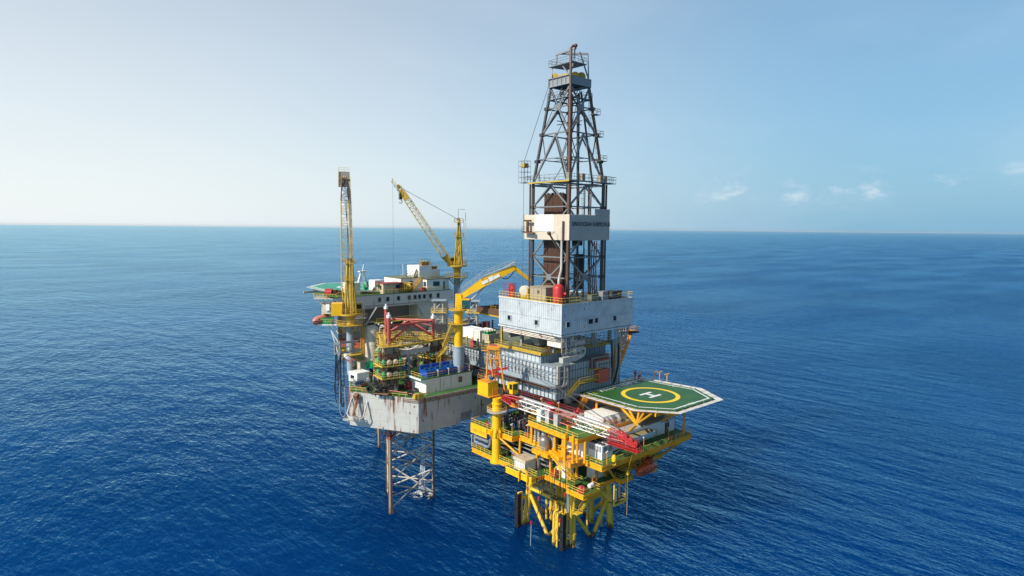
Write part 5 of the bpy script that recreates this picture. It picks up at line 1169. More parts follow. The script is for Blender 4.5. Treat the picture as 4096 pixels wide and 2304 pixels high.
# ---- knuckle boom crane
C = V((-6.6, 30.7, 0)); t = thing('knuckle_boom_crane', (C.x, C.y, HD), 'yellow knuckle boom crane reaching toward the derrick from a yellow and blue grey post', 'crane')
mb = MB(); mb.lathe((C.x, C.y, 0), [(1.25, HD), (1.25, 37.8), (1.4, 37.8), (1.4, 37.95)], 20); mb.build('pedestal_base', BLUG, t)
mb = MB(); mb.lathe((C.x, C.y, 0), [(.98, 37.95), (.98, 45.0), (1.15, 45.6), (1.15, 46.3)], 20); mb.build('pedestal', YB, t)
mb = MB(); mb.lathe((C.x, C.y, 43.2), [(1, 0), (2.5, 0), (2.5, .1), (1, .1)], 16); mb.rail([C+V((2.45*cos(a), 2.45*sin(a), 43.3)) for a in [2*pi*i/14 for i in range(15)]], sp=3); mb.build('ring_platform', YR, t)
mb = MB(); mb.lathe((C.x, C.y, 46.3), [(.5, 0), (2.3, 0), (2.3, .2), (.5, .2)], 16); mb.rail([C+V((2.25*cos(a), 2.25*sin(a), 46.5)) for a in [1.2+pi*1.4*i/10 for i in range(11)]], sp=3); mb.build('slewing_floor', YR, t)
mb = MB(); q = C+R0*1.1-F0*.3; mb.obox((q.x, q.y, 46.4), 3.0, 2.2, 2.6, radians(-41)); mb.obox((C.x, C.y, 46.4), 1.4, 1.6, 3.6, radians(-41)); mb.build('slewing_house', YB, t)
mb = MB(); q = C+R0*1.75-F0*.35; mb.obox((q.x, q.y, 46.75), 1.75, 2.24, 2.0, radians(-41)); mb.build('cab_window', GLT, t)
b0 = face(1836, 1192, C.x, C.y); b1 = face(1935, 1128, C.x, C.y); b2 = face(2058, 1072, C.x, C.y)+F0*1.5; b3 = face(2124, 1126, C.x, C.y)+F0*2.5
mb = MB()
def beam(p, q, w0, h0, w1, h1):
    d = (q-p).normalized(); n_ = d.cross(Z0).normalized(); u_ = n_.cross(d)
    f = lambda c, w, h: [c-n_*w/2-u_*h/2, c+n_*w/2-u_*h/2, c+n_*w/2+u_*h/2, c-n_*w/2+u_*h/2]
    a = f(p, w0, h0); b = f(q, w1, h1); mb.add(a+b, [(0, 1, 2, 3), (7, 6, 5, 4), (0, 4, 5, 1), (1, 5, 6, 2), (2, 6, 7, 3), (3, 7, 4, 0)])
beam(b0, b1, 1.0, 1.0, 1.1, 1.9); beam(b1-(b1-b0).normalized()*.05, b2, 1.08, 1.9, .8, 1.1); mb.build('main_boom', YB, t)
mb = MB(); beam(b2+V((0, 0, .1))-R0*.3, b3, .7, .9, .5, .6); mb.build('knuckle_jib', YB, t)
mb = MB(); mb.tube(C+R0*2.2+V((0, 0, 48)), b1.lerp(b2, .1)-V((0, 0, .9)), .2, n=8); mb.build('hydraulic_ram', GRYL, t); mb = MB(); mb.tube(b1.lerp(b2, .6)+V((0, 0, 1)), b2+V((0, 0, 1.2)), .16, n=8); mb.build('hydraulic_ram', GRYL, t)
mb = MB(); p = b0+V((0, 0, 1.0))-F0*.2; q = b1+V((0, 0, 1.5))-F0*.2; r_ = b2+V((0, 0, .8))-F0*.2; mb.bar(p, q, .9, .06); mb.bar(q, r_, .9, .06); mb.rail([p-F0*.4, q-F0*.4, r_-F0*.4], sp=1.2, r=.035); mb.build('boom_walkway', GRYL, t)
mb = MB()
for u in (.05, .42): c = b1.lerp(b2, u)-F0*.6-V((0, 0, .1)); dd = (b2-b1).normalized(); mb.sign(c, dd, dd.cross(F0)*-1 if dd.cross(F0).z < 0 else dd.cross(F0), 1.5, .7, .03)
c = b1.lerp(b2, .24)-F0*.6; mb.sign(c, dd, dd.cross(F0)*-1 if dd.cross(F0).z < 0 else dd.cross(F0), 1.1, 1.0, .03); mb.build('white_panel', WHC, t)
mb = MB(); mb.path(hang(b1.lerp(b2, .55)-V((0, 0, .5)), b2-V((0, 0, .6)), 1.2), .1, n=5); mb.build('hydraulic_hose', HOSE, t)
mb = MB(); mb.stair((-8.6, 33.6, 37.6), (-8.8, 30.0, 43.2), .8); mb.build('access_stair', YR, t)
t = thing('post_stair', (-9, 33, 33), 'zigzag yellow stair climbing beside the yellow knuckle crane post', 'stairs')
mb = MB(); mb.stair((-11.5, 32, 32.2), (-9, 35, 35), .8); mb.build('stair_flight', YR, t)
mb = MB(); mb.stair((-9, 35, 35), (-8.2, 32.4, 37.8), .8); mb.build('stair_flight', YR, t)
# ---- lattice towers
def gtower(px, py0, py1, x, y, lab, w=2.4, z0=None):
    c = face(px, py0, x, y); top = hgt(py1, c.x, c.y); z0 = z0 or HD; t = thing('lattice_tower', (c.x, c.y, z0), lab, 'tower', 'grey lattice towers on the rig deck')
    mb = MB(); mb.lattice((c.x, c.y, z0), (c.x, c.y, top), w, w, w*.9, w*.9, 7, up=F0, rc=.2, rb=.12); mb.build('lattice', GRYL, t)
    mb = MB(); mb.obox((c.x, c.y, top), w*1.6, w*1.5, .2, radians(-41)); mb.obox((c.x, c.y, top-1.6), .9, .9, 1.6); mb.build('head_box', BLUG, t)
    mb = MB(); z = top-3; mb.rail([c+R0*a+F0*b+V((0, 0, z-c.z)) for a, b in ((-2, -1.8), (2, -1.8), (2, 1.8), (-2, 1.8))], closed=True, sp=1.2); mb.obox((c.x, c.y, z-.1), 4, 3.6, .1, radians(-41)); mb.build('platform', RAILY, t)
    mb = MB(); q = c+R0*1.6; mb.ladder((q.x, q.y, z0+1), (q.x, q.y, top), .6, side=F0, cage=True); mb.build('ladder', RAILY, t)
gtower(1757, 1310, 1202, -3, 56, 'grey lattice tower standing before the white accommodation wall')
gtower(1892, 1290, 1205, 12, 52, 'grey lattice tower to the right of the knuckle crane post')

# ---- machinery crowding the deck between the legs and the accommodation
def gallery(px0, px1, py, x, y, dep, lab, mat=YR, posts=True, z0=None):
    a, b = face(px0, py, x, y), face(px1, py, x, y); b.z = a.z; z0 = z0 or HD; t = thing('machinery_gallery', (a.x, a.y, z0), lab, 'gallery', 'yellow galleries among the deck machinery')
    f = F0*dep; q = [a, b, b+f, a+f]; mb = MB(); mb.hexa([p-Z0*.15 for p in q], q); mb.bar(a-Z0*.25, b-Z0*.25, .15, .35); mb.build('floor', GDM, t)
    mb = MB(); mb.rail([q[3], q[0], q[1], q[2]], sp=1.2, toe=.12); mb.build('railing', mat, t)
    if posts:
        k = max(2, int((b-a).length/3.5))
        for i in range(k+1): p = a.lerp(b, i/k)+F0*.3; mb = MB(); mb.bar((p.x, p.y, z0), (p.x, p.y, a.z-.2), .25); mb.build('post', mat, t)
    return t
gallery(1572, 1735, 1348, -8, 56, 2.5, 'long yellow gallery stretching behind the red leg top')
gallery(1672, 1708, 1284, -4, 60, 2.5, 'small railed platform before the white wall right of the red leg top')
gallery(1560, 1640, 1318, -10, 60, 2.5, 'yellow gallery half hidden behind the left part of the red leg top')
gallery(1700, 1770, 1345, -6, 50, 2.5, 'yellow gallery below the left grey lattice tower')
gallery(1530, 1556, 1338, -15, 55, 2.2, 'narrow yellow gallery between the tall white tank and the front tower')
gallery(1370, 1462, 1402, -17, 61, 2.5, 'yellow railed gallery beside the grey crane post below the left wing', z0=31)
gallery(1500, 1560, 1420, -12, 52, 2.0, 'low yellow gallery at the foot of the tall white tank')
def block(px, py, x, y, sx, sy, sz, mat, lab, nm='machinery_box', cat='machinery'):
    c = face(px, py, x, y); locker(c.x, c.y, c.z, sx, sy, sz, mat, lab, rz=radians(-41), nm=nm, cat=cat)
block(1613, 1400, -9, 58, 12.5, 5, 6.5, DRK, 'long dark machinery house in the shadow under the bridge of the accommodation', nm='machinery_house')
block(1512, 1388, -14, 57, 1.8, 2, 4.6, BRN, 'tall rusty brown container between the white tank and the front tower', nm='cargo_container', cat='container')
block(1383, 1390, -18.3, 64.5, 2.6, 1.5, 2.2, REDL, 'dull red container on the gallery left of the grey crane post', nm='cargo_container', cat='container')
block(1433, 1390, -15.5, 62.5, 3.6, 1.5, 2.4, REDL, 'dull red container on the gallery right of the grey crane post', nm='cargo_container', cat='container')
block(1626, 1486, -11, 44, 2.4, 2, 2.6, BLUD, 'dark blue container under the leg braces behind the deckhouse end', nm='cargo_container', cat='container')
block(1640, 1478, -11.5, 41, 1.3, 1.3, 3.4, GREY, 'upright grey electrical box left of the blue shaker units', nm='electrical_cabinet', cat='cabinet')
block(1760, 1340, -4, 47, 3.4, 2.4, 2.8, DRK, 'dark covered machine block below the left grey lattice tower')
block(1775, 1460, -8.5, 36, 4.0, 2.2, 1.8, BRN, 'rusty brown pump block behind the blue shaker units')
block(1815, 1455, -6.5, 34, 2.8, 2.0, 1.2, GDM, 'dull green tank block at the right end behind the shaker units')
block(1545, 1470, -17.5, 42, 2.6, 1.8, 2.0, BRN, 'rusty machine block behind the front jacking tower')
block(1590, 1500, -15, 39, 2.2, 1.8, 1.6, DRK, 'dark machine block between the front jacking tower and the deckhouse')
block(1482, 1470, -18.5, 51, 2.0, 1.6, 1.5, GRN, 'small green machine on the deck left of the front jacking tower')
c = face(1697, 1470, -11, 38.5); mb = MB(); mb.bar(c-Z0*3, (c.x, c.y, hgt(1372, c.x, c.y)), .6, .6); mb.obox((c.x, c.y, hgt(1372, c.x, c.y)), 1.1, 1.1, .3); solo(mb, 'exhaust_post', DRK, 'dark square post rising above the blue shaker units', 'post')
for i, (pts, r, mt, lb_) in enumerate((
    (((1560, 1395), (1600, 1400), (1640, 1396), (1700, 1388)), .22, GRYL, 'pale pipe crossing behind the leg braces'),
    (((1555, 1440), (1600, 1436), (1680, 1430), (1740, 1422)), .26, GRYL, 'thick pale pipe low behind the leg braces'),
    (((1520, 1330), (1520, 1310), (1545, 1306), (1545, 1360)), .2, CREAM, 'cream pipe bend beside the tall white tank'),
    (((1700, 1330), (1720, 1322), (1740, 1330), (1760, 1380)), .18, GRYL, 'bent pale pipe beneath the left grey lattice tower'),
    (((1610, 1352), (1660, 1350), (1700, 1342)), .3, RUST, 'rusty pipe along the long yellow gallery'))):
    p_ = [face(px, py, -11+.8*i, 52-.8*i) for px, py in pts]; mb = MB(); mb.path(p_, r, n=7); solo(mb, 'deck_pipe', mt, lb_, 'pipe')

# loose gear along the port rail and round the towers
for i, (px, py, x, y, kind, lb_) in enumerate(((1420, 1535, -25.6, 43.5, 0, 'coil of dark rope by the white cabin near the hull rail'), (1455, 1545, -24.6, 41, 1, 'low stack of brown timber near the hull rail left of the tyre'), (1546, 1548, -21.5, 35, 0, 'coil of dark rope in front of the front jacking tower'), (1600, 1552, -19.4, 32.5, 1, 'low stack of brown timber between the tower and the red cabinet'), (1660, 1566, -17.8, 29.6, 0, 'coil of dark rope at the white end of the stern deckhouse'), (1495, 1500, -18.8, 47, 1, 'stack of brown timber behind the spoked winch drum'))):
    c = at(px, py, z=HD); mb = MB()
    if kind == 0:
        for k in range(4): mb.path([(c.x+(.75-.04*k)*cos(2*pi*j/12), c.y+(.75-.04*k)*sin(2*pi*j/12), HD+.12+.17*k) for j in range(12)], .1, n=5, closed=True)
        solo(mb, 'rope_coil', ROPE, lb_, 'rope coil', 'rope coils on the rig deck')
    else:
        for k in range(3): mb.obox((c.x, c.y+.4*(k-1), HD+.05), 2.2, .32, .35+.2*(k % 2), .3)
        solo(mb, 'timber_stack', BRN, lb_, 'timber', 'timber stacks on the rig deck')
# burner boom behind
b0 = at(2418, 1560, y=20); b1 = at(2515, 1325, y=20); 
t = thing('burner_boom', b0, 'orange yellow lattice burner boom slanting up behind the cantilever with a railed tip platform', 'burner boom')
mb = MB(); mb.lattice(b0, b1, 2.6, 2.6, 1.6, 1.6, 12, up=F0, rc=.26, rb=.13); mb.build('boom', ORG, t)
mb = MB(); mb.obox(b1, 4.2, 4.2, .2, .4); mb.rail([b1+V(p) for p in ((-2, -2, .2), (2, -2, .2), (2, 2, .2), (-2, 2, .2))], closed=True, sp=1.1); mb.build('tip_platform', ORG, t)
mb = MB(); a = at(2480, 1329, y=18.5); b = at(2556, 1328, y=16); mb.tube(a, b, .22, n=8); mb.tube(a.lerp(b, .55), a.lerp(b, .85), .34, n=8); mb.build('burner_head', DRK, t)
mb = MB(); a = at(2508, 1322, y=19); mb.tube(a, a+V((0, 0, 3.5)), .5, n=10); mb.build('pilot_stack', GRYL, t)
PRE_PACKAGE = {o.name for o in COL.objects}
# ---- cantilever
t = thing('cantilever', (6, 30, 31), 'blue grey cantilever box with upright ribs carrying the drill floor out over the near platform', 'cantilever')
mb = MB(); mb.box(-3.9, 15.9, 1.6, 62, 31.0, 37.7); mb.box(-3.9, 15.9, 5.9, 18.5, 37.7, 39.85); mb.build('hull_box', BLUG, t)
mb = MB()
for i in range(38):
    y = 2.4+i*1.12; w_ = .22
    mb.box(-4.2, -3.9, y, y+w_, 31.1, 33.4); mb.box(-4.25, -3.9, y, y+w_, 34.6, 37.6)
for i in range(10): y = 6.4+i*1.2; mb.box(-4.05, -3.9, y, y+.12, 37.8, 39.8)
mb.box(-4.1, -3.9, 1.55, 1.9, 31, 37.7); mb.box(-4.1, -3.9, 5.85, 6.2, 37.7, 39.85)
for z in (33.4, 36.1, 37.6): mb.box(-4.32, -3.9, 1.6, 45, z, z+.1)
mb.build('wall_rib', BLUG, t)  # ribs coloured darker than the panels, shadow tone put into their paint
mb = MB(); mb.box(-4.35, -3.95, 1.7, 45, 31.4, 33.3); 
for y0_, z0_, z1_ in ((1.7, 31.05, 33.35), (1.7, 34.65, 37.55)): mb.box(-4.0, -3.86, y0_, 44.8, z0_, z1_)
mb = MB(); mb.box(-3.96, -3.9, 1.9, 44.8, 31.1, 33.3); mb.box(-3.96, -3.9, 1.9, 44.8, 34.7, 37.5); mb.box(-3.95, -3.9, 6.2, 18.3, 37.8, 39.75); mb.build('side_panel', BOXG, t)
mb = MB()
for i in range(24): x = -3.4+i*.82; mb.box(x, x+.06, 1.54, 1.6, 31.1, 37.6); mb.box(x, x+.06, 5.84, 5.9, 37.8, 39.8)
for z in (33.0, 34.6, 36.4): mb.box(-3.6, 15.6, 1.52, 1.6, z, z+.08)
mb.build('end_seam', DRK, t)
mb = MB(); mb.prism([(-4.6, 5.2), (16.6, 5.2), (16.6, 19), (-4.6, 19)], 39.85, 40.0); mb.build('upper_deck', GDM, t)
mb = MB(); mb.box(-5.6, -4.6, 14.2, 18.9, 39.7, 40.05); mb.box(-4.75, -4.6, 5.0, 14.2, 39.5, 40.02); mb.box(-4.75, 16.7, 5.0, 5.2, 39.5, 40.02); mb.build('deck_edge_beam', YR, t)
mb = MB(); mb.rail([(-5.5, 18.9, 40), (-5.5, 14.2, 40), (-4.6, 14.2, 40), (-4.6, 5.1, 40), (2.6, 5.1, 40)], sp=1.1, toe=.15); mb.build('railing', YR, t)
mb = MB(); mb.rail([(6.4, 5.1, 40), (16.6, 5.1, 40), (16.6, 18, 40)], sp=1.1, toe=.15); mb.rail([(-4.8, 44, 37.8), (-4.8, 19.2, 37.8)], sp=1.4); mb.build('railing', YR, t)
mb = MB(); mb.prism([(-4.9, 18.7), (16.6, 18.7), (16.6, 62), (-4.9, 62)], 37.72, 37.86); mb.build('pipe_deck', GDM, t)
mb = MB(); mb.box(-3.95, -3.2, 1.2, 1.5, 34.2, 37.9); mb.build('white_corner_panel', CREAM, t)
mb = MB(); mb.bar((-3.2, 5.1, 40.0), (-1.4, 3.9, 42.6), .45, .6); mb.build('leaning_beam', BRN, t)
# pipes that run round the corner
PL = 'service pipe running along the cantilever wall and bending up at its near corner'
t = thing('pipe_rack', (-4.6, 15, 33.4), 'rack of grey service pipes along the cantilever wall turning up at its near corner', 'pipe rack')
for j in range(5):
    o = .55+.26*j; mb = MB(); z = 33.65+.06*j; x = -4-o; y = 1.5-.3-.16*j
    pts = [(x, 44, z), (x, 27, z), (x, 2.6-.2*j, z-.1)]+[(-4+.35-(o+.35)*cos(a), 1.55-.2-(.9+.16*j)*sin(a), z-.1) for a in (.3, .7, 1.1)]+[(-3.0+.25*j, y, z-.1+.1), (-2.6+.25*j, y, z+.5), (-2.45+.25*j, y, z+1.2), (-2.45+.25*j, y, 38.2), (-2.2+.25*j, y, 39.2), (-1.5+.2*j, y, 39.6)]
    mb.path(pts, .1, n=6); mb.build('pipe', GREY if j % 2 else DRK, t)
mb = MB()
for i in range(30): y = 3+i*1.4; mb.bar((-4.1, y, 33.5), (-5.6, y, 33.5), .09); mb.bar((-4.2, y, 35.2), (-5.3, y, 35.9), .05)
mb.bar((-5.6, 2.4, 33.46), (-5.6, 44, 33.46), .1); mb.build('support_bracket', BRN, t)
mb = MB(); mb.path([(-5.0, 44, 35.7), (-5.0, 3, 35.9)], .06, n=5); mb.path([(-4.6, 44, 36.9), (-4.6, 2.4, 36.7)], .06, n=5); mb.build('cable', DRK, t)
for z in (32.6, 34.0, 35.6, 36.9): mb = MB(); mb.path([(-4.6, 3, z), (-4.4, .9, z), (-2, .7, z)], .05, n=5); mb.build('guard_bar', GRYL, t)
mb = MB(); mb.box(-5.7, -4.36, 2.6, 44, 33.36, 33.44); mb.build('tray_floor', BRN, t)
# J shaped cable tray and service cage hanging from the drill floor
t = thing('cable_tray', (2, 1, 37.5), 'grey cable tray curving back on itself in a J on the shaded cantilever end', 'cable tray')
mb = MB(); q0 = [at(2244, 1443, y=.9), at(2300, 1431, y=.9), at(2325, 1416, y=.9), at(2331, 1401, y=.9), at(2322, 1393, y=.9), at(2294, 1400, y=.9)]
for a, b in zip(q0, q0[1:]): mb.bar(a, b, 1.0, 1.1, up=(0, 1, 0))
for p in q0[1:-1]: mb.obox((p.x, p.y, p.z-.52), .9, .98, 1.04)
mb.build('tray', GRYL, t)
mb = MB(); mb.rail([q0[0]+V((0, -.5, .5)), q0[1]+V((0, -.5, .5)), q0[2]+V((-.8, -.5, .6))], sp=1, h=1.0); mb.build('tray_railing', GRYL, t)
t = thing('service_cage', (3, .2, 38), 'grey pipe cage hanging in front of the cantilever end beneath the drill floor', 'pipe cage')
for (xa, xb) in ((2248, 2266), (2283, 2304)):
    for i, xx in enumerate((xa, xb)):
        a = at(xx, 1352, y=-.2); b = at(xx, 1420 if i else 1414, y=-.2); mb = MB(); mb.bar(a, (a.x, a.y, b.z), .14); mb.build('upright', GRYL, t)
mb = MB()
for py in (1368, 1384, 1402, 1418): a = at(2246, py+2, y=-.25); b = at(2302, py-8, y=-.25); mb.bar(a, (b.x, b.y, a.z), .1)
mb.build('cross_bar', GRYL, t)
for j in range(5):
    mb = MB(); a = at(2268+j*3.2, 1352, y=-.1-.05*j); b = at(2268+j*3.2, 1404-j*4, y=-.1-.05*j); c = at(2292, 1412-j*5, y=-.1-.05*j)
    mb.path([a, (a.x, a.y, b.z+.8), (a.x+.15, a.y, b.z+.25), (a.x+.6, a.y, b.z), (c.x, c.y, b.z)], .08, n=5); mb.build('bent_pipe', DRK if j % 2 else GREY, t)
# stairs and balcony on the cantilever end
t = thing('cantilever_balcony', (8, .5, 32), 'yellow balcony and stair flight low on the shaded cantilever end', 'balcony')
a = at(2312, 1534, y=.4); b = at(2392, 1512, y=.4)
mb = MB(); mb.box(a.x, b.x, .0, 1.5, a.z-.12, a.z); mb.build('balcony_deck', YR, t)
mb = MB(); mb.rail([(a.x, 0, a.z), (b.x, 0, a.z)], sp=1.0); mb.build('railing', YR, t)
f = at(2268, 1586, y=.4); mb = MB(); mb.stair((f.x, .4, f.z), (a.x, .4, a.z), .9); mb.build('stair_flight', YR, t)
mb = MB(); c = at(2355, 1482, y=1.2); d = at(2402, 1470, y=1.2); mb.box(c.x, d.x, .9, 1.5, c.z-.1, c.z+.1); mb.build('small_canopy', YR, t)
mb = MB(); c = at(2420, 1525, y=1.0); mb.box(c.x-2.6, c.x+.6, .5, 1.5, c.z, c.z+2.8); mb.build('red_panel', REDL, t)
t = thing('pipe_loops', (12, 1.2, 35), 'nested rectangular pipe loops, one red, on the right of the cantilever end', 'pipes')
for j, mt in enumerate((BRN, GREY, BRN, REDL, GRYL)):
    a = at(2362+j*6, 1430+j*5, y=1.3); b = at(2415, 1430+j*5-8, y=1.3); c = at(2362+j*6, 1474, y=1.3); mb = MB(); mb.path([(c.x, 1.3-.03*j, c.z), (a.x, 1.3-.03*j, a.z), (b.x+1.5, 1.3-.03*j, a.z)], .15, n=6); mb.build('pipe_loop', mt, t)
# hoses falling at the right end of the cantilever
HX = [(2444, 1362, 2428, 1548, 'leftmost dark hose falling beside the cantilever end', BLK), (2448, 1360, 2434, 1545, 'brown hose second from the left beside the cantilever end', BRN), (2454, 1358, 2440, 1540, 'teal hose in the middle of the bundle beside the cantilever end', TEAL), (2460, 1357, 2437, 1546, 'rusty hose just right of the teal one beside the cantilever', RUST), (2466, 1356, 2448, 1540, 'dark grey hose near the right of the falling bundle', GREY), (2471, 1350, 2452, 1536, 'thick black hose at the right edge of the falling bundle', BLK), (2474, 1348, 2458, 1530, 'rightmost black hose of the falling bundle', BLK)]
for i, (xa, ya, xb, yb, lb_, mt) in enumerate(HX):
    a = at(xa, ya, y=1.2-.2*i); b = at(xb, yb, y=2.5-.2*i); m_ = a.lerp(b, .55)+V((.5, -.3, .0)); mb = MB(); mb.path([a, a.lerp(m_, .5)+V((.15, 0, 0)), m_, m_.lerp(b, .6)+V((.1, 0, 0)), b], .13, n=6); solo(mb, 'mud_hose', mt, lb_, 'hose', 'hoses falling beside the cantilever')
# ---- pipe deck loads
def ct(px0, py0, L, W, H, rz, lab, mat=WHC, base=None, z=37.9):
    c = at(px0, py0, z=z); return container((c.x, c.y, z), L, W, H, mat, rz, lab, base=base)
ct(1893, 1350, 5.0, 2.6, 2.5, pi/2, 'white cargo container farther back on the pipe deck beside the yellow crane post', z=38)
ct(1930, 1361, 4.4, 2.6, 2.7, .1, 'white ribbed container with sunlit end on the pipe deck, right of the crane post', z=38)
ct(1963, 1367, 3.6, 2.2, 2.0, .1, 'low white container topped by green and cream drums', mat=CREAM, z=38)
c = at(1963, 1367, z=38)
for k in range(8):
    x = c.x-1.4+.75*(k % 4); y = c.y-.5+.9*(k//4); mb = MB(); mb.lathe((x, y, 40.0), [(.3, 0), (.3, .28), (.32, .3), (.3, .32), (.3, .6)], 12)
    o = solo(mb, 'oil_drum', GRN, 'green and cream drum standing on the low white container', 'drum', 'drums on the low white container')
    mb = MB(); mb.lathe((x, y, 40.6), [(.3, 0), (.3, .25), (.26, .3)], 12); mb.build('drum_top', CREAM, o)
c = at(1884, 1322, z=38); t = thing('blue_skip', c, 'dark blue skip lying behind the white containers on the pipe deck', 'skip')
mb = MB(); mb.hexa([c+V(p) for p in ((-3, -1.2, 0), (3, -1.2, 0), (3, 1.2, 0), (-3, 1.2, 0))], [c+V(p) for p in ((-3.4, -1.5, 1.8), (3.4, -1.5, 1.8), (3.4, 1.5, 1.8), (-3.4, 1.5, 1.8))]); mb.build('bin', BLUD, t)
mb = MB(); mb.bar(c+V((-3.4, -1.55, 1.8)), c+V((3.4, -1.55, 1.8)), .15); mb.bar(c+V((-3.4, 1.55, 1.8)), c+V((3.4, 1.55, 1.8)), .15); mb.build('rim', BLU, t)
c = at(1870, 1300, z=38); t = thing('green_skip', c, 'dark green and blue covered cargo bin behind the yellow crane post', 'skip')
mb = MB(); mb.obox(c, 5, 2.4, 1.5, .1); mb.build('bin', paint('dark_teal', (.01, .1, .09), .5, .2, .3), t); mb = MB(); mb.obox(c+V((0, 0, 1.5)), 5.1, 2.5, .15, .1); mb.build('cover', GRYL, t)
PB = [(1909, 1322), (1930, 1325), (1950, 1330), (1970, 1318)]
for i, (px, py) in enumerate(PB):
    c = at(px, py, z=38); mb = MB(); mb.bar(c, c+V((0, 0, 2.6)), .32, .32); mb.bar(c, c+V((.8, -.6, 0)), .3, .3); solo(mb, 'pipe_bollard', BRN, ['brown pipe stop post leftmost at the back of the pipe deck', 'brown pipe stop post second from the left at the back of the pipe deck', 'brown pipe stop post beside the red cabinet on the pipe deck', 'brown pipe stop post nearest the drill floor box'][i], 'post', 'pipe stop posts on the pipe deck')
for i, (px, py) in enumerate(((1868, 1365), (1890, 1370), (1912, 1375), (1933, 1378), (1957, 1385))):
    c = at(px, py, x=-4.3); c.z = 37.9; mb = MB(); mb.tube(c, c+V((0, 0, 1.7)), .22, n=8); o = solo(mb, 'edge_bollard', GREY, 'grey post with yellow cap number %s from the crane post along the pipe deck edge' % ('one', 'two', 'three', 'four', 'five')[i], 'post', 'capped posts along the pipe deck edge')
    mb = MB(); mb.tube(c+V((0, 0, 1.7)), c+V((0, 0, 2.1)), .24, n=8); mb.build('cap', YB, o)
c = at(1944, 1318, z=38); locker(c.x, c.y, 38, 1.6, 1.3, 2.2, RED, 'red cabinet standing among the brown posts at the back of the pipe deck', nm='fire_cabinet', cat='cabinet')
c = at(1938, 1382, z=37.9); locker(-4.6, c.y, 37.9, .9, 1.2, 1.5, REDL, 'red box at the pipe deck edge above the crane gantry', nm='fire_locker')
# ---- drill floor box
DX0, DX1, DY0, DY1 = -4.6, 17.2, -.3, 18.6; DB, DT = 44.5, 50.3
t = thing('drill_floor_house', (6, 9, 40), 'large pale ribbed drill floor box with dark square windows below the derrick', 'drill floor box')
mb = MB(); mb.corr((DX0, DY1), (DX0, DY0), DB, DT, .56, .1); mb.build('sunlit_wall', BOXG, t)
mb = MB(); mb.corr((DX0, DY0), (DX1, DY0), DB, DT, .56, .1); mb.build('end_wall', BOXG, t)
mb = MB(); mb.corr((DX1, DY0), (DX1, DY1), DB, DT, .56, .1); mb.corr((DX1, DY1), (DX0, DY1), DB, DT, .56, .1); mb.build('far_wall', BOXG, t)
mb = MB()
for z, h in ((DT, .25), (DB-.35, .35)): mb.box(DX0-.14, DX1+.14, DY0-.16, DY0-.02, z-.1, z+h-.1); mb.box(DX0-.16, DX0-.02, DY0-.02, DY1+.1, z-.1, z+h-.1); mb.box(DX1+.02, DX1+.16, DY0-.02, DY1+.1, z-.1, z+h-.1)
for i in range(7): a = DY0+.3+i*2.7; mb.box(DX0-.17, DX0-.1, a, a+2.3, 47.3, 47.45)
for i in range(8): a = DX0+.3+i*2.7; mb.box(a, a+2.3, DY0-.17, DY0-.1, 47.2, 47.35)
mb.box(DX0-.13, DX0+.1, DY0-.13, DY0+.1, DB, DT); mb.build('trim', BOXG, t)
mb = MB(); mb.box(DX0+.1, DX1-.1, DY0+.1, DY1-.1, DT-.3, DT-.1); mb.build('drill_floor_deck', GDM, t)
mb = MB(); mb.box(DX0+.3, DX1-.3, DY0+.3, DY1-.3, DB-.2, DB); mb.build('floor_bottom', DRK, t)
def win(px, py, wd, hh, face_):
    if face_ == 'l': c = at(px, py, x=DX0-.1); a = (0, -1, 0)
    else: c = at(px, py, y=DY0-.1); a = (1, 0, 0)
    n_ = V(a).cross(Z0); mb = MB(); mb.sign(c+n_*.10, a, Z0, wd, hh, .1); w_ = mb.build('window', GLS, t)
    mb = MB(); u = V(a)
    for e in (-1, 1): mb.bar(c+u*e*(wd/2+.08)-Z0*(hh/2+.15)+n_*.1, c+u*e*(wd/2+.08)+Z0*(hh/2+.15)+n_*.1, .14, .14, up=n_); mb.bar(c-u*(wd/2+.0)+Z0*e*(hh/2+.08)+n_*.1, c+u*(wd/2)+Z0*e*(hh/2+.08)+n_*.1, .14, .14)
    mb.build('window_frame', BOXG, w_)
for a in ((2038.5, 1271, .95, .95, 'l'), (2147, 1290.5, .95, .95, 'l'), (2271, 1299, .95, .95, 'f'), (2361, 1286, 1.4, .95, 'f'), (2384, 1282, .95, .95, 'f'), (2457, 1273, .95, .95, 'f')): win(*a)
mb = MB(); mb.rail([(DX0, DY1, DT+.15), (DX0, DY0, DT+.15), (DX0+5.2, DY0, DT+.15)], sp=1.05, h=1.15, toe=.1); mb.build('railing', RAILY, t)
mb = MB(); mb.rail([(12.2, DY0, DT+.15), (DX1, DY0, DT+.15), (DX1, 6, DT+.15)], sp=1.2, h=1.15); mb.build('railing', RAILY, t)
mb = MB(); mb.rail([(DX0+5.4, DY0, DT+.15), (12.2, DY0, DT+.15)], sp=1.6, h=.9); mb.build('grey_railing', GREY, t)
for x in (-2, 4, 10, 15.5):
    for y in (4.4, 14): mb = MB(); mb.bar((x, y, 40), (x, y, DB), .6); mb.build('support_column', GREY, t)
mb = MB(); mb.hexa([(-1.2, 9.4, 40.6), (.2, 9.4, 40.6), (.2, 10.8, 40.6), (-1.2, 10.8, 40.6)], [(-3.4, 8, DB-.2), (1.8, 8, DB-.2), (1.8, 12, DB-.2), (-3.4, 12, DB-.2)])
mb.build('hopper', GREY, t)
mb = MB(); mb.bar((-3, 17, 42.2), (16, 17, 42.2), .6, 1.4); mb.build('cross_beam', GREY, t)
mb = MB()
for k in range(3): mb.path([(DX0+.3, 17.5, 43.7-.35*k), (DX0+.3+.3*k, 2, 43.6-.35*k), (-1, -.2, 43.6-.35*k)], .12, n=6)
mb.build('pipe_run', PINK, t)
mb = MB()
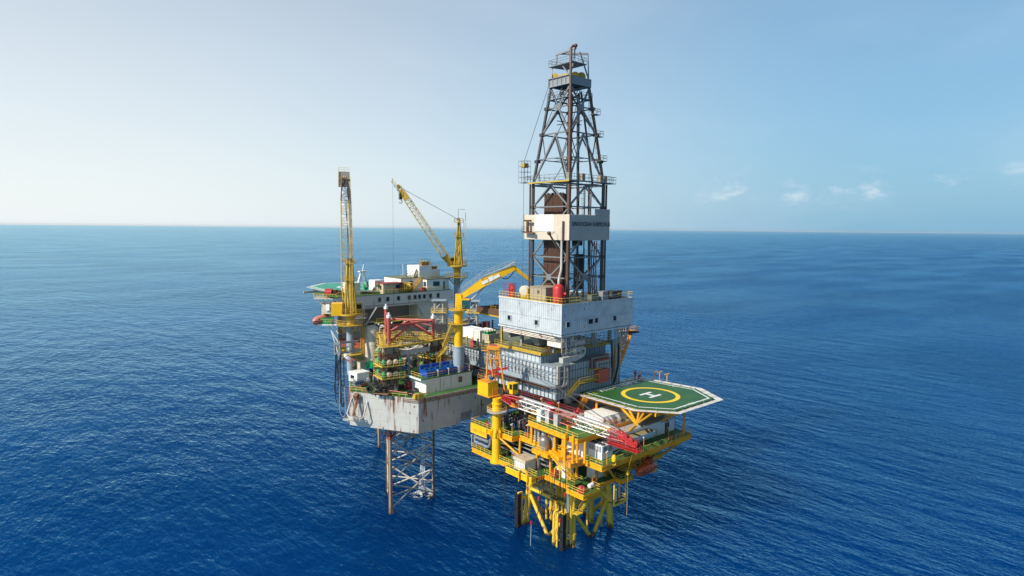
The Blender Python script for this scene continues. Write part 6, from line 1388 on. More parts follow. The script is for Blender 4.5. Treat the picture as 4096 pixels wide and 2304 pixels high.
for k in range(4): z = 43.6-.55*k; mb.bar((-2, DY0+.3, z), (DX1-1.5, DY0+.3, z), .1)
for k in range(16): x = -2+k*1.15; mb.bar((x, DY0+.3, 41.8), (x, DY0+.3, DB-.2), .09)
for k in range(6): x = 12+k*.7; mb.tube((x, DY0+.1, 40.8), (x, DY0+.1, DB-.2), .14, n=6)
mb.build('under_floor_pipework', GREY, t)
mb = MB(); mb.box(DX0+1, DX0+8, .8, 4.6, 41.6, 42.6); mb.rail([(DX0+1, .8, 42.6), (DX0+5, .8, 42.6)], h=.9, sp=1); mb.build('under_floor_gallery', PINK, t)
# catwalk to the left of the box
t = thing('catwalk_platform', (-3, 22, 45), 'brown fenced catwalk platform jutting out to the left of the drill floor box', 'platform')
a = at(1926, 1240, y=24); mb = MB(); mb.box(-3.8, 4.5, 18.8, 27.5, 46.0, 46.2); mb.build('deck', GDM, t)
mb = MB(); mb.box(-3.9, -3.8, 18.8, 27.5, 45.9, 47.2); mb.box(-3.9, 4.5, 27.4, 27.5, 45.9, 47.2); mb.build('fence_panel', BRN, t)
mb = MB(); mb.box(-4.0, -3.8, 18.8, 27.6, 45.6, 45.9); mb.bar((-3.0, 19.5, 45.6), (-3.0, 19.5, 40), .4); mb.rail([(-1, 19, 46.2), (-1, 26, 46.2)]); mb.build('frame', YR, t)
# things on the drill floor
zf = DT+.05
c = at(2120, 1200, x=-2.2); t = thing('tool_cabinet', (-1.6, c.y, zf), 'beige steel cabinet block standing on the drill floor behind the yellow railing', 'cabinet')
mb = MB(); ya, yb = at(2122, 1200, x=-3.0).y, at(2185, 1205, x=-3.0).y; mb.box(-3.2, 1.6, yb, ya, zf, zf+2.7); mb.build('body', BEIG, t)
mb = MB(); mb.box(-3.3, 1.7, yb-.1, ya+.1, zf+2.7, zf+2.82); mb.build('roof', BEIG, t)
mb = MB()
for k in range(1, 4): y = yb+(ya-yb)*k/4; mb.box(-3.23, -3.2, y, y+.04, zf+.1, zf+2.6)
mb.box(-3.24, -3.2, (ya+yb)/2-.5, (ya+yb)/2+.1, zf+1.5, zf+2.1); mb.build('door_seam', BRN, t)
c = at(2233, 1218, x=-2.6); t = thing('pressure_vessel', (c.x, c.y, zf), 'red pressure vessel with a domed top at the drill floor corner', 'vessel')
c = V((-2.4, at(2233, 1218, x=-2.4).y, zf)); mb = MB(); mb.lathe(c, [(1.15, 0), (1.15, 2.9), (1.0, 3.3), (.6, 3.65), (.15, 3.75)], 22); mb.build('shell', RED, t)
mb = MB(); mb.lathe(c+V((.6, -1.0, 1.8)), [(.35, 0), (.35, .4), (.42, .4), (.42, .5)], 14, ax=(.3, -1, 0)); mb.build('manhole', RED, t)
mb = MB(); mb.path([c+V((0, 0, 3.6)), c+V((0, 0, 4.4)), c+V((.3, .2, 5)), c+V((1.8, 1.2, 6.2)), c+V((2.2, 1.5, 7)), c+V((2.2, 1.5, 15))], .24, n=8); mb.build('outlet_pipe', GRYL, t)
for i in range(5):
    c = at(2042+i*4, 1188, x=-2.6); mb = MB(); mb.lathe((-2.8, c.y, zf), [(.22, 0), (.22, 2.2), (.12, 2.45), (.08, 2.7)], 10); solo(mb, 'gas_cylinder', RED, 'red gas cylinder in the row of five at the left end of the drill floor', 'cylinder', 'red gas cylinders on the drill floor')
c = at(2042, 1184, x=-2); mb = MB(); mb.rail([(-3.3, c.y+.4, zf), (-3.3, c.y-2.0, zf), (-2.2, c.y-2.0, zf)], h=2.9, sp=1.2, r=.06); solo(mb, 'cylinder_rack', RED, 'red open rack frame holding the five gas cylinders', 'rack')
c = at(2100, 1184, x=-2.5); t = thing('hose_reel', (c.x, c.y, zf), 'yellow hose reel beside the beige cabinet on the drill floor', 'reel')
mb = MB(); mb.lathe((-3, c.y, zf+1.6), [(.5, 0), (1.1, .05), (1.1, .25), (.6, .3), (.6, .7), (1.1, .75), (1.1, .95), (.5, 1)], 18, ax=(1, .2, 0)); mb.build('drum', CREAM, t)
mb = MB(); mb.obox((-2.5, c.y, zf), 1.2, 1.5, .7); mb.obox((-2.5, c.y-1, zf), .6, .6, 2.2); mb.build('stand', YR, t)
for i, (px, py) in enumerate(((2432, 1170), (2456, 1180), (2474, 1172))):
    c = at(px, py, y=2.5); mb = MB(); mb.tube((c.x, c.y, zf), (c.x, c.y, c.z), .07, n=6); mb.bar((c.x-.9, c.y, c.z), (c.x+.9, c.y, c.z), .5, .16); solo(mb, 'flood_light', DRK, ['dark floodlight bar on a thin post nearest the derrick leg', 'lowest of the three dark floodlight bars at the right of the drill floor', 'dark floodlight bar at the far right corner of the drill floor'][i], 'light', 'floodlight bars on the drill floor')
for i, (x, y, sx, sy, sz, mt, lb_) in enumerate(((13.5, 2.0, 3.2, 2.0, 1.6, DRK, 'dark machinery block at the right end of the drill floor'), (9.2, 1.2, 1.6, 1.2, 1.8, GREY, 'grey control cabinet on the drill floor in front of the derrick'), (6.5, 1.6, 2.2, 1.2, 1.2, GDM, 'dull green manifold block in front of the derrick feet'))):
    locker(x, y, zf, sx, sy, sz, mt, lb_, nm='floor_machinery', cat='machinery')
# ---- derrick
DC = V((5.6, 8.4, 0)); ZB, ZF, ZC = 50.3, 74.3, 94.2; HA, HC = 5.2, 2.75
def half(z): return HA if z <= ZF else HA+(HC-HA)*(z-ZF)/(ZC-ZF)
FACES = [((-1, 0), (0, -1)), ((0, -1), (1, 0)), ((1, 0), (0, 1)), ((0, 1), (-1, 0))]      # outward, along
def dp(f, u, z): o, a = FACES[f]; h = half(z); return V((DC.x+(o[0]+a[0]*u)*h, DC.y+(o[1]+a[1]*u)*h, z))
dk_ = thing('drilling_derrick', (DC.x, DC.y, ZB), 'tall dark lattice drilling derrick, straight below its working platform and tapering above it', 'derrick')
for f in range(4):
    mb = MB(); mb.tube(dp(f, -1, ZB), dp(f, -1, ZF), .36, n=10); mb.tube(dp(f, -1, ZF), dp(f, -1, ZC), .32, n=10)
    for z in (55, 59.2, 64, 69.5, 79, 84.5, 89.8): c = dp(f, -1, z); mb.obox(c-Z0*.3, .95, .95, .6)
    mb.build('leg', BRN if f == 1 else DRK, dk_)
for f in range(4):
    for z, w_ in ((55, .3), (59.2, .3), (69.5, .3), (74.0, .4), (79.4, .2), (84.5, .28), (89.8, .26)): mb = MB(); mb.bar(dp(f, -1, z), dp(f, 1, z), w_, w_*.8); mb.build('girt', DERR, dk_)
    mb = MB()
    for za, zb in ((50.4, 55), (59.2, 55), (59.2, 64.2), (69.3, 64.2), (69.5, 74), (74.6, 84.4), (84.6, 89.7), (94, 89.9)):
        for e in (-1, 1): mb.bar(dp(f, e, za), dp(f, 0, zb), .24, .3)
    for za, zb in ((84.5, 79.4), (79.4, 74.6)):
        for e in (-1, 1): mb.bar(dp(f, e*.5, 79.4), dp(f, e, 79.4), .16); mb.bar(dp(f, e*.5, 79.4), dp(f, e*.98, 84.4), .14)
    for z in (55, 89.8): c = dp(f, 0, z); o = V((*FACES[f][1], 0)); n_ = V((*FACES[f][0], 0)); mb.bar(c-o*.7+n_*.12, c+o*.7+n_*.12, .1, 1.2)
    mb.build('bracing', DERR if f != 1 else GREY, dk_)
mb = MB()
for za, zb in ((74.5, 84.5), (84.5, 94)):
    mb.bar(dp(0, -1, za), dp(0, .2, zb), .1); mb.bar(dp(2, 1, za), dp(1, .1, zb), .1); mb.bar(dp(3, 0, za), dp(1, 0, zb), .1)
for z in (79.4, 87, 92): mb.bar(dp(0, 0, z), dp(2, 0, z), .14); mb.bar(dp(1, 0, z), dp(3, 0, z), .14)
mb.build('inner_bracing', DRK, dk_)
# drill pipe stands racked inside
ya, yb = at(2176, 1000, x=2.4).y, at(2252, 1000, x=2.4).y
mb = MB(); mb.tube((0, 0, 0), (0, 0, 21.8), .115, n=7)
for z in (7.2, 14.4, 21.6): mb.tube((0, 0, z), (0, 0, z+.35), .15, n=7)
mb.v = [(x+2.0, y+yb, z+ZB) for x, y, z in mb.v]
st0 = solo(mb, 'drill_pipe_stand', BRN, 'rust brown drill pipe stand racked upright in the left half of the derrick', 'drill pipe', 'drill pipe stands racked in the derrick')
n1 = int((ya-yb)/.33)
STANDS = [st0]
for r_ in range(4):
    for k in range(n1):
        if r_ == 0 and k == 0: continue
        c = st0.copy(); COL.objects.link(c); c.location = (2.0+.45*r_+random.uniform(-.05, .05), yb+k*.33+(.16 if r_ % 2 else 0), ZB); c.scale.z = random.choice((1, 1, .985, 1.01, .97)); STANDS.append(c)
# wind wall
WX0, WX1, WY0, WY1 = DC.x-6.0, DC.x+6.15, DC.y-6.3, DC.y+7.3
wz0, wz1 = hgt(962, WX0, WY0), hgt(857.5, WX0, WY0)
mb = MB(); mb.corr((WX0, WY1), (WX0, WY0), wz0, wz1, .33, .05, th=.1); mb.build('wind_wall', TAN, dk_)
mb = MB(); mb.corr((WX0, WY0), (WX1, WY0), wz0, wz1, .33, .05, th=.1); xm = at(2380, 850, y=WY0).x; mb.corr((xm, WY0), (WX1, WY0), wz1, wz1+1.25, .33, .05, th=.1); mb.build('wind_wall', paint('shaded_wind_wall', (.44, .41, .36), .5, .35, .2), dk_)  # darker copy of the tan wall: shade of the unlit side put into its colour
mb = MB(); mb.corr((WX1, WY0), (WX1, WY1), wz0, wz1, .33, .05, th=.1); mb.build('wind_wall', TAN, dk_)
mb = MB(); mb.corr((WX1, WY1), (WX0, WY1), wz0, wz1, .33, .05, th=.1); mb.build('wind_wall', TAN, dk_)
mb = MB()
for z in (wz0+.02, (wz0+wz1)/2, wz1-.1):
    mb.bar((WX0+.3, WY0+.25, z), (WX0+.3, WY1-.3, z), .15); mb.bar((WX0+.3, WY0+.3, z), (WX1-.3, WY0+.3, z), .15)
    for e in (WY0+1.2, WY1-1.2): mb.bar((WX0+.3, e, z), (DC.x-HA, e, z), .15)
mb.bar((WX0-.06, WY0-.06, wz0), (WX0-.06, WY0-.06, wz1), .12); mb.build('wall_frame', GREY, dk_)
b0 = at(2140, 857, x=WX0-.12); b1 = at(2213.5, 926, x=WX0-.12)
bt = wz1-.02; bb = hgt(926, WX0-.12, b1.y); mb = MB(); mb.box(WX0-.16, WX0-.08, b1.y, b0.y, bb, bt); bn = mb.build('white_banner', paint('banner_white', (.95, .95, .94), .5, 0, .02), dk_)
bw = b0.y-b1.y; bz = hgt(894, WX0-.15, (b0.y+b1.y)/2); LW = bw*.93/9
for i, ch in enumerate('SINOOCEAN'):
    text('banner_letter', ch, (WX0-.17, b0.y-bw*.035-LW*i, bz), (0, -1, 0), (0, 0, 1), .68, TXR if i == 4 else TXG, bn, width=LW*(.80 if ch != 'I' else .14), ext=.004)
mb = MB(); mb.path([(WX0-.175, b0.y-bw*(.1+.1*k), bz-.22-.1*sin(pi*k/8)) for k in range(9)], .035, n=4); mb.build('banner_swoosh', TXG, bn)
a = at(2288.5, 905.5, y=WY0-.07); c = at(2440, 905.5, y=WY0-.07); zt0 = hgt(904.5, a.x, WY0); 
text('wall_lettering', 'SINOOCEAN AUSPICIOUS', (a.x, WY0-.06, zt0), (1, 0, 0), (0, 0, 1), hgt(887, a.x, WY0)-zt0, TXT, dk_, width=c.x-a.x, ext=.02, bold=.012)
mb = MB(); p = at(2110, 885, x=WX0-1.0); q = at(2110, 928, x=WX0-1.0); mb.tube(p, q, .3, n=8); mb.bar(p+V((0, 1.0, .1)), p-V((0, 1.0, -.1)), .5, .35); mb.bar(q+V((0, 1.4, 0)), q-V((0, 2.0, .3)), .8, .3); mb.rail([q+V((-.4, 1.4, .1)), q+V((-.4, -1.6, 0))], sp=.8, h=1.0); mb.bar(q, q+V((1, 0, 0)), .3); mb.bar(p, p+V((1, 0, 0)), .2); mb.build('wall_davit', BRN, dk_)
mb = MB(); p = at(2196, 933, x=WX0-2.4); q = dp(0, .75, 59.0); mb.tube(p, q, .2, n=8); mb.ball(p, .42); mb.tube(p+V((0, -.2, -.4)), at(2220, 928, x=WX0-.5), .06, n=5); mb.build('stabbing_arm', BRN, dk_)
mb = MB(); y_ = at(2252, 900, x=WX0-.3).y; mb.tube((WX0-.3, y_, hgt(885, WX0, y_)), (WX0-.3, y_, wz0-.4), .2, n=8); mb.build('wall_pipe', BRN, dk_)
# fingerboard platform
def ring(mb, z, w, h1_, t_=.15):
    for f in range(4):
        o, a = FACES[f]; o = V((*o, 0)); a = V((*a, 0)); c = V((DC.x, DC.y, z))
        p = c+o*(h1_+w/2)-a*(h1_+(w if f % 2 else 0)); q = c+o*(h1_+w/2)+a*(h1_+(w if f % 2 else 0)); mb.bar(p, q, w, t_)
mb = MB(); ring(mb, 74.6, 1.3, 5.1); mb.build('working_platform', GREY, dk_)
mb = MB(); e = 6.35; q = [V((DC.x+x*e, DC.y+y*e, 74.68)) for x, y in ((-1, -1), (1, -1), (1, 1), (-1, 1))]; mb.rail(q, closed=True, sp=1.4, h=1.25); mb.build('platform_railing', DERR, dk_)
mb = MB(); mb.bar((DC.x-6.4, DC.y-6.4, 74.45), (DC.x-6.4, DC.y+5.5, 74.45), .16, .26); mb.build('yellow_beam', YR, dk_)
mb = MB()
for k in range(12): y = DC.y-3.4+k*.62; mb.bar((DC.x-4.8, y, 74.7), (DC.x-.6, y, 74.7), .12)
mb.build('finger_board', DRK, dk_)
p = V((DC.x-6.2, DC.y+6.9, 74.6)); mb = MB(); mb.rail([p+V(v) for v in ((-.9, -.9, 0), (.9, -.9, 0), (.9, .9, 0), (-.9, .9, 0))], closed=True, h=4.6, sp=.9, levels=(.25, .5, .75, 1)); mb.obox(p, 1.9, 1.9, .1); mb.build('corner_basket', GREY, dk_)
mb = MB(); mb.obox(p+V((0, 0, 3.2)), 1.2, 1.2, .9); mb.build('basket_winch', YR, dk_)
for x, y in ((-5.6, -5.6), (-2, -5.8), (3.5, -5.8), (5.4, -5.2)): mb = MB(); mb.obox((DC.x+x, DC.y+y, 74.7), .9, .8, 1.4); mb.build('winch_box', BEIG, dk_)
mb = MB(); p = V((DC.x+6.4, DC.y-6.2, 74.6)); mb.rail([p, p+V((1.6, 0, 0)), p+V((1.6, 1.8, 0)), p+V((0, 1.8, 0))], sp=.9, h=1.3); mb.obox(p+V((.8, .9, -.12)), 1.7, 1.9, .12); mb.build('side_basket', GREY, dk_)
# under-crown platform, crown beams, sheaves and top frame
mb = MB(); ring(mb, 91.6, .9, 2.4, .12); q = [V((DC.x+x*3.3, DC.y+y*3.3, 91.7)) for x, y in ((-1, -1), (1, -1), (1, 1), (-1, 1))]; mb.rail(q, closed=True, sp=1, h=1.2); mb.build('under_crown_platform', DERR, dk_)
mb = MB(); H_ = 3.1; zc0, zc1 = 94.1, 95.8
mb.box(DC.x-H_, DC.x-H_+.25, DC.y-H_, DC.y+H_, zc0, zc1); mb.box(DC.x+H_-.25, DC.x+H_, DC.y-H_, DC.y+H_, zc0, zc1)
mb.box(DC.x-H_+.25, DC.x+H_-.25, DC.y-H_+.02, DC.y-H_+.25, zc0+.05, zc1-.05); mb.box(DC.x-H_+.25, DC.x+H_-.25, DC.y+H_-.25, DC.y+H_-.02, zc0+.05, zc1-.05)
for k in range(6): y = DC.y-H_+.02+k*1.23; mb.box(DC.x-H_-.14, DC.x-H_, y, y+.1, zc0, zc1)
for z in (zc0, zc1): mb.bar((DC.x-H_-.1, DC.y-H_, z), (DC.x-H_-.1, DC.y+H_, z), .4, .12)
mb.build('crown_beam', GREY, dk_)
mb = MB(); mb.box(DC.x-H_+.3, DC.x+H_-.3, DC.y-H_+.3, DC.y+H_-.3, zc0+.5, zc0+.7); mb.build('crown_floor', DRK, dk_)
for px, py, ox, oy in ((2220, 312, -2.0, 3.0), (2259, 313, -1.6, .6), (2300, 306, 1, -1.2), (2325, 308, 1.6, -.6)):
    c = face(px, py, DC.x+ox, DC.y+oy); mb = MB(); mb.lathe(c-V((.2, .16, 0)), [(.2, 0), (.92, .03), (.92, .15), (.8, .25), (.92, .35), (.92, .47), (.2, .5)], 20, ax=(.75, .65, 0)); mb.build('crown_sheave', YR, dk_)
mb = MB(); mb.box(DC.x-2.0, DC.x+2.0, DC.y-1.2, DC.y+1.6, zc1, zc1+.7); mb.build('sheave_block', YR, dk_)
mb = MB(); zt1 = 98.5; zt2 = 100.9; tq = [(-1.8, -2.6), (1.6, -2.4), (1.6, 2.6), (-1.8, 3.4)]
for (x, y), (x2, y2) in zip(((-2.7, -2.6), (2.8, -2.6), (2.8, 2.6), (-2.7, 2.8)), tq): mb.bar((DC.x+x, DC.y+y, zc1), (DC.x+x2, DC.y+y2, zt1), .22)
mb.bar((DC.x-2.7, DC.y-2.4, zc1), (DC.x-1.8, DC.y+.6, zt1), .18); mb.bar((DC.x+2.8, DC.y-2.6, zc1), (DC.x+.2, DC.y-2.4, zt2), .22); mb.bar((DC.x+2.8, DC.y-2.6, zc1), (DC.x+2.4, DC.y-2.6, zt2), .18)
mb.build('top_strut', GREY, dk_); mb = MB(); mb.bar((DC.x-1.8, DC.y+2.2, zt1), (DC.x-1.8, DC.y+2.2, zt2), .2); mb.bar((DC.x-1.8, DC.y+2.6, zt2), (DC.x-1.8, DC.y-3.2, zt2+.2), .3, .35); mb.bar((DC.x-1.8, DC.y+1.0, zt2), (DC.x+2.6, DC.y-2.6, zt2), .35, .4); mb.bar((DC.x-1.8, DC.y-2.6, zt1), (DC.x-1.8, DC.y-2.9, zt2), .2)
mb.build('top_beam', GREY, dk_)
mb = MB(); mb.prism([(DC.x-2.4, DC.y-2.9), (DC.x+1.8, DC.y-2.9), (DC.x+1.8, DC.y+2.9), (DC.x-2.4, DC.y+4.0)], zt1, zt1+.15); mb.rail([(DC.x-2.4, DC.y-2.9, zt1+.15), (DC.x+1.8, DC.y-2.9, zt1+.15), (DC.x+1.8, DC.y+2.9, zt1+.15), (DC.x-2.4, DC.y+4, zt1+.15)], closed=True, sp=.9, h=1.2); mb.build('top_platform', DERR, dk_)
mb = MB(); s = V((-.45, -.45, 0)); mb.path([dp(0, 1, ZB)+s, dp(0, 1, 60)+s, dp(0, 1, ZF)+s, dp(0, 1, 93)+s, dp(0, 1, ZC)+s*1.3+V((0, 0, 1)), dp(0, 1, ZC)+s+V((.3, .3, 6.8)), dp(0, 1, ZC)+s+V((.6, .1, 7.2)), dp(0, 1, ZC)+s+V((1.1, -.2, 7.3))], .27, n=8); mb.ball(dp(0, 1, ZC)+s+V((1.1, -.2, 7.3)), .4); mb.build('flare_vent_pipe', BRN, dk_)
mb = MB(); s = V((.5, -.4, 0)); mb.tube(dp(1, 1, ZB)+s, dp(1, 1, ZF)+s, .22, n=6); mb.tube(dp(0, -1, ZB)+V((-.5, .4, 0)), dp(0, -1, ZF)+V((-.5, .4, 0)), .2, n=6)
mb.tube(dp(1, .25, ZB), dp(1, .25, 74)-V((0, -.6, 0)), .2, n=6); mb.tube(dp(1, .35, 74), V((DC.x+.6, DC.y-2.6, 93)), .22, n=6)
mb.tube(V((DC.x-.2, DC.y-.5, ZB)), V((DC.x-.2, DC.y-.5, 93)), .3, n=6); mb.tube(V((DC.x+1.2, DC.y+.6, ZB)), V((DC.x+1.0, DC.y+.3, 93)), .22, n=6); mb.build('standpipe', BRN, dk_)
mb = MB(); mb.bar((DC.x+1.4, DC.y-1.8, ZB), (DC.x+1.2, DC.y-1.4, 93), .3, .4); mb.bar((DC.x+2.8, DC.y-.6, ZB), (DC.x+2.0, DC.y-.4, 93), .3, .4); mb.build('guide_rail', DRK, dk_)
for k in range(9):
    x = DC.x-.6+.62*k; z1_ = (62.5, 73.5, 58, 74, 66, 61, 72, 63, 74)[k]; mb = MB(); mb.tube((x, DC.y-3.6+.5*(k % 3), ZB), (x, DC.y-3.6+.5*(k % 3), z1_), .09+.03*(k % 2), n=6); mb.build('service_line', (DRK, BRN, BLUG)[k % 3], dk_)
mb = MB(); mb.obox((DC.x+2.0, DC.y-1.6, 52.2), 1.5, 1.4, 7.5); mb.obox((DC.x+1.8, DC.y-1.2, 61.5), 1.8, 1.4, 1.2); mb.build('top_drive', DRK, dk_)
for j in range(4):
    mb = MB(); a = V((DC.x+4.2-.7*j, DC.y-4.6, 62.5)); mb.path([a, a-V((.2, 0, 5)), a-V((-.15*j, 0, 8.5)), a-V((-.4, 0, 11.6))], .13, n=5); mb.build('rotary_hose', REDL if j % 2 == 0 else HOSE, dk_)
mb = MB(); mb.bar((DC.x+1.0, DC.y-4.8, 60.6), (DC.x+5, DC.y-4.8, 60.6), 1.0, .12); mb.rail([(DC.x+1.0, DC.y-5.3, 60.65), (DC.x+5, DC.y-5.3, 60.65)], sp=.8); mb.build('inner_platform', GREY, dk_); mb = MB(); mb.bar((DC.x-2.6, DC.y-5.6, 54.6), (DC.x+.6, DC.y-5.6, 54.6), 1.2, .12); mb.rail([(DC.x-2.6, DC.y-6.2, 54.7), (DC.x+.6, DC.y-6.2, 54.7)], sp=.8); mb.build('inner_platform', GREY, dk_)
mb = MB(); mb.ladder((DC.x-3.4, DC.y-5.4, ZB), (DC.x-3.4, DC.y-5.4, 62), .6, side=(1, 0, 0), cage=True); mb.ladder((DC.x-.8, DC.y-5.3, 63), (DC.x-.8, DC.y-5.3, 74), .6, side=(1, 0, 0), cage=True); mb.build('ladder', DERR, dk_)
mb = MB()
for za, zb, ua, ub_ in ((75, 79, .95, .8), (79, 84, .82, .9), (84, 88.5, .9, .75), (88.5, 93, .8, .92)): mb.ladder(dp(1, ua, za)+V((0, -.5, 0)), dp(1, ub_, zb)+V((0, -.5, 0)), .6, side=(1, 0, 0), cage=True)
for z in (79, 84, 88.5): c = dp(1, .85, z)+V((.4, -.7, 0)); mb.obox(c, 2.0, 1.1, .1); mb.rail([c+V(v) for v in ((-1, -.55, .1), (1, -.55, .1), (1, .55, .1))], sp=.9)
mb.build('caged_ladder', paint('rusty_grey', (.2, .15, .11), .6, .6, .3), dk_)
mb = MB(); a = at(2203, 318, x=DC.x-3); b = V((DC.x-6.4, DC.y+6.9, 79)); mb.tube(a, b, .05, n=4); mb.tube(b, (b.x, b.y, ZB), .05, n=4)
for k in range(4): mb.tube((DC.x-.5+.4*k, DC.y+.3*k-.4, 94), (DC.x-.3+.3*k, DC.y+.2*k-.3, 62.5), .04, n=4)
mb.tube((DC.x+3.5, DC.y-2, 93), (DC.x+4.5, DC.y-3, 52), .04, n=4); mb.build('drilling_line', ROPE, dk_)
mb = MB()
for k in (0, 1): mb.lathe((DC.x-1.5, DC.y+1.2-.7*k, 92.4), [(.1, 0), (.28, .25), (.28, .7), (.1, .95)], 10)
mb.build('hanging_sheave', DRK, dk_)
# the drilling package is about five per cent larger than first laid out: scaled about the camera with rounded offsets, pushed back along the line of sight
K_ = 1.0466
for o in [o for o in COL.objects if o.parent is None and o.name not in PRE_PACKAGE]:
    o.scale = o.scale*K_; o.location = V((o.location.x*K_+4.2, o.location.y*K_+3.9, o.location.z*K_-3.0))
# ---- accommodation at the bow
QZ0, QZ1, QY = 43.6, 46.8, 66.0
t = thing('accommodation_block', (2, 72, HD), 'white rust streaked accommodation block bridging the bow of the drilling rig', 'building')
mb = MB(); mb.prism([(-19.6, QY), (-11.72, QY), (-11.72, 78), (-14.0, 78)], 33.2, QZ1); mb.prism([(-16.0, QY+.4), (-11.72, QY+.4), (-11.72, 78), (-12.5, 78)], HD, 33.2); mb.build('left_wing', WHT, t)
mb = MB(); mb.box(-11.7, 17.2, QY+.02, 78, QZ0, QZ1); mb.box(-19.6, 17.2, QY-.08, QY+.0, QZ0-.2, QZ0); mb.build('bridge_wall', WHT, t)
arcp = [(17.2, QY+1.6)]+[(15.6+1.6*cos(a), QY+1.6+1.6*sin(a)) for a in [-.2-1.37*i/6 for i in range(7)]]
mb = MB(); mb.prism([(5.2, QY+.6), (14.2, QY+.6), (16, QY+1.0), (17, QY+2.2), (17.2, QY+4), (17.2, 78), (5.2, 78)], HD, QZ0); mb.build('right_wing', WHT, t)
mb = MB(); mb.prism([(-19.7, QY-.1), (14.6, QY-.1), (16.4, QY+.4), (17.4, QY+2), (17.4, 80), (-19.7, 80)], QZ1, QZ1+.12); mb.build('roof_deck', GDK, t)
for px in (1518, 1551, 1594, 1637, 1660, 1678, 1697, 1722, 1752):
    c = at(px, 1205 if px < 1600 else 1198-.11*(px-1600)+0, y=QY-.02); c.z = 45.4; mb = MB(); mb.box(c.x-.36, c.x+.36, QY-.06, QY-.0, 44.95, 45.95); w_ = mb.build('window', GLS, t)
    mb = MB(); mb.box(c.x-.5, c.x-.36, QY-.1, QY, 44.85, 46.05); mb.box(c.x+.36, c.x+.5, QY-.1, QY, 44.85, 46.05); mb.box(c.x-.36, c.x+.36, QY-.1, QY, 44.8, 44.95); mb.box(c.x-.36, c.x+.36, QY-.1, QY, 45.95, 46.08); mb.build('frame', GREY, w_)
for z in (33, 37.5, 41):
    mb = MB(); mb.box(-19.9, -11.6, QY-1.0, QY, z-.2, z); mb.build('gallery', CREAM if z > 34 else GDK, t)
    mb = MB(); mb.rail([(-19.9, QY-1, z), (-11.6, QY-1, z)], sp=1.6); mb.build('gallery_railing', RAILY, t)
mb = MB()
for x, z in ((-18, 35), (-13.4, 39), (-13.2, 35), (-17, 39)): mb.box(x-.3, x+.3, QY-.06, QY, z, z+.6)
mb.build('vent_grille', RUST, t)
mb = MB(); mb.stair((-13.6, QY-.6, 29), (-16, QY-.6, 33), .7); mb.build('outside_stair', RAILY, t)
mb = MB(); mb.rail([(-19.6, QY, QZ1+.12), (8.6, QY, QZ1+.12)], sp=1.8, r=.035); mb.build('roof_railing', RAILW, t)
mb = MB(); mb.bar((-11.7, QY-.2, QZ0-.2), (-9.2, QY-.2, QZ0-.2), .3); mb.tube((-11.8, QY-.3, 39), (-8.4, QY-.4, QZ0-.1), .25, n=6); mb.tube((4.2, QY-.2, QZ0), (6.6, QY+.2, 40), .18, n=6); mb.build('knee_brace', GRYL, t)
mb = MB(); mb.box(-11.6, 5.0, QY+5, QY+5.2, HD, QZ0); mb.build('recess_wall', GREY, t)  # dark grey puts the shade of the recess into the wall colour
mb = MB(); mb.box(-9, 4, QY-1.4, QY+4.8, 39.2, 39.4); mb.rail([(-9, QY-1.4, 39.4), (4, QY-1.4, 39.4)], sp=1.4); mb.build('leg_gallery', RAILY, t)
for i in range(4): c = (-8.5+4*i, QY-1.6, 39.0); mb = MB(); mb.ball(c, .25); mb.build('deck_lamp', WHC, t)
mb = MB()
for k, x in enumerate((-19.2, -18.7, -12.2)): mb.tube((x, QY-.25, 33.5), (x, QY-.25, 43.2), .12, n=6)
for z in (35.2, 39.6, 42.2): mb.tube((-19.5, QY-.3, z), (-11.8, QY-.3, z), .1, n=6)
for x in (-9, -3, 2, 8, 12): mb.tube((x, QY-.2, QZ0+.2), (x, QY-.2, QZ0+.2+2.6), .05, n=5)
mb.tube((-11.6, QY-.25, QZ0+.35), (14, QY-.25, QZ0+.35), .07, n=5); mb.build('wall_pipework', RUST, t)
# wheelhouse tiers
wa = at(1608, 1166, y=QY+2); wb = at(1690, 1160, y=QY+2); wc = at(1812, 1160, y=QY+1)
t = thing('bridge_house', (8, 72, QZ1), 'white two tier bridge house with teal windows on the right of the accommodation roof', 'deckhouse')
mb = MB(); mb.box(wa.x, 8.2, QY+2.6, 78, QZ1+.12, 50.6); mb.build('left_tier', WHC, t)
mb = MB(); mb.prism([(8.0, QY+.2), (14.2, QY+.2), (16.2, QY+.9), (17.0, QY+2.4), (17.2, 78), (8.2, 78), (8.0, QY+2)], QZ1+.14, 50.2); mb.build('right_tier', WHC, t)
mb = MB(); mb.prism([(7.8, QY-.1), (14.4, QY-.1), (16.6, QY+.6), (17.5, QY+2.2), (17.6, 78.2), (7.8, 78.2)], 50.2, 50.35); mb.box(wa.x-.2, 8.2, QY+2.4, 78.2, 50.6, 50.75); mb.build('roof', GDM, t)
mb = MB(); mb.box(6.9, 11.2, QY+2.4, QY+9, 50.4, 54.0); mb.box(11.2, 14.6, QY+3.2, QY+9, 50.35, 52.9); mb.build('top_house', WHC, t)
for a, b, z0_, z1_, y_ in ((wa.x+2.6, wa.x+3.9, 48.6, 49.8, QY+2.58), (10.2, 12.4, 48.2, 49.5, QY+.18)):
    mb = MB(); mb.box(a, b, y_-.08, y_, z0_, z1_); mb.build('window', GLT, t)
mb = MB(); mb.box(7.9, 8.0, QY+.5, QY+1.6, 48.2, 49.5); mb.build('window', GLT, t)
mb = MB(); mb.box(13.7, 14.2, QY+.1, QY+.2, 47.2, 49.4); mb.build('door', GLT, t)
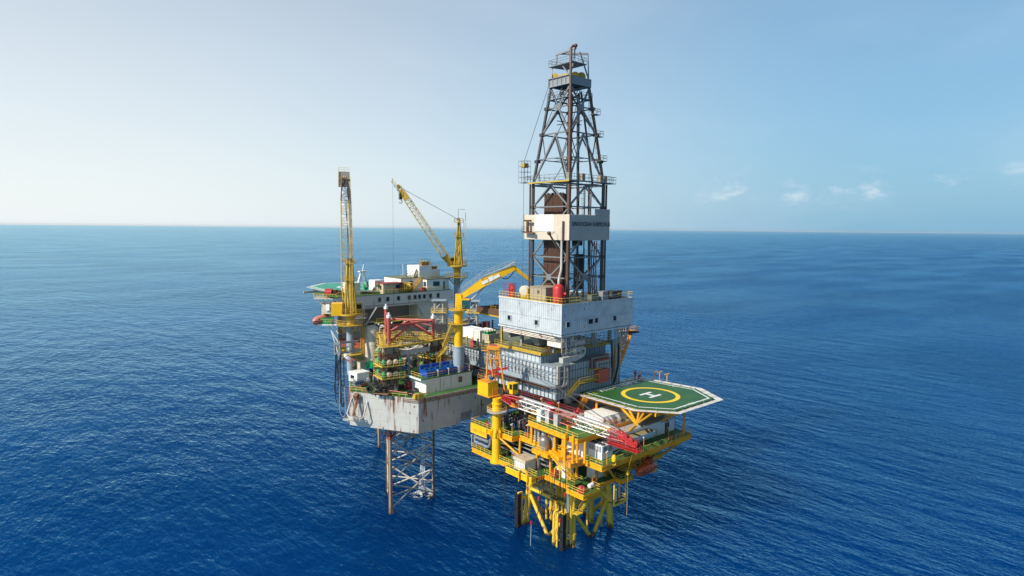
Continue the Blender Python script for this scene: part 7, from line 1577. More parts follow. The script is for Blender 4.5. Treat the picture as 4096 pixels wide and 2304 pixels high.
mb = MB(); mb.rail([(wa.x, QY+2.5, 50.75), (7, QY+2.5, 50.75)], sp=1.3); mb.rail([(8, QY, 50.35), (14.4, QY, 50.35), (16.5, QY+.7, 50.35), (17.4, QY+2.4, 50.35)], sp=1.3); mb.rail([(6.9, QY+2.4, 54), (11.2, QY+2.4, 54), (11.2, QY+9, 54)], sp=1); mb.rail([(11.2, QY+3.2, 52.9), (14.6, QY+3.2, 52.9)], sp=1); mb.rail([(8.2, QY-.1, QZ1+.1), (14.6, QY-.1, QZ1+.1), (17, QY+1.2, QZ1+.1)], sp=1.4); mb.build('railing', RAILY, t)
mb = MB(); mb.stair((3.6, QY+1.4, QZ1+.1), (7.2, QY+1.8, 50.3), .9); mb.build('outside_stair', RAILW, t)
mb = MB(); mb.rail([(7.0, QY+2.6, 54), (10.8, QY+2.6, 54)], h=2.0, sp=.9, r=.06, levels=(.3, .6, 1)); mb.obox((9.6, QY+4, 54), 2.4, 1.6, 1.1); mb.obox((13, QY+4.4, 52.9), 2, 1.4, .8); mb.build('roof_gear', RUST, t)
def dome(px, py0, py1, r, lab, y=QY+4, base=None):
    c = at(px, py0, y=y); h = hgt(py1, c.x, c.y)-c.z; t = thing('radome', c, lab, 'radome', 'white radomes on the accommodation roof')
    mb = MB(); mb.lathe(c, [(r*.85, h*.25), (r, h*.45), (r, h*.62), (r*.8, h*.85), (r*.4, h*.97), (.05, h)], 16); mb.build('dome', WHC, t)
    mb = MB(); mb.lathe(c, [(r*.7, 0), (r*.7, h*.26)], 12); mb.build('stand', base or CREAM, t)
dome(1651, 1112, 1088, 1.0, 'widest white radome, in front of its taller neighbour on the bridge house roof')
dome(1644, 1108, 1083, .8, 'white radome half hidden behind the widest one', y=QY+6)
dome(1679, 1116, 1081, .72, 'slim white radome on a black stand beside the top house', base=BLK)
c = at(1665, 1117, y=QY+3); mb = MB()
for e in (-1, 1): mb.bar(c+V((e*1.3, 0, 0)), c+V((0, 0, 2.9)), .28); mb.bar(c+V((e*.5, .8, 0)), c+V((0, .2, 2.9)), .2)
mb.tube(c+V((0, 0, 2.9)), c+V((0, 0, 3.9)), .1, n=6); solo(mb, 'tripod_mast', CREAM, 'cream tripod frame with a red tip standing in front of the radomes', 'mast')
for px, py0, py1, lb_ in ((1612, 1094, 1055, 'tall thin whip aerial at the left end of the bridge house roof'), (1628, 1110, 1082, 'short mast with dark discs on the bridge house roof'), (1648, 1090, 1072, 'short thick white aerial above the radomes')):
    c = at(px, py0+10, y=QY+4); mb = MB(); mb.tube(c, (c.x, c.y, hgt(py1, c.x, c.y)), .07 if px != 1648 else .16, n=5)
    if px == 1628:
        for k in range(4): mb.lathe(c+V((0, 0, .4+.7*k)), [(.3, 0), (.3, .2)], 10)
    solo(mb, 'aerial_mast', DRK if px == 1628 else WHC, lb_, 'aerial')
# roof furniture
a = at(1529, 1178, y=QY+.7); b = at(1610, 1172, y=QY+.7)
t = thing('rusty_cabin', ((a.x+b.x)/2, QY+2, QZ1+.1), 'rusty cream corrugated cabin with red roof on the accommodation roof', 'cabin')
x0_, x1_, y0_, y1_ = a.x+.2, b.x, QY+.6, QY+4.2; mb = MB(); mb.box(x0_, x1_, y0_, y1_, QZ1+.1, 49.6); mb.corr((x0_, y0_-.02), (x1_, y0_-.02), QZ1+.15, 49.5, .45, .06); mb.build('wall', paint('rusty_cream', (.62, .52, .34), .6, 1., .5), t)
mb = MB(); mb.box(x0_-.2, x1_+.2, y0_-.3, y1_+.2, 49.6, 49.75); mb.build('roof', REDL, t)
mb = MB(); mb.box(x1_-2.2, x1_-1.0, y0_-.14, y0_-.05, 48.1, 49.2); mb.box(x0_-.06, x0_, y0_+.8, y0_+1.6, 47.9, 49.1); mb.build('window', GLS, t)
mb = MB(); mb.box(x0_-.5, x0_, y0_+1.9, y0_+2.9, 48.6, 49.3); mb.build('cooler', BEIG, t)
c = at(1515, 1160, y=QY+5); mb = MB(); mb.box(c.x-1.4, c.x+1.6, QY+4.6, QY+8, QZ1+.1, 50.3); solo(mb, 'vent_house', WHC, 'plain white vent house behind the rusty cream cabin', 'vent house')
c = at(1626, 1172, y=QY+1.2); t = thing('wire_reel', c, 'olive yellow wire reel in a pale frame right of the rusty cabin', 'reel'); c.z = QZ1+.1
mb = MB(); mb.lathe(c+V((-.8, 0, 1.3)), [(1.2, 0), (1.25, .1), (.9, .2), (.9, 1.4), (1.25, 1.5), (1.2, 1.6)], 18, ax=(1, 0, 0)); mb.build('drum', YR, t)
mb = MB(); mb.rail([c+V(v) for v in ((-1.3, -1, 0), (1.3, -1, 0), (1.3, 1, 0), (-1.3, 1, 0))], closed=True, h=2.6, sp=2.6, r=.09, levels=(1,)); mb.build('frame', RAILY, t)
locker(3.2, QY+1.2, QZ1+.1, 1.1, 1, 1.3, RED, 'red box under the stair of the bridge house', nm='fire_locker')
locker(7.0, QY+.6, QZ1+.1, 1.2, 1, 1.1, RED, 'red box left of the bridge house corner window', nm='fire_locker')
t = thing('signal_mast', (-11, QY+4, QZ1), 'white A shaped signal mast on the accommodation roof beside the left crane', 'mast')
c = at(1449, 1150, y=QY+3); mb = MB(); top = at(1450, 1088, y=QY+3)
for e in (-1, 1): mb.bar(c+V((e*1.4, 0, 0)), top+V((e*.4, 0, 0)), .3); mb.bar(c+V((e*1.0, 1.4, 0)), top+V((e*.4, .3, 0)), .2)
mb.obox(top, 2.2, 1.0, .3); mb.tube(top, top+V((.4, 0, 2)), .12, n=5); mb.build('frame', WHC, t)
c = at(1464, 1142, y=QY+5); mb = MB(); mb.ball(c, .8, None, 1.3); mb.build('green_beacon', GRN, t)
c = at(1437, 1170, y=QY+3); mb = MB(); mb.box(-15.5, -11.9, QY+2, QY+6, QZ1+.1, 50.2); solo(mb, 'stair_house', WHT, 'white stair house with rust marks behind the left crane mast', 'deckhouse')
# bow helideck
hz_b = 47.6
hp_ = [at(px, py, z=hz_b) for px, py in ((1226, 1146), (1290, 1161), (1400, 1166), (1560, 1163), (1645, 1152), (1600, 1139), (1400, 1127.5), (1285, 1132))]
t = thing('bow_helideck', (sum(p.x for p in hp_)/8, sum(p.y for p in hp_)/8, hz_b-1), 'teal green helideck with pale rim beyond the accommodation block', 'helideck')
cc = sum((V((p.x, p.y, 0)) for p in hp_), V((0, 0, 0)))/8
pi_ = [cc+(V((p.x, p.y, 0))-cc)*.93 for p in hp_]
if sum(hp_[i].x*hp_[(i+1) % 8].y-hp_[(i+1) % 8].x*hp_[i].y for i in range(8)) < 0: hp_.reverse(); pi_.reverse()
mb = MB(); mb.prism(pi_, hz_b-.3, hz_b); mb.build('landing_surface', TEAL, t)
mb = MB()
for i in range(8): a, b, c_, d_ = hp_[i], hp_[(i+1) % 8], pi_[(i+1) % 8], pi_[i]; mb.hexa([V((p.x, p.y, hz_b-.25)) for p in (a, b, c_, d_)], [V((p.x, p.y, hz_b-.12)) for p in (a, b, c_, d_)])
mb.build('safety_net', GRYL, t)
mb = MB()
for i in range(8): a, b = pi_[i], pi_[(i+1) % 8]; a2, b2 = cc+(a-cc)*.955, cc+(b-cc)*.955; mb.add([(p.x, p.y, hz_b+.02) for p in (a, b, b2, a2)], [(0, 1, 2, 3)])
mb.build('edge_line', MARK, t)
mb = MB(); rr_ = 5.5; mb.add([(cc.x+r*cos(2*pi*i/40), cc.y+r*sin(2*pi*i/40), hz_b+.02) for r in (rr_-.7, rr_) for i in range(40)], [(i, 40+i, 40+(i+1) % 40, (i+1) % 40) for i in range(40)]); mb.build('landing_ring', MARK, t)
mb = MB()
for k in (-9, -4, 1, 6): mb.bar((cc.x+k, cc.y-10, hz_b-.8), (cc.x+k, cc.y+9, hz_b-.8), .3, .8)
for k in (-7, 0, 7): mb.bar((cc.x-13, cc.y+k, hz_b-1.4), (cc.x+10, cc.y+k, hz_b-1.4), .3, .6)
for k in (-8, 0, 8): mb.bar((cc.x+k, cc.y-6, hz_b-1.5), (cc.x+k*.6, 78, 38), .4)
mb.build('under_beam', CREAM, t)
# gallery with gear under the helideck's left side
g = [face(px, py, -20, 74) for px, py in ((1262, 1186), (1350, 1192))]
t = thing('helideck_gallery', g[0], 'cream gallery crammed with gear hung below the left side of the bow helideck', 'gallery')
z_ = g[0].z-.4; mb = MB(); a, b = g; mb.bar((a.x, a.y, z_), (b.x, b.y, z_), 3.2, .25); mb.bar((a.x+2, a.y-1, z_-2), (b.x+2, b.y-1, z_-2), 2.6, .2)
for k in range(5): p = a.lerp(b, k/4); mb.bar((p.x, p.y, z_), (p.x+1.5, p.y-1, z_-2), .18)
mb.build('floor', CREAM, t)
mb = MB(); s_ = -F0*1.6; mb.rail([V((a.x, a.y, z_))+s_, V((b.x, b.y, z_))+s_], sp=.9, h=1.2, r=.06); mb.rail([V((a.x+1.5, a.y-1.5, z_-2))+s_*.5, V((b.x+2, b.y-2, z_-2))+s_*.5], sp=.9, h=1.2, r=.06); mb.build('railing', RAILY, t)
mb = MB(); mb.tube(face(1316, 1170, -20, 74)-R0*.9, face(1316, 1170, -20, 74)+R0*.9, 1.05, n=14); mb.build('red_drum', RED, t)
mb = MB()
for k in range(6): p = face(1332+k*7, 1176+random.uniform(-6, 6), -20, 74); mb.obox((p.x, p.y, p.z-.8), 1.0, 1.0, random.uniform(1, 2))
mb.build('gear_box', BRN, t)
# lifeboat station on the rig's left side
Lp = (-21.5, 63)
t = thing('lifeboat_platform', face(1310, 1300, *Lp), 'white edged side platform carrying the pale red lifeboat and a green box', 'platform')
a, b = face(1266, 1296, *Lp), face(1352, 1297, *Lp); mb = MB(); mb.bar(a, b, 2.6, .3); mb.build('floor', WHT, t)
mb = MB(); mb.rail([a-F0*1.3+V((0, 0, .2)), b-F0*1.3+V((0, 0, .2))], sp=1.3); mb.build('railing', RAILY, t)
mb = MB(); mb.bar(a.lerp(b, .5), b-V((0, 0, 4.6)), .25); mb.bar(a.lerp(b, .75), b-V((0, 0, 2.4)), .2); mb.bar(a.lerp(b, .6), b-V((0, 0, 8)), .2); mb.build('strut', WHT, t)
l2 = lifeboat(tuple(face(1290, 1284, *Lp)+F0*.5+V((0, 0, .2))), radians(15), 6.4, LBP, 'pale red enclosed lifeboat at the left side of the drilling rig')
p = face(1311, 1299, *Lp)-F0*.6; locker(p.x, p.y, p.z+.4, 2.5, 1.2, 1.4, GRN, 'bright green box on the lifeboat platform of the rig', rz=-.7, nm='stores_box', cat='box')
t = thing('lifeboat_davit', face(1318, 1260, *Lp), 'rusty cream davit tower above the pale red lifeboat', 'davit')
mb = MB(); 
for px in (1300, 1318, 1328): p = face(px, 1262, *Lp)+F0; mb.bar((p.x, p.y, p.z-2.0), (p.x, p.y, p.z+2.2), .35)
p = face(1310, 1240, *Lp)+F0; mb.obox(p-V((0, 0, 1)), 3.0, 2.2, 1.8, -.7); mb.bar(face(1286, 1220, *Lp)+F0, face(1338, 1246, *Lp)+F0, .3, .4); mb.build('davit_frame', CREAM, t)
mb = MB(); mb.tube(face(1284, 1216, *Lp)+F0, face(1330, 1216, *Lp)+F0, .22, n=8); mb.path([face(1330, 1216, *Lp)+F0, face(1332, 1208, *Lp)+F0, face(1340, 1206, *Lp)+F0], .2, n=6); mb.build('dark_boom_pipe', DRK, t)
mb = MB(); p = face(1313, 1232, *Lp)-F0*.3; mb.obox(p-V((0, 0, .6)), .9, .5, 1.6, -.7); mb.build('winch_cover', WHC, t)
# water jet falling from the hull
a = V((-8.2, 42.5, HB)); b = V((-13.6, 44.6, 0))
m_, tt_, n_n, b_, ln_ = mk('falling_water'); b_.inputs['Base Color'].default_value = (.86, .9, .94, 1); b_.inputs['Roughness'].default_value = .6
al = ramp(tt_, nz(tt_, 1.4, 5, stretch=(2.2, 2.2, .35)), .42, .66, .03, .62); ln_(al, b_.inputs['Alpha'])
mb = MB()
rr = [.25, .3, .4, .5, .6, .75, .95]
c0 = at(1694, 1735, y=41.5); c1 = at(1677, 1870, y=43.5)
pp = [V((c0.x-.06*k*k*.3, c0.y+.0*k, 21-21*k/6)) for k in range(7)]
n = 10; o = 0
for p, r in zip(pp, rr): mb.v += [(p.x+r*cos(2*pi*i/n), p.y+r*.8*sin(2*pi*i/n), p.z) for i in range(n)]
for k in range(6):
    for i in range(n): j = (i+1) % n; mb.f.append((k*n+i, k*n+j, (k+1)*n+j, (k+1)*n+i)); mb.sm.append(True)
wf = mb.build('water_jet', m_); wf['kind'] = 'stuff'; wf['label'] = 'white stream of water falling from the rig hull to the sea'; wf['category'] = 'water jet'
m_, tt_, n_n, b_, ln_ = mk('sea_foam'); b_.inputs['Base Color'].default_value = (.85, .9, .92, 1); b_.inputs['Roughness'].default_value = .8
al = ramp(tt_, nz(tt_, .9, 6, rough=.7), .47, .70, 0, .8); ln_(al, b_.inputs['Alpha'])
mb = MB()
for k in range(34):
    a_ = random.uniform(0, 2*pi); d_ = random.random()**.7*3.6; x = pp[-1].x+d_*cos(a_)*1.15; y = pp[-1].y+d_*sin(a_)*.75; r = .45+.9*random.random()*(1-d_/5)
    mb.ball((x, y, .0), r*1.3, r*1.1, max(.06, .55*(1-d_/3.0))*random.uniform(.5, 1.1), 10, 6)
fo = mb.build('splash_foam', m_); fo['kind'] = 'stuff'; fo['label'] = 'white splash of foam where the water stream meets the sea'; fo['category'] = 'foam'
BEFORE_P8 = {o.name for o in COL.objects}
# =================================================================== process gear on the near platform
def xmas_tree(x, y, z, lab, s=1., cols_=None):
    cols_ = cols_ or (DRK, BLUD, GRYL); t = thing('wellhead_tree', (x, y, z), lab, 'wellhead', 'wellhead valve trees on the near platform')
    mb = MB(); mb.lathe((x, y, z), [(.28*s, 0), (.28*s, .3*s), (.2*s, .32*s), (.2*s, .8*s), (.3*s, .85*s), (.3*s, 1.2*s), (.18*s, 1.25*s), (.18*s, 1.7*s), (.28*s, 1.75*s), (.28*s, 2.1*s), (.12*s, 2.2*s), (.12*s, 2.7*s)], 12); mb.build('body', cols_[0], t)
    mb = MB(); mb.tube((x-1.0*s, y, z+1.02*s), (x+1.0*s, y, z+1.02*s), .14*s, n=8)
    for e in (-.85, .85): mb.lathe((x+e*s, y, z+.78*s), [(.2*s, 0), (.2*s, .5*s), (.1*s, .55*s), (.1*s, .9*s)], 10)
    mb.build('wing_valve', cols_[1], t)
    mb = MB(); mb.lathe((x, y-.55*s, z+1.05*s), [(.3*s, 0), (.3*s, .05)], 14, ax=(0, -1, 0)); mb.lathe((x, y-.5*s, z+1.9*s), [(.26*s, 0), (.26*s, .05)], 14, ax=(0, -1, 0)); mb.tube((x, y, z+1.05*s), (x, y-.55*s, z+1.05*s), .06*s, n=6); mb.tube((x, y, z+1.9*s), (x, y-.5*s, z+1.9*s), .06*s, n=6); mb.build('handwheel', cols_[2], t)
    mb = MB(); mb.path([(x+1.0*s, y, z+1.02*s), (x+1.25*s, y, z+1.05*s), (x+1.3*s, y+.2, z+1.3*s), (x+1.3*s, y+.9, z+1.4*s), (x+1.3*s, y+1.2, z+.1)], .1*s, n=6); mb.build('flow_line', cols_[2], t)
    return t
XC = [(DRK, BLUD, GRYL), (DRK, DRK, RED), (paint('navy_paint', (.03, .03, .12), .45, .2, .2), BLUD, YB), (GREY, DRK, GRYL)]
k = 0
W3 = ['first', 'second', 'third', 'fourth', 'fifth', 'sixth']
for i in range(4):
    for j in range(6):
        x = 3.7+i*2.0; y = 17.6+j*1.95
        xmas_tree(x, y, 18.02, 'wellhead valve tree on the main deck, %s row inboard, %s from the near end' % (W3[i], W3[j]), 1.05+.15*((i+2*j) % 3), XC[k % 4]); k += 1
def small_things():
    """pipes, skids and vessels that fill the decks"""
    out = []
    def pipe(pts, r, mat, lab, cat='pipe', grp=None, n=7):
        mb = MB(); mb.path(pts, r, n=n); return solo(mb, 'process_pipe', mat, lab, cat, grp)
    def skid(x, y, z, L, W, H, mats, lab):
        t = thing('pump_skid', (x, y, z), lab, 'pump skid', 'pump skids on the near platform')
        mb = MB()
        for e in (-1, 1): mb.bar((x-L/2, y+e*W/2, z+.12), (x+L/2, y+e*W/2, z+.12), .14, .24)
        for e in (-.8, 0, .8): mb.bar((x+e*L/2, y-W/2, z+.12), (x+e*L/2, y+W/2, z+.12), .12, .2)
        mb.build('base_frame', mats[0], t)
        mb = MB(); mb.lathe((x-L*.35, y, z+.3+H*.35), [(W*.16, 0), (W*.26, .06), (W*.26, L*.3), (W*.18, L*.34), (W*.12, L*.4)], 12, ax=(1, 0, 0)); mb.build('motor', mats[1], t)
        mb = MB(); mb.ball((x+L*.22, y, z+.3+H*.35), W*.3, W*.25, H*.34); mb.tube((x+L*.22, y, z+.3), (x+L*.22, y, z+H), .12, n=8); mb.tube((x+L*.22, y, z+H*.9), (x+L*.22, y-W*.55, z+H*.9), .12, n=8); mb.build('pump', mats[2], t)
        return t
    # cellar deck: long silvery headers and dark machinery behind the columns
    for j, z in enumerate((13.2, 14.1, 15.0, 15.8)):
        pipe([(2.6+.3*j, 31, z), (2.6+.3*j, 10.5, z), (3.2+.3*j, 9.9, z), (9, 9.9, z)], .2-.02*j, (SILV, GREY, SILV, GRYL)[j], ['lowest', 'second lowest', 'second highest', 'highest'][j]+' of four long silvery pipes behind the columns of the cellar deck', grp='long pipes on the cellar deck')
    for j in range(6):
        y = 12+j*2.9; skid(5.2+.8*(j % 2), y, 12.02, 3.0, 1.3, 1.5, (DRK, (BLUD, GREY, RED)[j % 3], (GRYL, DRK, GREY)[j % 3]), 'pump skid on the cellar deck, %s from the near end behind the columns' % W3[j])
    for j in range(4):
        y = 12.0+j*3.6; t = thing('valve_rack', (1.8, y, 12), 'upright valve rack behind the cellar deck railing, %s from the near end' % W3[j], 'valve rack', 'valve racks on the cellar deck')
        mb = MB(); mb.rail([(1.6, y, 12.02), (1.6, y+1.8, 12.02)], h=2.3, sp=.45, r=.06, levels=(.3, .6, 1)); mb.build('frame', (GRYL, RUST)[j % 2], t)
        mb = MB()
        for q in range(4): mb.lathe((1.35, y+.2+.45*q, 13.0+.3*(q % 2)), [(.16, 0), (.16, .1)], 10, ax=(1, 0, 0))
        mb.build('valve_wheel', (RED, GRYL)[j % 2], t)
    # silver U pipe outboard on the left
    t = thing('silver_loop_pipe', (-.2, 29, 12), 'large silver insulated U shaped pipe with blue flanges at the left end of the platform', 'pipe')
    a = [at(1906, 1746, x=-.1), at(1905, 1736, x=-.1), at(1900, 1732, x=-.1)]
    P_ = lambda px, py: at(px, py, x=-.2)
    mb = MB(); mb.path([P_(1915, 1727), P_(1908, 1729), P_(1902, 1736), P_(1899, 1748), P_(1900, 1764), P_(1906, 1770), P_(1930, 1779), P_(1948, 1788), P_(1956, 1786), P_(1960, 1776), P_(1961, 1760), P_(1966, 1754)], .36, n=12); mb.tube(P_(1902, 1748), P_(1954, 1767), .34, n=12); mb.build('pipe', SILV, t)
    mb = MB(); mb.tube(P_(1907, 1770), P_(1914, 1773), .42, n=12); mb.tube(P_(1941, 1785), P_(1950, 1788), .42, n=12); mb.build('blue_flange', paint('flange_blue', (.16, .24, .42), .4, .1, .2), t)
    mb = MB(); p = P_(1887, 1771); mb.tube((p.x, p.y, 12), (p.x, p.y, 14.4), .12, n=8); mb.tube((p.x, p.y, 14.4), (p.x, p.y, 14.7), .3, n=10); solo(mb, 'vent_post', GRYL, 'thin grey vent post with a flat cap at the left end of the cellar deck', 'vent')
    # main deck left end: blue frame, white sacks
    t = thing('blue_frame_skid', (1, 27.6, 18), 'pale blue framed chemical skid beside the crane post on the main deck', 'skid')
    mb = MB(); mb.rail([(.4, 26.4, 18), (.4, 28.2, 18), (2.2, 28.2, 18), (2.2, 26.4, 18)], closed=True, h=2.4, sp=.9, r=.07, levels=(.4, 1)); mb.build('frame', paint('pale_blue', (.35, .5, .6), .4, .1, .2), t)
    mb = MB(); mb.lathe((1.3, 27.3, 18.05), [(.6, 0), (.6, 1.5), (.4, 1.8)], 12); mb.build('chemical_tank', TEAL, t)
    for j, (x, y, r) in enumerate(((.5, 25.9, .38), (.4, 26.2, .3))):
        mb = MB(); mb.ball((x, y, 18.4), r*1.2, None, r*1.5, 9, 6); mb.ball((x+.2, y+.3, 18.35), r, None, r*1.2, 9, 6); solo(mb, 'chemical_sack', BAG, ['larger pale lilac sack heap against the railing by the crane post', 'smaller pale sack against the railing by the crane post'][j], 'sack')
    # tall silver arch pipe and clutter over wells
    pipe([(8.6, 25.5, 18), (8.6, 25.5, 21.4)]+arc((8.6, 24.8, 21.4), (0, 1, 0), (0, 0, 1), .7, 0, pi, 8)+[(8.6, 24.1, 20)], .26, SILV, 'shiny hooped pipe rising above the wellhead valve trees')
    for j in range(5):
        pipe([(3.2, 18.4+1.95*j, 18.2), (3.2, 18.4+1.95*j, 20.9), (9.8, 18.5+1.95*j, 21.1), (10.8, 18.9+1.95*j, 20.6), (10.8, 19.2+1.95*j, 18.1)], .14, (DRK, GREY, DRK, BRN, DRK)[j], 'dark overhead flow line crossing the wellhead trees, %s from the near end' % W3[j], grp='flow lines over the wellheads')
    # lamp posts
    for j, (x, y, z, h, lb) in enumerate(((2.0, 16.2, 18, 3.2, 'lamp post behind the main deck railing nearest the tank'), (.3, 19.6, 18, 2.8, 'lamp post at the near corner of the railed bump-out'), (2.2, 11.2, 18, 2.6, 'lamp post beside the dull steel tank'), (.4, 22.8, 18, 3.4, 'lamp post against the crane post'), (9.0, 19, 22.2, 3.2, 'lamp post at the left rail of the upper deck'), (9.0, 13.5, 22.2, 3.4, 'lamp post beside the dome antenna'), (16, -5.2, 18, 3.0, 'lamp post on the front walkway under the boom head'), (25, -5.2, 18, 3.2, 'lamp post on the front walkway near the junction box'), (30.5, -5.2, 18, 3.2, 'lamp post on the front walkway near the double door'), (4.0, -5.2, 18, 2.6, 'lamp post at the front corner of the cooler unit'))):
        t = thing('lamp_post', (x, y, z), lb, 'lamp', 'lamp posts on the near platform')
        mb = MB(); mb.path([(x, y, z), (x, y, z+h), (x-.25, y-.2, z+h+.1)], .07, n=6); mb.build('post', ORG, t)
        mb = MB(); mb.bar((x-.7, y-.35, z+h+.1), (x+.1, y-.1, z+h+.15), .22, .14); mb.build('lamp_head', WHC, t)
    # white ribbed containers between main and mezzanine deck
    for j, (x, y, z, L, W, H, lb) in enumerate(((4.4, 3.4, 18.02, 2.2, 5.6, 3.9, 'tall white ribbed container under the boom rest on the main deck'), (4.2, 6.6, 12.02, 2.6, 2.8, 3.9, 'white ribbed cabin on the cellar deck behind the open stair'), (9.0, 1.9, 12.02, 3.4, 2.2, 3.6, 'white equipment cabin on the cellar deck behind the diagonal brace'))):
        container((x, y, z), L, W, H, WHC, 0, lb, doors=False, nm='equipment_cabin', cat='cabin')
    for j in range(3):
        y = 13.4-j*2.2; locker(3.0, y, 18.02, 1.6, 1.6, 3.4, GREY, 'grey electrical cabinet under the mezzanine, %s from the tank end' % W3[j], nm='electrical_cabinet', cat='cabinet', grp='grey cabinets under the mezzanine')
    for j in range(3):
        y = 12.4-j*2.4; locker(2.3+.2*j, y, 23.02, 1.2, 1.2, 2.6, GRYL if j else WHC, 'pale cabinet on the mezzanine below the boom, %s from the far end' % W3[j], nm='electrical_cabinet', cat='cabinet', grp='pale cabinets on the mezzanine')
    skid(13.6, 1.7, 12.02, 2.6, 1.2, 1.6, (DRK, RED, REDL), 'red pump skid on the cellar deck under the cooler unit')
    skid(27.5, 3.0, 12.02, 3.4, 1.4, 1.7, (DRK, GREY, BLUD), 'grey pump skid at the far right of the cellar deck')
    pipe([(8.6, -.2, 16.2), (10.6, -.4, 16.2), (11.0, -.5, 15.9), (11.0, -.5, 14.2)], .28, SILV, 'silver elbow pipe hanging under the main deck corner')
    for j, z in enumerate((13.4, 14.4, 15.4)): pipe([(16, 2.4+.3*j, z), (30, 2.4+.3*j, z)], .16, (GREY, SILV, DRK)[j], ['lowest', 'middle', 'highest'][j]+' of three pipes under the white building', grp='pipes under the white building')
    for j, (x, y, L, W, H, mt) in enumerate(((12.4, 20, 3, 2, 2.4, GREY), (12.2, 25, 3.6, 2.4, 1.6, DRK), (11.4, 14.8, 2, 1.6, 1.5, REDL))):
        locker(x, y, 18.02, L, W, H, mt, ['grey machinery block behind the wellhead trees', 'dark machinery block at the far end behind the wellhead trees', 'dull red block behind the wellhead trees under the boom'][j], nm='machinery_box', cat='machinery')
    for j in range(3):
        x = 12 + 3.2*j; locker(x, 20.5+.8*j, 22.2, 2.2, 1.8, 1.5+.4*j, (GREY, CREAM, DRK)[j], ['grey box on the upper deck under the cantilever end', 'cream box on the upper deck under the cantilever end', 'dark box on the upper deck under the cantilever end'][j], nm='machinery_box', cat='machinery')
    # red gear on the upper deck
    skid(12.2, 11, 22.2, 2.4, 1.4, 2.2, (RED, RED, RED), 'red fire pump skid near the left rail of the upper deck')
    locker(9.6, 16.6, 22.2, 1.4, 1.6, 2.6, RED, 'tall red cabinet beside the dome antenna on the upper deck', nm='fire_cabinet', cat='cabinet')
    t = thing('foam_monitor', (20.5, 4.6, 22.2), 'red foam monitor post at the foot of the helideck column', 'monitor')
    c = at(2378, 1650, z=22.2); mb = MB(); mb.tube(c, c+V((0, 0, 1.8)), .18, n=8); mb.ball(c+V((0, 0, 1.2)), .55); mb.tube(c+V((-.5, -.3, 1.9)), c+V((.9, .5, 2.3)), .16, n=8); mb.build('monitor', RED, t)
    mb = MB(); mb.tube(c+V((.7, .2, 0)), c+V((.7, .2, 1.6)), .35, n=12); mb.build('foam_drum', RED, t)
    for j, (px, py) in enumerate(((2312, 1606), (2395, 1640), (2420, 1648))):
        c = at(px, py, z=22.2); skid(c.x, c.y, 22.2, 2.2, 1.2, 1.4, (BRN, REDL, GREY), ['rusty red pump skid behind the dome antenna', 'rusty red pump skid under the helideck edge right of the stair', 'rusty red pump skid deepest under the helideck'][j])
    # equipment under the helideck seen at its right
    t = thing('spare_gear_rack', (33, 2, 18), 'cluster of red and grey gear behind the corner column of the main deck', 'rack')
    mb = MB(); mb.rail([(33.4, -1.2, 18.02), (33.4, 4, 18.02)], h=2.6, sp=.9, r=.07, levels=(.3, .6, 1)); mb.build('frame', REDL, t)
    mb = MB(); mb.obox((32.9, .4, 18.02), .7, 1.2, 1.4); mb.obox((32.9, 2.2, 18.02), .7, 1.2, 1.9); mb.build('cabinet', GREY, t)
    # floodlight posts on the far helideck edge
    for j, (px, py) in enumerate(((2564, 1512), (2617, 1514), (2638, 1514), (2667, 1523))):
        b = at(px, py+6, z=HZ-.2); mb = MB(); mb.tube(b, b+V((0, 0, 2.0)), .09, n=6); mb.bar(b+V((-.7, .3, 2.0)), b+V((.6, -.3, 2.3)), .14); mb.tube(b+V((0, 0, 1.2)), b+V((.4, .4, 1.2)), .1, n=5)
        solo(mb, 'flood_light', ORG, ['floodlight post at the far helideck corner beside the crouching worker', 'first of the pair of floodlight posts on the far helideck edge', 'second of the pair of floodlight posts on the far helideck edge', 'floodlight post farthest right on the far helideck edge'][j], 'light', 'floodlight posts on the far helideck edge')
small_things()
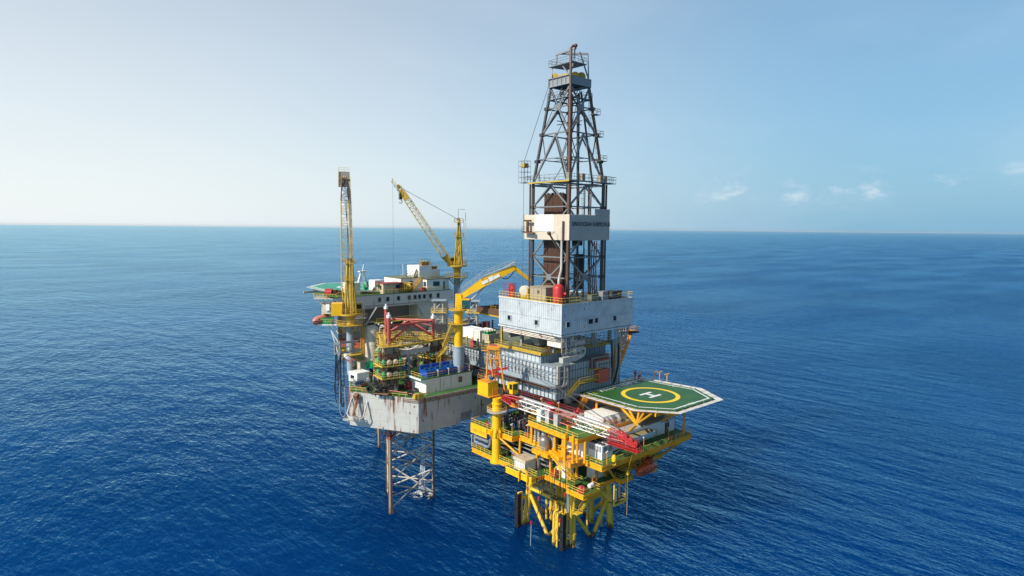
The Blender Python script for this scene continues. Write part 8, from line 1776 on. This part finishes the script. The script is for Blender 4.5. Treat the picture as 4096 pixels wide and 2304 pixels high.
# =================================================================== people
def person(loc, rz, lab, cloth, helmet, pose='stand', s=1.0):
    """one continuous skinned figure, about 1.75 m tall when upright"""
    V_ = []; E_ = []; R_ = []
    def v(p, r): V_.append(p); R_.append(r); return len(V_)-1
    if pose == 'stand':
        hip = .93; lean = 0; kn = [(.1, .03, .5), (-.1, .03, .5)]; an = [(.11, 0, .08), (-.11, 0, .08)]; el = [(.29, -.02, 1.13), (-.29, -.02, 1.13)]; ha = [(.27, .14, .93), (-.27, .14, .93)]
    else:
        hip = .42; lean = .32; kn = [(.16, .42, .5), (-.16, .40, .48)]; an = [(.14, .10, .08), (-.14, .06, .08)]; el = [(.28, .5, .62), (-.28, .5, .62)]; ha = [(.16, .68, .42), (-.16, .68, .42)]
    pel = v((0, 0, hip), .15); sp = v((0, lean*.5, hip+.24), .14); ch = v((0, lean, hip+.44), .17); nk = v((0, lean*1.15, hip+.60), .06); hd = v((0, lean*1.3+.02, hip+.70), .085); hd2 = v((0, lean*1.35+.02, hip+.80), .09)
    for a, b in ((pel, sp), (sp, ch), (ch, nk), (nk, hd), (hd, hd2)): E_.append((a, b))
    for i in (0, 1):
        sg = 1 if i == 0 else -1
        h_ = v((sg*.1, .0, hip-.06), .10); k_ = v(kn[i], .075); a_ = v(an[i], .055); f_ = v((an[i][0], an[i][1]+.17, .05), .045)
        s_ = v((sg*.2, lean, hip+.47), .075); e_ = v(el[i], .052); w_ = v(ha[i], .042); g_ = v((ha[i][0], ha[i][1]+.09, ha[i][2]-.03), .038)
        for a, b in ((pel, h_), (h_, k_), (k_, a_), (a_, f_), (ch, s_), (s_, e_), (e_, w_), (w_, g_)): E_.append((a, b))
    me = bpy.data.meshes.new('person'); me.from_pydata([(x*s, y*s, z*s) for x, y, z in V_], E_, []); o = bpy.data.objects.new('person', me); COL.objects.link(o)
    sk = o.modifiers.new('skin', 'SKIN'); o.modifiers.new('sub', 'SUBSURF').levels = 2; o.modifiers['sub'].render_levels = 2
    for i, r in enumerate(R_): me.skin_vertices[0].data[i].radius = (r*s, r*s)
    me.skin_vertices[0].data[pel].use_root = True; sk.use_smooth_shade = True
    bpy.context.view_layer.update()
    m2 = bpy.data.meshes.new_from_object(o.evaluated_get(bpy.context.evaluated_depsgraph_get())); o.modifiers.clear(); o.data = m2; bpy.data.meshes.remove(me); m2.name = 'person'
    m2.materials.clear(); m2.materials.append(cloth); m2.materials.append(SKIN); m2.materials.append(BLK)
    zt = (hip+.60)*s
    for p in m2.polygons:
        c = p.center
        near_hand = any((c-V((h[0]*s, (h[1]+.06)*s, h[2]*s))).length < .075*s for h in ha)
        p.material_index = 1 if (c.z > zt or near_hand) else (2 if c.z < .09*s else 0)
    o.location = V(loc); o.rotation_euler.z = rz; o['label'] = lab; o['category'] = 'person'; o.name = 'person'
    mb = MB(); hy = (lean*1.35+.02)*s; hz = (hip+.78)*s; mb.lathe((0, hy, hz), [(.17*s, 0), (.125*s, .02), (.12*s, .08*s), (.08*s, .14*s), (.01, .165*s)], 12)
    me2 = bpy.data.meshes.new('helmet'); me2.from_pydata(mb.v, [], mb.f); me2.materials.append(helmet); h_ = bpy.data.objects.new('helmet', me2); COL.objects.link(h_); h_.parent = o
    return o
# the topsides of the near platform were laid out a little large and low: scaled down about the camera (rounded offsets), pulled nearer along the line of sight
K2 = .915
for o in [o for o in COL.objects if o.parent is None and o.name not in JACKET_SIDE and (o.name in TOPSIDES or o.name not in BEFORE_P8) and o.type != 'CAMERA' and o.type != 'LIGHT']:
    o.scale = o.scale*K2; o.location = V((o.location.x*K2-7.6, o.location.y*K2-7.1, o.location.z*K2+5.5))
hz2 = HZ*K2+5.5
person(at(2540, 1514, z=hz2), radians(150), 'worker in red coverall and dark helmet standing at the far helideck corner', COVR, DRK, s=1.12)
person(at(2552, 1515, z=hz2), radians(200), 'worker in red and white crouching beside the standing one on the helideck', COVR, WHC, 'crouch', s=1.15)
c = at(1494.5, 1180, y=QY+.7); person((c.x, QY+.7, QZ1+.12), radians(180), 'worker in dark red coverall and white helmet on the accommodation roof', COVR, WHC, s=1.1)
person((-.6+.2, 10.6, 73.4), radians(100), 'worker in blue coverall on the working platform of the derrick', COVB, BLUD, s=1.12) if 0 else None
c = at(2157, 736, x=5.6-6.0); person(V((c.x*1.0466+4.19, c.y*1.0466+3.9, 75.05)), radians(60), 'worker in blue coverall on the derrick working platform', COVB, BLUD, s=1.12)
for j, (a, b) in enumerate((((-2.4, 12.6, 12), 0),)): pass
